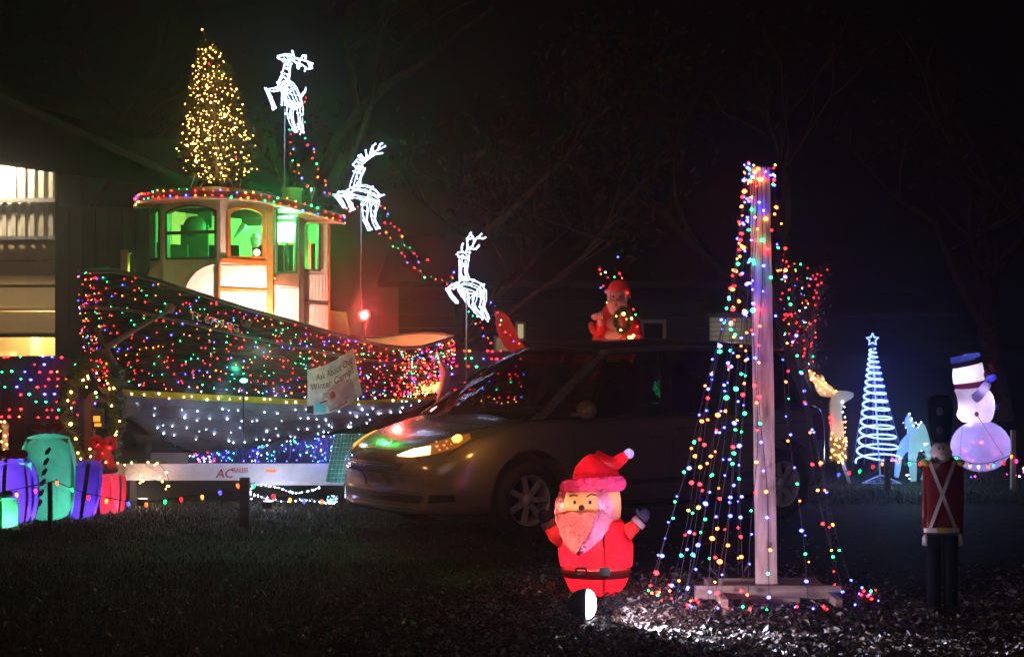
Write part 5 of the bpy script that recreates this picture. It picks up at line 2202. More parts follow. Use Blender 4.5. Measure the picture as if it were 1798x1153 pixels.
def patch(poly, plane, mat, name, lift=.006, thick=None, sub_=6, parent=None, mb=None, mi=0):
    """polygon in a side ('s': x,z) or front ('f': w,z) or diagonal view pushed on the bodywork"""
    own = mb is None
    mb = mb or MB()
    cx = sum(p[0] for p in poly) / len(poly)
    cz = sum(p[1] for p in poly) / len(poly)
    loops = []
    dense = []
    for i in range(len(poly)):
        p, q = poly[i], poly[(i + 1) % len(poly)]
        for j in range(sub_):
            dense.append((lerp(p[0], q[0], j / sub_), lerp(p[1], q[1], j / sub_)))
    for kf in (1, .66, .33, .02):
        lp_ = []
        for (u, v) in dense:
            uu, vv = lerp(cx, u, kf), lerp(cz, v, kf)
            if plane == 's':
                o, d = V(uu, 3, vv), -n_
            elif plane == 'o':
                o, d = V(uu, -3, vv), n_
            elif plane == 'f':
                o, d = V(-3, uu, vv), a_
            elif plane == 't':
                o, d = V(uu, vv, 3), Vector((0, 0, -1))
            else:  # diagonal from the near front corner; u runs along the diagonal's right
                dd = (a_ * math.cos(plane) - n_ * math.sin(plane))
                rr_ = (a_ * math.sin(plane) + n_ * math.cos(plane))
                o, d = V(.3, .6, vv) - dd * 4 + rr_ * uu, dd
            h = proj(o, d, lift)
            lp_.append(h if h is not None else (lp_[-1] if lp_ else V(0, 0, 0)))
        loops.append(lp_)
    mb.grid(loops, closed=True, mat=mi)
    if own:
        return mb.build(name, mat, parent or van)
    return mb


# headlights (near one drawn on the diagonal of the front corner)
def headlight(sg):
    lens = MB()
    poly = [(.03, .715), (.30, .80), (.62, .925), (.92, .975), (.97, .955), (.80, .86), (.55, .765), (.28, .70)]
    pts = []
    mbb = MB()
    cx, cz = .5, .82
    dense = []
    for i in range(len(poly)):
        p, q = poly[i], poly[(i + 1) % len(poly)]
        for j in range(4):
            dense.append((lerp(p[0], q[0], j / 4), lerp(p[1], q[1], j / 4)))
    return dense, poly


def side_of(sg):
    return 's' if sg > 0 else 'o'


amber_hot = glow('headlamp_hot', (1, .55, .26), 14)
amber_turn = glow('turn_lamp_hot', (1, .33, .04), 9)
lensm = pm('headlamp_halo', (.55, .4, .25), .15, .8, emis=(1, .26, .03), es=.28)  # the lamp's orange halo put into the chrome as faint emission
dgn = R(48)
for sg in (1, -1):
    if sg > 0:
        hp = patch([(-.36, .715), (-.16, .785), (.10, .87), (.27, .905), (.30, .87), (.20, .80), (-.02, .735), (-.20, .712)], dgn, lensm, "headlight", .006)
        patch([(-.335, .718), (-.19, .772), (-.04, .80), (-.03, .745), (-.20, .718)], dgn, amber_hot, "lamp_glass", .013, parent=hp)
        patch([(.13, .862), (.16, .888), (.20, .888), (.225, .865), (.20, .84), (.155, .84)], dgn, amber_turn, "turn_lamp", .013, parent=hp)
        for u_, v_, r_ in ((.02, .80, .014), (.05, .775, .01), (.08, .81, .012), (.09, .84, .009), (.115, .79, .008), (.0, .835, .008), (.14, .82, .007)):
            patch([(u_ - r_ * 1.6, v_), (u_, v_ + r_ * .7), (u_ + r_ * 1.4, v_ + r_ * .3), (u_ + r_ * .2, v_ - r_ * .5)], dgn, glow('lamp_sparkle', (1, .42, .14), 1.0), "reflector_glint", .012, parent=hp, sub_=2)  # glowing patches painted in as glints inside the headlight
    else:
        hp = patch([(-.52, .72), (-.62, .79), (-.80, .86), (-.87, .90), (-.90, .86), (-.80, .77), (-.70, .73)], 'f', lensm, "headlight", .006)
        patch([(-.60, .74), (-.68, .80), (-.84, .87), (-.86, .83), (-.75, .76)], 'f', glow('lamp_far_hot', (1, .34, .03), 3.2), "lamp_glass", .013, parent=hp)
lamp("headlight_glow", V(-.2, .66, .80), 1.8, (1, .42, .12), van, .04)
lamp("turn_glow", V(.42, 1.08, .90), 2, (1, .42, .08), van, .03)
# grille, plate, intakes
blk = pm('grille_black', (.008, .008, .008), .5)
chrome = pm('van_chrome', (.5, .5, .52), .25, .9)
patch([(-.46, .665), (.46, .665), (.40, .60), (-.40, .60)], 'f', blk, "grille", .005)
for z in (.615, .635, .655):
    patch([(-.42, z - .004), (.42, z - .004), (.42, z + .004), (-.42, z + .004)], 'f', chrome, "grille_bar", .012)
patch([(-.62, .33), (.62, .33), (.66, .40), (-.66, .40)], 'f', blk, "air_intake", .005)
patch([(.70, .34), (.86, .36), (.86, .42), (.72, .41)], 'f', blk, "fog_lamp_recess", .006)
patch([(-.70, .34), (-.86, .36), (-.86, .42), (-.72, .41)], 'f', blk, "fog_lamp_recess", .006)
patch([(-.155, .44), (.155, .44), (.155, .575), (-.155, .575)], 'f', pm('plate_grey', (.35, .35, .36), .4), "number_plate", .02)
for sg in (1, -1):
    patch([(sg * .24, .43), (sg * .64, .43), (sg * .62, .56), (sg * .24, .56)], 'f', pm('bumper_insert', (.3, .27, .3), .35, .5), "bumper_panel", .006)
patch([(-.58, .285), (.58, .285), (.60, .30), (-.60, .30)], 'f', pm('valance_grey', (.2, .2, .22), .35, .4), "lower_lip", .01)
# hood and door shut lines, sills, handles, lamps
seam = pm('panel_gap', (.004, .004, .004), .8)


def seamline(pts, plane, w=.006):
    for (a, b_) in zip(pts, pts[1:]):
        d = Vector((b_[0] - a[0], b_[1] - a[1])).normalized()
        nx, nz = -d.y * w / 2, d.x * w / 2
        yield [(a[0] - nx, a[1] - nz), (b_[0] - nx, b_[1] - nz), (b_[0] + nx, b_[1] + nz), (a[0] + nx, a[1] + nz)]


for sg in (1, -1):
    mb = MB()
    for pts, pl_ in (([(1.42, .30), (1.50, .62), (1.48, 1.0)], side_of(sg)), ([(2.55, .28), (2.60, 1.0)], side_of(sg)), ([(3.55, .42), (3.62, 1.0)], side_of(sg)), ([(1.45, .29), (2.5, .27), (3.45, .28)], side_of(sg)), ([(2.62, .90), (4.3, .92)], side_of(sg))):
        for q in seamline(pts, pl_):
            patch(q, pl_, None, '', .003, mb=mb, sub_=3)
    mb.build("door_gap", seam, van)
    for hx in (2.42, 2.72):
        mb = MB()
        c = proj(V(hx, sg * 3, .86), -n_ * sg, .03)
        mb.bar(c - a_ * .09, c + a_ * .09, .025, .03)
        mb.build("door_handle", paint, van)
    mb = MB()
    for q in seamline([(1.45, .45), (3.6, .45)], side_of(sg), .05):
        patch(q, side_of(sg), None, '', .012, mb=mb)
    mb.build("side_molding", pm('molding_dark', (.05, .045, .04), .4), van)
mb = MB()
for q in seamline([(.16, -.70), (.10, 0), (.16, .70)], 't'):
    patch(q, 't', None, '', .003, mb=mb, sub_=4)
for sg in (1, -1):
    for q in seamline([(.3, sg * .78), (.7, sg * .84), (1.1, sg * .82)], 't'):
        patch(q, 't', None, '', .003, mb=mb, sub_=4)
mb.build("hood_gap", seam, van)
patch([(-.09, .685), (.09, .685), (.07, .73), (-.07, .73)], 'f', chrome, "badge", .01)

# greenhouse -------------------------------------------------------------
# belt line and roof rail points (x, w, z) on the near side
belt = [(1.12, .90, 1.02), (1.62, .935, 1.03), (2.58, .94, 1.04), (3.58, .93, 1.05), (4.42, .87, 1.07)]
rail_ = [(2.02, .66, 1.585), (2.10, .675, 1.60), (2.70, .69, 1.625), (3.55, .68, 1.625), (4.28, .64, 1.58)]
wsb = [V(.82, 0, 1.035), V(.90, .5, 1.03), V(1.12, .90, 1.02)]
wst = [V(1.86, 0, 1.635), V(1.90, .4, 1.625), V(2.02, .66, 1.585)]


def mir(x, w, z, s):
    return V(x, w * s, z)


ws_b = [V(lerp(.80, 1.12, (abs(t)) ** 2.2), t * .90, 1.03 - .01 * abs(t)) for t in [-1 + i / 6 for i in range(13)]]
ws_t = [V(lerp(1.84, 2.02, (abs(t)) ** 2.2), t * .66, 1.64 - .055 * t * t) for t in [-1 + i / 6 for i in range(13)]]
m = MB()
m.grid([[b_.lerp(t_, j / 6) + Vector((0, 0, .05 * math.sin(math.pi * j / 6))) for j in range(7)] for b_, t_ in zip(ws_b, ws_t)])
m.build("windscreen", vglass, van)
# roof
rr_ = []
for x, w, z in [(1.84, .0, 0)] + rail_[1:] + [(4.42, .60, 1.53)]:
    pass
rx = [(2.02, .66, 1.585, 1.64, 1.84), (2.3, .685, 1.61, 1.685, 2.2), (2.7, .69, 1.625, 1.71, 2.7), (3.2, .685, 1.628, 1.715, 3.2), (3.7, .675, 1.62, 1.70, 3.7), (4.1, .655, 1.595, 1.67, 4.12), (4.36, .62, 1.55, 1.61, 4.42)]
top_rows, bot_rows = [], []
for x, w, ze, zc, xc in rx:
    row = []
    for i in range(13):
        t = -1 + i / 6
        row.append(V(lerp(xc, x, abs(t) ** 2.2), w * t * 1.01, zc + (ze - zc) * abs(t) ** 2.6))
    top_rows.append(row)
m = MB()
m.grid(top_rows)
m.grid([[p - Vector((0, 0, .035)) for p in reversed(r_)] for r_ in top_rows])
edge_loop = [r_[0] for r_ in top_rows] + top_rows[-1] + [r_[-1] for r_ in reversed(top_rows)] + list(reversed(top_rows[0]))
m.grid([edge_loop, [p - Vector((0, 0, .035)) for p in edge_loop]])
m.build("roof", paint, van)
# pillars and side windows on both sides
for s in (1, -1):
    Bp = [mir(*p, s) for p in belt]
    Tp = [mir(*p, s) for p in rail_]

    def pillar(b0, b1, t0, t1, mat, nmn="pillar"):
        mm_ = MB()
        off = -n_ * s * .03
        mm_.prism([b0, b1, t1, t0], off)
        mm_.build(nmn, mat, van)
    # A pillar
    pillar(Bp[0] - a_ * .03, Bp[0] + a_ * .09, Tp[0] - a_ * .02, Tp[0] + a_ * .06, paint)

    def between(i, f0, g0):
        return Bp[i].lerp(Bp[i + 1], f0), Tp[i].lerp(Tp[i + 1], g0)
    segs = [((Bp[0] + a_ * .09, Tp[0] + a_ * .06), (Bp[1].lerp(Bp[2], .02), Tp[1].lerp(Tp[2], .02)), 'q'),
            ((Bp[1].lerp(Bp[2], .06), Tp[1].lerp(Tp[2], .0)), (Bp[2] - a_ * .05, Tp[2] - a_ * .04), 'w'),
            ((Bp[2] + a_ * .05, Tp[2] + a_ * .04), (Bp[3] - a_ * .04, Tp[3] - a_ * .04), 't'),
            ((Bp[3] + a_ * .04, Tp[3] + a_ * .04), (Bp[4] - a_ * .10, Tp[4] - a_ * .06), 't')]
    for i, (l_, r_, kd) in enumerate(segs):
        mm_ = MB()
        rows_ = []
        for j in range(7):
            f = j / 6
            b_, t_ = l_[0].lerp(r_[0], f), l_[1].lerp(r_[1], f)
            rows_.append([b_.lerp(t_, h_ / 5) + n_ * s * .03 * math.sin(math.pi * h_ / 5) for h_ in range(6)])
        mm_.grid(rows_)
        mm_.build("side_window", vglass if kd in 'qw' else vglass2, van)
    pillar(Bp[2] - a_ * .05, Bp[2] + a_ * .05, Tp[2] - a_ * .04, Tp[2] + a_ * .04, blk)
    pillar(Bp[3] - a_ * .04, Bp[3] + a_ * .04, Tp[3] - a_ * .04, Tp[3] + a_ * .04, blk)
    pillar(Bp[4] - a_ * .10, Bp[4] + a_ * .10, Tp[4] - a_ * .06, Tp[4] + a_ * .12, paint)
    pillar(Bp[1].lerp(Bp[2], .02), Bp[1].lerp(Bp[2], .06), Tp[1].lerp(Tp[2], .0) - a_ * .015, Tp[1].lerp(Tp[2], .0) + a_ * .01, blk)
    # roof rail over the windows
    mm_ = MB()
    mm_.tube([p + Vector((0, 0, .0)) for p in Tp], .03, 8)
    mm_.build("roof_rail", paint, van)
    # mirror
    mm_ = MB()
    c = mir(1.55, 1.06, 1.10, s)
    mm_.ball(c, (.075, .12, .085), 14, 10, rot=Matrix.Rotation(VA, 3, 'Z'))
    mm_.bar(mir(1.52, .90, 1.05, s), c - Vector((0, 0, .03)), .05, .035)
    mr = mm_.build("wing_mirror", paint, van)
    mm_ = MB()
    mm_.lathe([(0, 0), (.07, .0)], c + a_ * .07, 12, rot=Matrix.Rotation(VA, 3, 'Z') @ Matrix.Rotation(R(90), 3, 'Y'))
    mm_.build("mirror_glass", chrome, mr)
# rear screen and tailgate
m = MB()
rb = [V(lerp(4.72, 4.55, abs(t) ** 2), t * .80, 1.07) for t in [-1 + i / 4 for i in range(9)]]
rt_ = [V(lerp(4.44, 4.36, abs(t) ** 2), t * .60, 1.58 - .04 * t * t) for t in [-1 + i / 4 for i in range(9)]]
m.grid([[b_.lerp(t_, j / 4) for j in range(5)] for b_, t_ in zip(rb, rt_)])
m.build("rear_window", vglass2, van)
patch([(4.40, .72), (4.60, .74), (4.58, 1.0), (4.44, .98)], 's', pm('tail_lamp_red', (.3, .01, .01), .2), "tail_light", .008)
patch([(4.40, .72), (4.60, .74), (4.58, 1.0), (4.44, .98)], 'o', pm('tail_lamp_red', (.3, .01, .01), .2), "tail_light", .008)
# cabin: seats, dash, wheel
dk = pm('seat_grey', (.03, .028, .026), .85)
m = MB()
m.prism([V(1.0, -.8, 1.0), V(1.55, -.8, 1.0), V(1.5, -.8, 1.09), V(1.15, -.8, 1.07)], n_ * 1.6)
m.build("dashboard", dk, van)
m = MB()
m.tube([V(1.62, .42, 1.1) + (n_ * math.cos(t) + (Vector((0, 0, 1)) * .9 + a_ * .4).normalized() * math.sin(t)) * .18 for t in [i * .3927 for i in range(16)]], .015, 6, closed=True)
m.build("steering_wheel", dk, van)
for sx_ in (2.25, 3.1, 3.95):
    for sw in (.42, -.42):
        m = MB()
        rt = Matrix.Rotation(VA, 3, 'Z') @ Matrix.Rotation(R(10), 3, 'Y')
        m.ball(V(sx_, sw, 1.12), (.08, .23, .24), 12, 8, rot=rt)
        m.ball(V(sx_ + .05, sw, 1.42), (.055, .12, .09), 12, 8, rot=rt)
        m.bar(V(sx_ + .04, sw, 1.3), V(sx_ + .05, sw, 1.4), .08, .02)
        m.build("car_seat", dk, van)
m = MB()
m.bar(V(1.83, 0, 1.54) - n_ * .12, V(1.83, 0, 1.54) + n_ * .12, .03, .06)
m.build("rear_view_mirror", dk, van)
# wipers
m = MB()
m.tube([V(.98, .35, 1.06), V(1.25, -.1, 1.20)], .008, 5)
m.tube([V(.98, -.35, 1.06), V(1.3, -.7, 1.18)], .008, 5)
m.build("wiper", black_m, van)
# wheels
for wx in WX:
    for sg in (1, -1):
        c = V(wx, sg * .83, .335)
        rw = Matrix.Rotation(VA, 3, 'Z') @ Matrix.Rotation(R(90) * sg, 3, 'X')
        m = MB()
        m.lathe([(.20, -.10), (.31, -.105), (.335, -.07), (.335, .07), (.31, .105), (.225, .10), (.215, .08)], c, 32, rot=rw, cap=False)
        wo = m.build("wheel", rubber, van)
        m = MB()
        m.lathe([(.218, -.09), (.222, .085), (.212, .088), (.203, .07), (.19, -.02), (.19, -.09)], c, 28, rot=rw, cap=False)
        for i in range(7):
            t = 2 * math.pi * i / 7
            d = rw @ Vector((math.cos(t), math.sin(t), 0))
            up = rw @ Vector((0, 0, 1))
            m.bar(c + d * .05 + up * .055, c + d * .205 + up * .06, .045, .03, up=tuple(up))
        m.lathe([(0, .085), (.05, .08), (.065, .05), (.065, .02), (0, .02)], c, 16, rot=rw)
        m.build("rim", pm('alloy_silver', (.5, .47, .42), .35, .25), wo)
        m = MB()
        m.lathe([(0, -.06), (.20, -.06), (.20, -.09)], c, 20, rot=rw)
        m.build("brake_drum", blk, wo)
# underside
m = MB()
m.box(V(2.4, 0, .24), (4.0, 1.5, .1), Matrix.Rotation(VA, 3, 'Z'))
m.build("underbody", blk, van)
# ================================================================ FOREGROUND SANTA LANTERN FIGURE
YF = 11.3
sk_ = YF / F
fs_base = W(1048, 1060, YF)
fs_base.z = 0
sf = thing("santa_inflatable", "plump red light-up Santa lawn figure with raised mittens standing before the car", "santa figure", fs_base)
redc = cloth('santa_red_cloth', (.92, .012, .035), .62, wr=.25, scale=16, bands=22)
redb = cloth('santa_belt', (.12, .012, .01), .35, wr=.2)
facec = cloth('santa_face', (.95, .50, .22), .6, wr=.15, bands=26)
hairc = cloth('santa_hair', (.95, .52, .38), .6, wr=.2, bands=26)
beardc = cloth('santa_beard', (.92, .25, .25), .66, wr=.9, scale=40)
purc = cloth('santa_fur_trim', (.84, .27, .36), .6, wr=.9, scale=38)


def prof_body(rows_, cx, Y, n=36, depth=.8):
    """rows (py, left px, right px) -> stacked ellipses"""
    P = []
    for py, l_, r_ in rows_:
        c = W((l_ + r_) / 2, py, Y)
        rr = (r_ - l_) / 2 * Y / F
        P.append([c + Vector((rr * math.cos(t), rr * depth * math.sin(t), 0)) for t in [2 * math.pi * i / n for i in range(n)]])
    return P


body_rows = [(1043, 1010, 1083), (1040, 1004, 1088), (1026, 996, 1098), (1010, 990, 1105), (1000, 987, 1107), (992, 984, 1110), (975, 981, 1112), (958, 980, 1112), (940, 981, 1108), (925, 984, 1100), (912, 988, 1092), (900, 990, 1080)]
m = MB()
m.grid(list(reversed(prof_body(body_rows[5:], 0, YF))), closed=True)
m.grid(list(reversed(prof_body(body_rows[:5], 0, YF))), closed=True)
m.build("coat", redc, sf)
m = MB()
m.grid(list(reversed(prof_body([(1011, 987, 1107), (996, 985, 1108), (1010, 990, 1105)][:2], 0, YF, depth=.81))), closed=True)
bl = m.build("belt", redb, sf)


def front_y(px, rx, cx, depth=.8, extra=0.01):
    d = (px - cx) / rx
    return YF - rx * sk_ * depth * math.sqrt(max(0, 1 - d * d)) - extra


def buckle(cx, w, h, name, mat):
    m = MB()
    y = front_y(cx, 61, 1047, .81, .012)
    for (x0, y0, x1, y1) in ((cx - w, 1003 - h, cx + w, 1003 - h), (cx - w, 1003 + h, cx + w, 1003 + h)):
        m.bar(W(x0, y0, y), W(x1, y1, y), .012, .014)
    for x in (cx - w, cx + w):
        m.bar(W(x, 1003 - h, y), W(x, 1003 + h, y), .012, .014)
    m.build(name, mat, bl)


buckle(1020, 9, 6, "buckle", pm('buckle_dark', (.05, .012, .01), .5))
m = MB()
y = front_y(1062, 61, 1047, .81, .012)
m.box(W(1062, 1003, y), (.07, .02, .052))
m.build("buckle", black_m, bl)
m = MB()
m.tube([W(x, py, front_y(x, rx, 1047, .8, -.004)) for x, py, rx in ((1060, 1042, 42), (1059, 1028, 50), (1061, 1015, 57), (1062, 990, 63), (1060, 960, 65), (1060, 935, 63))], .008, 5)
m.build("coat_seam", redb, sf)
head_rows = [(918, 984, 1086), (905, 982, 1090), (890, 984, 1091), (875, 988, 1090), (862, 992, 1088), (850, 996, 1085)]
m = MB()
m.grid(list(reversed(prof_body(head_rows, 0, YF, depth=.85))), closed=True)
keep = []
for fi, f in enumerate(m.f):      # opening behind the printed face
    c = sum((m.v[i] for i in f), Vector()) / len(f)
    px, py = CX + c.x * F / c.y, HY - (c.z - CAM_Z) * F / c.y
    if not (c.y < YF - .03 and 996 < px < 1051 and 866 < py < 899):
        keep.append(fi)
m.f, m.m, m.sm = [m.f[i] for i in keep], [m.m[i] for i in keep], [m.sm[i] for i in keep]
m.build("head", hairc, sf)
# face panel
m = MB()
pts = []
for j, py in enumerate((864, 872, 880, 890, 900)):
    row = []
    for i in range(9):
        px = lerp(993, 1054, i / 8)
        row.append(W(px, py, front_y(px, 54, 1037, .85, .012)))
    pts.append(row)
m.grid(pts)
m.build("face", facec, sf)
m = MB()
for ex in (1009, 1036):
    m.ball(W(ex, 881.5, front_y(ex, 54, 1037, .85, .02)), (.010, .008, .013), 10, 6)
m.build("eye", black_m, sf)
m = MB()
m.tube([W(1000, 871, front_y(1000, 54, 1037, .85, .018)), W(1007, 868, front_y(1007, 54, 1037, .85, .018)), W(1014, 870, front_y(1014, 54, 1037, .85, .018))], .006, 5)
m.tube([W(1030, 872, front_y(1030, 54, 1037, .85, .018)), W(1038, 867, front_y(1038, 54, 1037, .85, .018)), W(1046, 869, front_y(1046, 54, 1037, .85, .018))], .006, 5)
m.build("eyebrow", pm('brow_brown', (.35, .1, .05), .8), sf)
m = MB()
m.ball(W(1021, 891, front_y(1021, 54, 1037, .85, .035)), (.020, .02, .020), 14, 10)
m.build("nose", pm('nose_maroon', (.16, .02, .035), .5), sf)
m = MB()
m.ball(W(1019, 906, front_y(1019, 54, 1037, .85, .06)), (.015, .015, .010), 10, 8)
m.build("mouth", pm('mouth_red', (.4, .01, .02), .5), sf)


def lock(pts, rad, mb):
    """fur lock: px, py, distance in front of the axis (m), radius px"""
    P = smooth_path([W(x, y, YF - d) for x, y, d in pts], 4)
    k_ = len(P)
    rs = [interp([(i / (len(rad) - 1), r * sk_) for i, r in enumerate(rad)], j / (k_ - 1)) for j in range(k_)]
    mb.tube(P, rs, 12)


def furry(mb):
    """combed strands: ripples across the beard, rough towards the tip"""
    for p in mb.v:
        a = .0045 * math.sin(p.x * 260 + 3 * math.sin(p.z * 24)) + .003 * math.sin(p.x * 610 + 5 * math.sin(p.z * 41)) + .003 * math.sin(p.z * 150 + p.x * 90)
        p.y -= a
        p.x += .003 * math.sin(p.z * 95)
        p.z += .004 * math.sin(p.x * 330)
    return mb


m = MB()
lock([(987, 862, .10), (983, 885, .13), (986, 910, .15), (996, 930, .18), (1005, 950, .2)], [6, 9, 12, 12, 5], m)
lock([(1022, 908, .20), (1017, 925, .21), (1012, 945, .20), (1012, 970, .185)], [20, 28, 22, 7], m)
lock([(1000, 905, .2), (998, 925, .2), (1004, 950, .19), (1012, 972, .18)], [10, 18, 14, 4], m)
m.ball(W(1006, 904, YF - .225), (.05, .035, .024), 14, 8)
m.ball(W(1033, 904, YF - .22), (.05, .035, .024), 14, 8)
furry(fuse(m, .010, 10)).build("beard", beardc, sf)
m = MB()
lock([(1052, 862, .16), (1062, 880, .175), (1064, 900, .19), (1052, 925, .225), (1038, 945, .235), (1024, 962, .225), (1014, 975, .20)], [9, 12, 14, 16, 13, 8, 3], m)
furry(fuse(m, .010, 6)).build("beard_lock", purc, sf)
rnd = random.Random(4)
# hat: brim, crown, bent tip and pom-pom
m = MB()
bc_ = [W(1041 + 45 * math.cos(t), 852 - 4 * math.cos(t), YF + .145 * math.sin(t)) for t in [2 * math.pi * i / 24 for i in range(24)]]
bc_ = [p + Vector((0, 0, -.0)) for p in bc_]
m.tube(bc_, .052, 12, closed=True)
base_pts = list(m.v)
for _ in range(1800):
    p = rnd.choice(base_pts)
    d = Vector((rnd.gauss(0, 1), rnd.gauss(-.4, 1), rnd.gauss(0, 1))).normalized() * rnd.uniform(.008, .02)
    w = d.orthogonal().normalized() * .003
    m.add([p - w, p + w, p + d], [(0, 1, 2)])
m.build("hat_brim", cloth('santa_brim', (.82, .07, .22), .45, wr=.7, scale=30), sf)
m = MB()
hat_rows = [(842, 1005, 1086), (832, 1006, 1087), (820, 1010, 1082), (810, 1018, 1072), (802, 1026, 1062), (797, 1036, 1052)]
m.grid(list(reversed(prof_body(hat_rows, 0, YF, depth=.85))), closed=True)
tip = smooth_path([W(1045, 806, YF), W(1062, 812, YF - .02), W(1078, 814, YF - .03), W(1090, 806, YF - .03), W(1100, 799, YF - .03)], 4)
m.tube(tip, [lerp(.065, .028, (i / (len(tip) - 1))) for i in range(len(tip))], 14)
m.build("hat", redc, sf)
m = MB()
m.ball(W(1104, 796, YF - .03), .034, 16, 12)
m.build("pompom", cloth('santa_pompom', (.6, .45, .8), .5, wr=.7, scale=50), sf)
# arms and mittens: thumb apart from the mitten
armc = cloth('santa_sleeve', (.75, .03, .03), .5, wr=.4)
for sgn, pts, cuffp, mit in ((1, [(1085, 945), (1100, 935), (1118, 920)], [(1118, 920), (1125, 913)], [(1125, 913), (1130, 905), (1132, 897)]),
                            (-1, [(990, 945), (976, 938), (966, 925)], [(966, 925), (961, 915)], [(961, 915), (956, 906), (952, 898)])):
    m = MB()
    m.tube(smooth_path([W(x, y, YF - .03) for x, y in pts], 4), [.07, .066, .062, .058, .055, .05, .046, .043, .042], 12)
    m.build("arm", armc, sf)
    m = MB()
    m.tube([W(x, y, YF - .03) for x, y in cuffp], .05, 12)
    m.build("cuff", pm('cuff_pink', (.6, .35, .4), .85, bump=.5, scale=60), sf)
    m = MB()
    c = W(mit[1][0], mit[1][1], YF - .03)
    m.ball(c, (.042, .03, .05), 14, 10, rot=Matrix.Rotation(R(28 * sgn), 3, 'Y'))
    m.ball(c + Vector((-.034 * sgn, -.01, .022)), (.014, .014, .03), 10, 8, rot=Matrix.Rotation(R(-25 * sgn), 3, 'Y'))
    m.build("mitten", pm('mitten_navy', (.035, .03, .08), .8, bump=.4), sf)
# stand and cord
m = MB()
pa = [W(1012, 1043, YF - .05), W(1083, 1043, YF - .05), W(1083, 1043, YF + .15), W(1012, 1043, YF + .15)]
m.tube(pa, .006, 5, closed=True)
for p in pa:
    m.tube([p, (p.x, p.y, .0)], .006, 5)
m.build("stand", pm('stand_wire', (.5, .25, .2), .5), sf)
m = MB()
m.lathe([(.10, 0), (.09, .05), (.0, .05)], (fs_base.x, YF + .03, 0), 14)
m.build("base", pm('foot_grey', (.3, .3, .3), .6), sf)
cd = MB()
cpts = smooth_path([W(1058, 1043, YF - .1), W(1066, 1050, YF - .15), W(1078, 1055, YF - .15), W(1095, 1056, YF - .12), W(1108, 1062, YF - .1), W(1114, 1070, YF - .1)], 5)
for p in cpts:
    p.z = max(p.z, .006)
cd.tube(cpts, .004, 5)
cd.build("cord", pm('cord_pale', (.5, .35, .3), .6), sf)
for px, py, pw, dY in ((1018, 975, 2.1, -.05), (1070, 975, 2.4, 0), (1045, 930, 1.8, 0), (1050, 1022, 1.5, 0), (1010, 885, .35, -.08), (1048, 885, .8, 0), (1042, 822, .85, 0)):
    lamp("inner_lamp", W(px, py, YF + dY), pw, (1, .78, .62), sf, .02)
for px, py, dd, pw, cc in ((985, 890, .14, .3, (1, .7, .5)), (1020, 915, .19, .5, (1, .6, .5)), (1012, 945, .19, .5, (1, .6, .5)), (1000, 928, .18, .35, (1, .6, .5)), (1026, 930, .19, .3, (1, .6, .5)), (1063, 888, .17, .5, (.85, .65, 1)), (1046, 932, .205, .8, (.8, .6, 1)), (1028, 955, .21, .4, (.8, .6, 1)),
                           (1041, 848, .145, .22, (1, .5, .5)), (1000, 850, .05, .2, (1, .4, .4)), (1083, 848, .05, .4, (.8, .6, 1)), (1020, 850, .12, .2, (1, .4, .4)), (1066, 848, .11, .25, (.9, .6, .9)), (1104, 796, .03, .12, (.8, .75, 1)), (1092, 805, .03, .15, (1, .7, .6)),
                           (1104, 930, .03, .28, (1, .7, .6)), (974, 934, .03, .25, (1, .7, .6))):
    lamp("inner_lamp", W(px, py, YF - dd), pw, cc, sf, .008)  # extra lamps added to brighten beard, brim, hat tip and sleeves

# ================================================================ GROUND FLOODLIGHT by the Santa
q = W(1030, 1060, 10.1)
q.z = max(.08, q.z)
fl = thing("flood_light", "round black ground floodlight with a blazing white face on the leaves before Santa", "floodlight", (q.x, q.y, 0))
dirv = Vector((.80, -.60, 0)).normalized()
rotf = dirv.to_track_quat('Z', 'Y').to_matrix()
dirv = Vector((.99, -.10, .0)).normalized()
rotf = dirv.to_track_quat('Z', 'Y').to_matrix()
m = MB()
m.lathe([(.0, -.115), (.04, -.11), (.07, -.085), (.088, -.045), (.094, 0), (.085, .0)], q, 24, rot=rotf)
for i in range(5):
    m.lathe([(.06 + i * .007, -.09 + i * .017), (.072 + i * .006, -.088 + i * .017), (.06 + i * .007, -.083 + i * .017)], q, 20, rot=rotf)
hs = m.build("housing", black_m, fl)
m = MB()
m.lathe([(.088, .002), (.083, .022), (.066, .042), (.036, .054), (0, .058)], q, 24, rot=rotf)
m.build("lens", glow('flood_white_lens', (.75, .85, 1.0), 14), fl)
m = MB()
m.bar((q.x - .03, q.y, 0), (q.x - .03, q.y, q.z), .03, .02)
m.bar((q.x - .06, q.y + .1, .012), (q.x - .06, q.y - .1, .012), .03, .02)
m.build("bracket", black_m, fl)
lamp("flood_beam", q + dirv * .085 + Vector((0, 0, .02)), 60, (.95, .78, 1), fl, .04, spot=150, target=q + Vector((1.4, .35, .75)), blend=.3)
lamp("flood_beam", q + dirv * .085 + Vector((0, -.03, .03)), 1100, (.70, .76, 1), fl, .04, spot=52, target=q + Vector((1.5, -.95, -.02)), blend=.9)
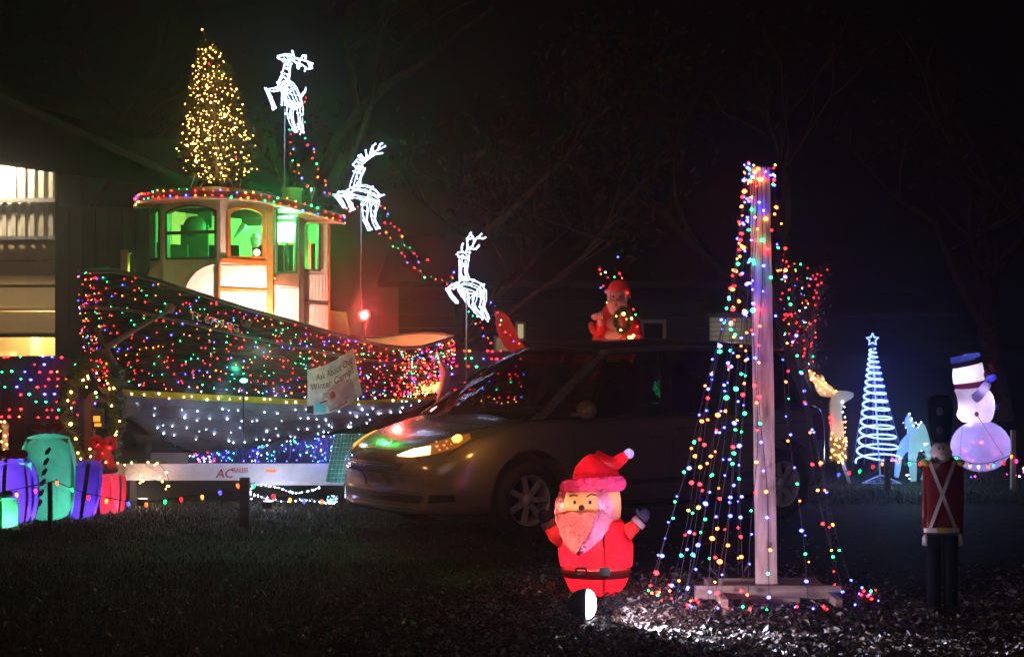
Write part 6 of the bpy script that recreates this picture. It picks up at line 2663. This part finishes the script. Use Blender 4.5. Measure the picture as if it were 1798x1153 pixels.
# ================================================================ STRING LIGHT POST
YP = 11.1
pb = W(1346, 1058, YP)
pb.z = 0
pt_ = W(1334, 296, YP)
lt = thing("light_tree", "weathered square timber post carrying a cone of coloured light strings on crossed boards", "light tree", pb)
wood = pm('post_timber', (.76, .49, .42), .75, var=.5, scale=5, bump=.5, stretch=(6, 6, .7))
m = MB()
ha = .083
rotp = R(38)
cor = [Vector((math.cos(rotp + i * math.pi / 2), math.sin(rotp + i * math.pi / 2), 0)) * ha * 1.19 for i in range(4)]
rows_ = []
for j in range(15):
    f = j / 14
    c = pb.lerp(pt_, f)
    s_ = lerp(1.0, .9, f)
    rows_.append([c + q_ * s_ * (1 + .02 * math.sin(j * 1.7 + i)) for i, q_ in enumerate(cor)])
m.grid(list(rows_), closed=True, smooth=False)
m.f.append(list(range(14 * 4, 15 * 4)))
m.m.append(0)
m.sm.append(False)
m.build("post", wood, lt)
wood2 = pm('board_timber', (.40, .30, .22), .75, var=.4, scale=5, bump=.5, stretch=(.7, 6, 6))


def board(x0, y0, x1, y1, Ya, Yb, hgt, name="base_board"):
    a, b_ = W(x0, y0, Ya), W(x1, y1, Yb)
    a.z = hgt / 2 + .045
    b_.z = hgt / 2 + .045
    m = MB()
    m.bar(a, b_, .04, hgt)
    return m.build(name, wood2, lt)


board(1220, 1050, 1478, 1052, 10.95, 10.95, .085)
board(1262, 1050, 1432, 1052, 11.28, 11.28, .085)
m = MB()
for i in range(14):     # screw heads and a nail strap
    pass
a = pb + Vector((-.02, -.105, .10))
m.box(a, (.07, .012, .05))
m.build("bracket", pm('steel_strap', (.4, .4, .4), .4, .8), lt)
for sx_ in (-.33, .38):
    m = MB()
    c = Vector((pb.x + sx_, 11.12, .065))
    m.bar(c + Vector((0, -.5, 0)), c + Vector((0, .5, 0)), .04, .05)
    m.build("base_board", wood2, lt)
m = MB()
m.box(pb + Vector((0, -.17, .03)), (.36, .10, .055))
m.build("block", wood2, lt)
# ring at the top
m = MB()
top_c = pt_ + Vector((.0, 0, .01))
m.tube([top_c + Vector((.085 * math.cos(t), .085 * math.sin(t), 0)) for t in [i * .524 for i in range(12)]], .008, 5, closed=True)
m.build("top_ring", black_m, lt)
# strings: (angle, ground radius); left side crowded, right side sparse
rnd = random.Random(23)
cols = 'rgbobbrgoybbrbog'
nb = 0
extra = []
angs = [-math.degrees(math.acos(c_)) % 360 for c_ in (-.98, -.9, -.82, -.73, -.63, -.53, -.43, -.32, -.2)] + [math.degrees(math.acos(c_)) for c_ in (-.95, -.78, -.58, -.36)] + [270, -math.degrees(math.acos(.35)) % 360, -math.degrees(math.acos(.75)) % 360, 352, 18, 50, 100]
for si, an in enumerate(angs):
    t = R(an)
    rg = (.66 if 100 < an < 260 else .60) * rnd.uniform(.9, 1.06)
    if 300 < an or an < 70:
        rg = rnd.uniform(.5, .72)
    top = top_c + Vector((.085 * math.cos(t), .085 * math.sin(t), 0))
    bot = pb + Vector((rg * math.cos(t) - (.06 if math.cos(t) < 0 else 0), rg * .8 * math.sin(t), .03))
    mid = 0.06 if math.cos(t) > 0 else -.02
    n = 22
    path_ = []
    for j in range(n + 1):
        f = j / n
        bow_ = (f ** 1.75)
        p = Vector((lerp(top.x, bot.x, bow_), lerp(top.y, bot.y, bow_), lerp(top.z, bot.z, f)))
        if math.cos(t) < 0:
            p.x -= .075 * math.sin(math.pi * f) ** .8 * abs(math.cos(t))
        else:
            p.x += .06 * math.sin(math.pi * f) * math.cos(t)
        p.x += (.022 * math.sin(f * 5.3 + si * 2.1) + .012 * math.sin(f * 13 + si * 4.7)) * min(1, f * 4)
        p.y += .02 * math.sin(f * 7 + si * 3.3) * min(1, f * 4)
        path_.append(p)
    m = MB()
    m.tube(path_, .0022, 4)
    w_ = m.build("light_string", pm('string_dark', (.05, .05, .07), .5), lt)
    d = rnd.uniform(0, .1)
    L = 2.85
    k2 = 0
    while d < L:
        f = d / L
        i = min(int(f * n), n - 1)
        p = path_[i].lerp(path_[i + 1], f * n - i)
        c = cols[(k2 * 3 + si * 5) % 16]
        if nb >= 292:
            extra.append((p, c))
        if nb < 292:
            o = bulb(w_, p + Vector((rnd.uniform(-.012, .012), rnd.uniform(-.012, .012), 0)), c, rnd.choice((.009, .0105, .0115, .014)))
            o.scale.x *= 1.5
            o.rotation_euler = (0, rnd.uniform(-.3, .5), 0)
            nb += 1
        d += (.165 if 100 < an < 275 else .22) * rnd.uniform(.65, 1.35)
        k2 += 1
pts = []
for _ in range(26):   # knot of bulbs at the top and on the ground ring
    a = rnd.uniform(0, 6.28)
    pts.append((top_c + Vector((.1 * math.cos(a), .1 * math.sin(a), rnd.uniform(-.13, .03))), rnd.choice('roybgbo')))
for _ in range(46):
    a = rnd.uniform(2.2, 7.2)
    rg = rnd.uniform(.6, .8)
    pts.append((pb + Vector((rg * math.cos(a), rg * .8 * math.sin(a), rnd.uniform(.02, .07))), rnd.choice('rrobgrrb')))
bulbs_stuff("small_bulbs", lt, pts + extra, .0115)

# ================================================================ SHRUB WITH SMALL RED LIGHTS behind the post
YK = 20.5
sh = thing("shrub", "tall bare shrub strung with small red and green lights behind the post", "shrub", (W(1405, 0, YK).x, YK, 0), None)
m = MB()
tips = []
for i in range(16):
    x0 = 1402 + rnd.uniform(-5, 5)
    x1, y1 = rnd.choice([(1378, 440), (1385, 520), (1392, 470), (1405, 470), (1420, 465), (1448, 470), (1436, 500), (1430, 540), (1425, 600), (1415, 620), (1400, 560), (1388, 590), (1410, 520), (1440, 480), (1378, 610), (1424, 640)])
    p = smooth_path([W(x0, 815, YK), W(lerp(x0, x1, .4) + rnd.uniform(-8, 8), lerp(815, y1, .5), YK + rnd.uniform(-.2, .2)), W(x1, y1, YK + rnd.uniform(-.3, .3))], 5)
    p[0].z = 0
    m.tube(p, [lerp(.016, .004, i_ / (len(p) - 1)) for i_ in range(len(p))], 4)
    tips.append(p)
m.build("branch", bark, sh)
cl = MB()
for _ in range(1200):
    p = rnd.choice(rnd.choice(tips)[4:]) + Vector((rnd.gauss(0, .08), rnd.gauss(0, .1), rnd.gauss(0, .08)))
    d = Vector((rnd.gauss(0, 1), rnd.gauss(0, 1), rnd.gauss(0, 1))).normalized()
    w = d.orthogonal().normalized() * .012
    cl.add([p - w, p + d * .03, p + w, p - d * .03], [(0, 1, 2, 3)])
cl.build("foliage", fir, sh, kind="stuff")
poly = [(1370, 440), (1395, 458), (1420, 460), (1455, 466), (1450, 492), (1438, 520), (1440, 560), (1432, 600), (1428, 650), (1400, 640), (1376, 590), (1370, 520)]
n = 0
sl_ = thing("light_string", "small red, green and blue lights tangled over the shrub behind the post", "string lights", W(1405, 450, YK))


def inside(x, y):
    c = False
    for i in range(len(poly)):
        (x0, y0), (x1, y1) = poly[i], poly[i - 1]
        if (y0 > y) != (y1 > y) and x < (x1 - x0) * (y - y0) / (y1 - y0) + x0:
            c = not c
    return c


wp_ = []
while n < 90:
    x, y = rnd.uniform(1368, 1456), rnd.uniform(440, 655)
    if inside(x, y):
        p = W(x, y, YK + rnd.uniform(-.3, .2))
        bulb(sl_, p, rnd.choice('rrrrrrogbrgw'), rnd.choice((.008, .010, .014)))
        wp_.append(p)
        n += 1
wp_.sort(key=lambda p: -p.z)
m = MB()
m.tube(wp_[::4], .002, 3)
m.build("wire", wire_m, sl_)

# ================================================================ CUT-OUT DEER
YD = 20.3
wcut = pm('deer_white', (.72, .64, .55), .5, var=.08)


def slab_px(pts, Y, th, k_=1):
    m = MB()
    P = [W(x, y, Y) for x, y in pts]
    m.prism(P, (0, th, 0))
    return m


dr1 = thing("light_up_deer", "pale cut-out deer rearing with lit antlers and a garland round its hind end", "deer", (W(1478, 0, YD).x, YD, 0))
bodyp = smooth_path([Vector((x, y, 0)) for x, y in ((1467, 686), (1480, 686), (1492, 687), (1499, 691), (1497, 698), (1487, 704), (1480, 712), (1478, 730), (1481, 750), (1482, 775), (1483, 800), (1478, 803), (1462, 800), (1458, 780), (1459, 755), (1458, 730), (1458, 710), (1461, 695))], 3)[:-1]
m = slab_px([(p.x, p.y) for p in bodyp], YD - .04, .09)
m.build("body", wcut, dr1)
ant = [(1469, 688), (1460, 678), (1450, 672), (1446, 660), (1442, 657), (1441, 666), (1437, 657), (1434, 658), (1435, 668), (1428, 655), (1424, 648), (1420, 650), (1421, 660), (1426, 668), (1430, 674), (1434, 686), (1441, 695), (1456, 697), (1464, 694)]
m = slab_px(ant, YD - .02, .035)
m.build("antler", wcut, dr1)
for x0, x1 in ((1474, 1490), (1477, 1493)):
    m = MB()
    a, b_ = W(x0, 800, YD), W(x1, 850, YD)
    b_.z = 0
    m.tube([a, b_], .012, 6)
    m.build("leg", pm('deer_leg_white', (.6, .55, .7), .5), dr1)
m = MB()
for i in range(1800):
    p = W(rnd.uniform(1459, 1484), rnd.uniform(768, 806), YD - .02) + Vector((0, rnd.uniform(-.1, .1), 0))
    d = Vector((rnd.gauss(0, 1), rnd.gauss(0, 1), rnd.gauss(0, 1))).normalized() * .04
    w = d.orthogonal().normalized() * .007
    m.add([p - w, p + w, p + d], [(0, 1, 2)])
m.build("garland", pm('garland_gold', (.3, .22, .08), .5), dr1, kind="stuff")
n = 0
for x, y in [(1421, 651), (1427, 660), (1432, 664), (1437, 668), (1441, 672), (1446, 676), (1452, 680), (1458, 684), (1464, 688), (1468, 686), (1433, 676), (1427, 664), (1440, 684), (1448, 690), (1424, 666), (1430, 655), (1445, 665), (1450, 672)]:
    bulb(dr1, W(x, y, YD - .06), 'k', .011)
for _ in range(34):
    bulb(dr1, W(rnd.uniform(1457, 1486), rnd.uniform(768, 814), YD - .10), 'k', rnd.choice((.009, .013)))
for x, y in ((1459, 736), (1458, 742), (1460, 748), (1456, 733)):
    bulb(dr1, W(x, y, YD - .07), 'r', .016)
for i in range(9):
    bulb(dr1, W(1479 + (i % 2) * 3 + i * .5, 705 + i * 9, YD - .06), 'k' if i > 3 else 'w', .008)
for x, y in ((1485, 740), (1484, 750), (1484, 758), (1461, 760), (1459, 770)):
    bulb(dr1, W(x, y, YD - .06), 'k', .010)
lamp("garland_glow", W(1470, 785, YD - .35), 2.2, (1, .68, .35), dr1, .05)
lamp("antler_glow", W(1442, 680, YD - .25), .7, (1, .7, .4), dr1, .04)

dr2 = thing("doe_cutout", "pale cyan cut-out doe with bowed legs grazing between the spiral tree and soldier", "deer", (W(1605, 0, YD).x, YD, 0))
cy = pm('doe_white', (.55, .72, .72), .5, var=.06)
back_l = [(1574, 838), (1578, 838), (1582, 820), (1584, 806), (1590, 795), (1597, 791), (1605, 793), (1608, 780), (1604, 765), (1594, 762), (1584, 772), (1577, 788), (1573, 806), (1571, 836)]
m = slab_px(back_l, YD + .12, .04)
m.build("leg", cy, dr2)
front = [(1600, 845), (1609, 845), (1610, 825), (1609, 805), (1613, 793), (1619, 789), (1625, 792), (1627, 805), (1624, 825), (1617, 842), (1622, 842), (1632, 825), (1633, 803), (1640, 803), (1636, 795), (1634, 780), (1630, 762), (1624, 746), (1619, 742), (1614, 748), (1606, 754), (1600, 762), (1597, 775), (1596, 800), (1598, 825)]
m = slab_px(front, YD - .05, .04)
m.build("body", cy, dr2)
m = slab_px([(1594, 764), (1594, 752), (1590, 746), (1590, 737), (1595, 727), (1600, 731), (1604, 740), (1607, 748), (1612, 752), (1606, 762)], YD + .02, .04)
m.build("head", cy, dr2)
m = slab_px([(1619, 796), (1633, 796), (1641, 806), (1630, 806), (1626, 799)], YD - .12, .04)
m.build("muzzle", cy, dr2)
for x, y in ((1597, 726), (1586, 742), (1590, 750), (1608, 742), (1613, 745), (1617, 741), (1603, 747), (1612, 750), (1601, 734), (1599, 738), (1624, 780), (1628, 778), (1618, 791), (1634, 796), (1636, 790), (1595, 833), (1597, 840), (1591, 833), (1593, 834)):
    bulb(dr2, W(x, y, YD - .14), 'w', .008)
lamp("doe_fill", W(1605, 800, YD - .9), 17, (.4, .95, 1.0), dr2, .05)  # added fill light in front, brightens the doe

# ================================================================ SPIRAL ROPE LIGHT TREE
YT = 20.3
stree = thing("spiral_light_tree", "white and blue rope light spiral tree with a star on a wire tripod", "light tree", (W(1545, 0, YT).x, YT, 0))
rope = glow('rope_blue_white', (.11, .18, 1.0), 8)
ltop, lbot = W(1534, 615, YT), W(1538, 838, YT)
path_ = []
turns = 15.5
N = 620
for i in range(N + 1):
    f = i / N
    # turns open out towards the foot
    hh = .5 * f + .5 * f * f
    y = lerp(612, 812, hh)
    rr = lerp(5, 40, (y - 612) / 200) * YT / F
    cx = lerp(1532, 1543, (y - 612) / 200)
    th = 2 * math.pi * (turns * (1 - (1 - f) ** 1.0)) * 1.0
    p = W(cx, y, YT)
    path_.append(p + Vector((rr * math.cos(th), rr * math.sin(th), rr * .19 * math.sin(th))))
m = MB()
m.tube(path_, .0105, 6)
m.build("rope_light", rope, stree)
m = MB()
sc_ = W(1532, 596, YT)
star = []
for i in range(11):
    a = R(90 + i * 36)
    r_ = .075 if i % 2 == 0 else .034
    star.append(sc_ + Vector((r_ * math.cos(a), 0, r_ * math.sin(a))))
m.tube(star[:10], .009, 5, closed=True)
m.build("star", rope, stree)
m = MB()
a, b_ = W(1532, 605, YT), W(1546, 848, YT)
b_.z = 0.0
m.tube([a, b_], .011, 6)
m.build("centre_pole", pm('tree_pole_white', (.6, .65, .8), .4), stree)
m = MB()
for ox, oy in ((-.24, -.1), (.22, -.12), (.02, .3)):
    m.tube([b_ + Vector((0, 0, .10)), b_ + Vector((ox, oy, .01))], .007, 5)
m.tube([b_ + Vector((-.24, -.1, .012)), b_ + Vector((.22, -.12, .012)), b_ + Vector((.02, .3, .012))], .006, 5, closed=True)
m.build("tripod", pm('tree_pole_white', (.6, .65, .8), .4), stree)
m = MB()
for j in range(8):
    t = j * math.pi / 4
    q = W(1543, 812, YT) + Vector((.31 * math.cos(t), .31 * math.sin(t), 0))
    m.tube([W(1532, 612, YT), q], .0022, 3)
m.build("guy_wire", pm('tree_pole_white', (.6, .65, .8), .4), stree)
for yy in (650, 710, 770):
    lamp("rope_glow", W(1536, yy, YT), 11, (.12, .2, 1), stree, .15)

# ================================================================ SNOWMAN INFLATABLE
YN = 22.0
nk = YN / F
sn = thing("snowman_inflatable", "tall glowing lilac inflatable snowman with blue black hat and plaid scarf", "snowman", (W(1722, 0, YN).x, YN, 0))
snow = cloth('snow_cloth', (.62, .57, .92), .6, wr=.35, scale=6)
snow2 = cloth('snow_cloth_white', (.86, .76, .92), .6, wr=.4, scale=6)


def blob_rows(rows_, mat, name, depth=.9, n=28, Y=YN, mb=None):
    own = mb is None
    m = mb or MB()
    m.grid(list(reversed(prof_body(rows_, 0, Y, n, depth))), closed=True)
    return m.build(name, mat, sn) if own else None


def ellrows(cx, cy, rx, ry, tilt=0, n=12, lo=-1, hi=1):
    out = []
    for i in range(n + 1):
        s_ = lerp(math.asin(lo), math.asin(hi), i / n)
        r_ = max(.02, math.cos(s_)) * rx
        y = cy - math.sin(s_) * ry
        c = cx + tilt * (cy - y)
        out.append((y, c - r_, c + r_))
    return out


blob_rows(ellrows(1722, 783, 52, 45, lo=-1, hi=.97), snow, "lower_ball")
blob_rows([(740, 1690, 1738), (734, 1683, 1742), (728, 1680, 1744), (718, 1683, 1746), (706, 1683, 1746), (694, 1680, 1743), (686, 1676, 1738), (683, 1678, 1730), (678, 1682, 1726)], snow2, "middle_ball")


def tilted(pts_top, pts_bot, Y, depth, mat, name, n=26, rows_n=6, bul=.06):
    """leaning drum between two picture edges ((x0,y0),(x1,y1))"""
    m = MB()
    rows_ = []
    for j in range(rows_n + 1):
        f = j / rows_n
        a = Vector(pts_bot[0]).lerp(Vector(pts_top[0]), f)
        b_ = Vector(pts_bot[1]).lerp(Vector(pts_top[1]), f)
        c = (a + b_) / 2
        hw = (b_ - a) / 2 * (1 + bul * math.sin(math.pi * f))
        row = []
        for i in range(n):
            t = 2 * math.pi * i / n
            px, py = c.x + hw.x * math.cos(t), c.y + hw.y * math.cos(t)
            p = W(px, py, Y)
            p.y += hw.length * Y / F * depth * math.sin(t)
            row.append(p)
        rows_.append(row)
    cb = sum(rows_[0], Vector()) / n
    ct = sum(rows_[-1], Vector()) / n
    m.grid([[cb] * n] + rows_ + [[ct] * n], closed=True)
    return m.build(name, mat, sn)


tilted(((1674, 645), (1723, 634)), ((1675, 674), (1728, 667)), YN, .9, snow2, "head", bul=.05)
tilted(((1671, 637), (1722, 624)), ((1672, 647), (1724, 635)), YN, .95, pm('hat_black', (.01, .01, .015), .7), "hat_band", bul=0)
tilted(((1669, 629), (1719, 618)), ((1671, 638), (1721, 627)), YN, 1.0, cloth('hat_blue', (.16, .2, .8), .5), "hat_brim", bul=0)
tilted(((1677, 676), (1724, 670)), ((1679, 685), (1725, 678)), YN, .95, cloth('scarf_plaid', (.62, .10, .26), .4, wr=.3, bands=30), "scarf", bul=.02)
m = MB()
m.tube(smooth_path([W(1709, 701, YN - .32), W(1717, 695, YN - .34), W(1727, 683, YN - .34), W(1735, 672, YN - .33)], 4), [.03, .058, .062, .062, .062, .06, .06, .058, .056, .056, .055, .05, .045], 12)
m.build("arm", cloth('snow_arm', (.5, .38, .8), .55), sn)
m = MB()
m.ball(W(1740, 664, YN - .33), (.075, .05, .045), 12, 8, rot=Matrix.Rotation(R(-22), 3, 'Y'))
m.ball(W(1735, 671, YN - .36), (.02, .02, .035), 8, 6)
m.ball(W(1750, 713, YN + .05), (.05, .05, .045), 10, 8)
m.build("mitten", cloth('mitten_blue', (.14, .12, .8), .5), sn)
m = MB()
for i in range(4):
    t = R(-60 + i * 60)
    m.ball(W(1738 + 7 * math.cos(t), 650 + 8 * math.sin(t), YN - .1), (.055, .05, .06), 10, 8)
m.build("pompom", cloth('earmuff_red', (.28, .04, .05), .3, wr=.7, scale=30), sn)
m = MB()
m.tube([W(1715, 728, YN - .42), W(1738, 763, YN - .6), W(1762, 800, YN - .75)], .004, 4)
m.tube([W(1690, 745, YN - .36), W(1687, 775, YN - .44), W(1687, 800, YN - .42)], .003, 4)
m.build("tether", pm('tether_cord', (.2, .12, .3), .6), sn)
m = MB()
m.ball(W(1715, 727, YN - .42), (.025, .02, .03), 10, 8)
m.build("button", cloth('button_pink', (.7, .15, .35), .4), sn)
for _ in range(13):
    a, r_ = rnd.uniform(0, 6.28), math.sqrt(rnd.random()) * .78
    px, py = 1722 + 50 * r_ * math.cos(a), 785 + 34 * r_ * math.sin(a)
    d = 1 - ((px - 1722) / 52) ** 2 - ((py - 783) / 45) ** 2
    lamp("pink_spot_fill", W(px, py, YN - 52 * nk * .9 * math.sqrt(max(.05, d)) + .022), .07, (1, .12, .35), sn, .006)  # tiny added lamps under the skin stand in for projected pink spots
for px, py in ((1700, 727), (1728, 712), (1733, 732)):
    lamp("pink_spot_fill", W(px, py, YN - .25), .1, (1, .12, .4), sn, .006)
lamp("inner_lamp", W(1697, 780, YN), 3.4, (.64, .58, 1), sn, .04)
lamp("inner_lamp", W(1745, 775, YN), 3.2, (.64, .58, 1), sn, .04)
lamp("inner_lamp", W(1697, 728, YN), 3.4, (.86, .8, 1), sn, .03)
lamp("inner_lamp", W(1725, 705, YN), 2.2, (.86, .8, 1), sn, .03)
lamp("inner_lamp", W(1692, 660, YN), 4.2, (.95, .92, 1), sn, .03)
lamp("inner_lamp", W(1700, 630, YN + .0), 2.5, (.6, .7, 1), sn, .02)
lamp("inner_lamp", W(1726, 684, YN - .34), .45, (.85, .8, 1), sn, .02)  # added to brighten the arm, likewise the mitten and pompom lamps below
lamp("inner_lamp", W(1738, 664, YN - .33), .2, (.6, .6, 1), sn, .01)
lamp("inner_lamp", W(1740, 650, YN - .1), .25, (1, .5, .5), sn, .01)
lamp("ground_glow", W(1700, 800, YN - .9) , 1.6, (.4, .32, 1), sn, .2)
xl_ = thing("light_string", "tiny purple and white lights trailing on the grass at the right edge", "string lights", W(1788, 828, 20.5))
m = MB()
pts = [(1768, 832), (1778, 838), (1784, 834), (1790, 836), (1798, 828), (1705, 838), (1712, 836)]
for i, (x, y) in enumerate(pts):
    q = W(x, y, 21.0)
    q.z = max(q.z, .02)
    bulb(xl_, q, 'pbpwpbp'[i], .011)
m.tube([(W(x, y, 21.0).x, 21.0, .012) for x, y in pts[:5]], .003, 4)
m.build("wire", wire_m, xl_)

# ================================================================ TOY SOLDIER
YL = 10.55
lk = YL / F
sd = thing("toy_soldier", "wooden toy soldier in red coat with white cross straps and tall black hat", "toy soldier", (W(1652, 0, YL).x, YL, 0))
coatm = pm('soldier_red', (.24, .022, .022), .22, var=.15, coat=.5)
navy = pm('soldier_navy', (.004, .0045, .012), .75, spec=.15)
whit = pm('soldier_white', (.82, .78, .82), .35)
yel = pm('soldier_yellow', (.6, .5, .04), .4)


def rows_to(rows_, mat, name, depth, Y=YL, n=24, parent=sd):
    m = MB()
    R_ = list(reversed(prof_body(rows_, 0, Y, n, depth)))
    c0 = sum(R_[0], Vector()) / n
    c1 = sum(R_[-1], Vector()) / n
    m.grid([[c0] * n] + R_ + [[c1] * n], closed=True)
    return m.build(name, mat, parent)


rows_to([(935, 1624, 1684), (925, 1623, 1685), (890, 1623, 1686), (850, 1622, 1688), (825, 1622, 1688), (812, 1626, 1686), (803, 1636, 1674)], coatm, "coat", .42)
for sg, x0, x1 in ((-1, 1618, 1632), (1, 1678, 1692)):
    rows_to([(934, x0 + 1, x1 - 1), (900, x0, x1), (850, x0 + 1, x1), (820, x0 + 3, x1 - 1), (812, x0 + 5, x1 - 3)], coatm, "arm", .9)
    m = MB()
    m.ball(W((x0 + x1) / 2, 812, YL), (.032, .05, .022), 12, 8)
    m.build("epaulette", yel, sd)
    m = MB()
    c = W((x0 + x1) / 2 - sg * 0, 946, YL)
    m.ball(c, (.020, .02, .032), 12, 8)
    for i in range(4):
        m.tube([c + Vector((-.015 + i * .01, -.004, -.015)), c + Vector((-.016 + i * .0105, -.008, -.042 + abs(i - 1.5) * .004))], .0062, 6)
    m.tube([c + Vector((-sg * .018, -.008, .005)), c + Vector((-sg * .028, -.012, -.018))], .0062, 6)
    m.build("hand", whit, sd)
for x0, x1 in ((1627, 1652), (1656, 1682)):
    rows_to([(1072, x0 + 1, x1 - 1), (1040, x0, x1), (990, x0, x1), (940, x0 - 1, x1 + 1)], navy, "leg", .8)
    m = MB()
    c = W((x0 + x1) / 2, 1076, YL)
    m.ball((c.x, YL - .03, .03), (.05, .085, .035), 12, 8)
    m.build("boot", black_m, sd)


def fy(px, off=.004):
    d = (px - 1654) / 33
    return YL - 33 * lk * .42 * math.sqrt(max(0, 1 - d * d)) - off


m = MB()
for (x0, y0, x1, y1) in ((1631, 808, 1679, 930), (1677, 808, 1632, 930)):
    k3 = 10
    L1, L2 = [], []
    for i in range(k3 + 1):
        f = i / k3
        x, y = lerp(x0, x1, f), lerp(y0, y1, f)
        L1.append(W(x - 3.2, y, fy(x - 3.2, .006)))
        L2.append(W(x + 3.2, y, fy(x + 3.2, .006)))
    m.grid([L1, L2])
m.build("cross_strap", pm('strap_white', (.8, .76, .85), .25, coat=.5), sd)
m = MB()
k3 = 14
for a, b_ in ((0, 5), (9, 14)):
    L1 = [W(lerp(1622, 1687, i / k3), 926.5, fy(lerp(1622, 1687, i / k3), .006)) for i in range(a, b_ + 1)]
    L2 = [W(lerp(1622, 1687, i / k3), 934.5, fy(lerp(1622, 1687, i / k3), .006)) for i in range(a, b_ + 1)]
    m.grid([L1, L2])
bt = m.build("belt", whit, sd)
m = MB()
L1 = [W(lerp(1622, 1687, i / k3), 926, fy(lerp(1622, 1687, i / k3), .009)) for i in range(5, 10)]
L2 = [W(lerp(1622, 1687, i / k3), 935, fy(lerp(1622, 1687, i / k3), .009)) for i in range(5, 10)]
m.grid([L1, L2])
m.build("buckle", yel, bt)
rows_to(ellrows(1652, 795, 18.5, 20), whit, "head", .95)
m = MB()
for ex in (1648.5, 1656.5):
    m.ball(W(ex, 787, YL - .061), (.0062, .006, .0105), 8, 6)
m.build("eye", black_m, sd)
m = MB()
m.ball(W(1652, 797, YL - .066), (.006, .010, .007), 8, 6)
m.build("nose", pm('soldier_nose', (.6, .5, .52), .4), sd)
m = MB()
sm = []
for i in range(9):
    t = R(200 + i * 17.5)
    x, y = 1652.5 + 11 * math.cos(t), 799 - 10 * math.sin(t)
    dd = 1 - ((x - 1652) / 18.5) ** 2 - ((y - 795) / 20) ** 2
    sm.append(W(x, y, YL - 18.5 * lk * .95 * math.sqrt(max(.02, dd)) - .002))
m.tube(sm, .0042, 6)
m.build("mouth", black_m, sd)
for ex in (-1, 1):
    m = MB()
    m.ball(W(1652 + ex * 18.5, 794, YL), (.007, .010, .014), 8, 6)
    m.build("ear", whit, sd)
rows_to([(776, 1640, 1664), (772, 1636, 1668), (750, 1632, 1671), (715, 1629, 1673), (700, 1631, 1671), (694, 1638, 1664)], pm('hat_fur_black', (.0015, .0015, .002), .98, spec=.03), "hat", .95)
m = MB()
m.ball(W(1650, 722, YL - .073), (.021, .006, .027), 14, 8)
m.ball(W(1650, 755, YL - .073), (.021, .006, .027), 14, 8)
m.build("hat_badge", pm('badge_tan', (.06, .04, .04), .6), sd)
# ================================================================ HAZE ADDED FOR LENS GLOW
m = MB()
m.box((0, 60, 6.9), (300, 200, 16))
hz = m.build("haze", black_m, None, kind="stuff")
hz["label"] = "thin haze added to stand in for lens glow round the lamps"
hm = bpy.data.materials.new("glow_haze")
hm.use_nodes = True
nt = hm.node_tree
nt.nodes.remove(nt.nodes["Principled BSDF"])
pv = nt.nodes.new("ShaderNodeVolumePrincipled")
pv.inputs["Density"].default_value = 0.0034
pv.inputs["Anisotropy"].default_value = 0.92
pv.inputs["Color"].default_value = (.9, .88, 1, 1)
nt.links.new(pv.outputs[0], nt.nodes["Material Output"].inputs["Volume"])
hz.data.materials.clear()
hz.data.materials.append(hm)
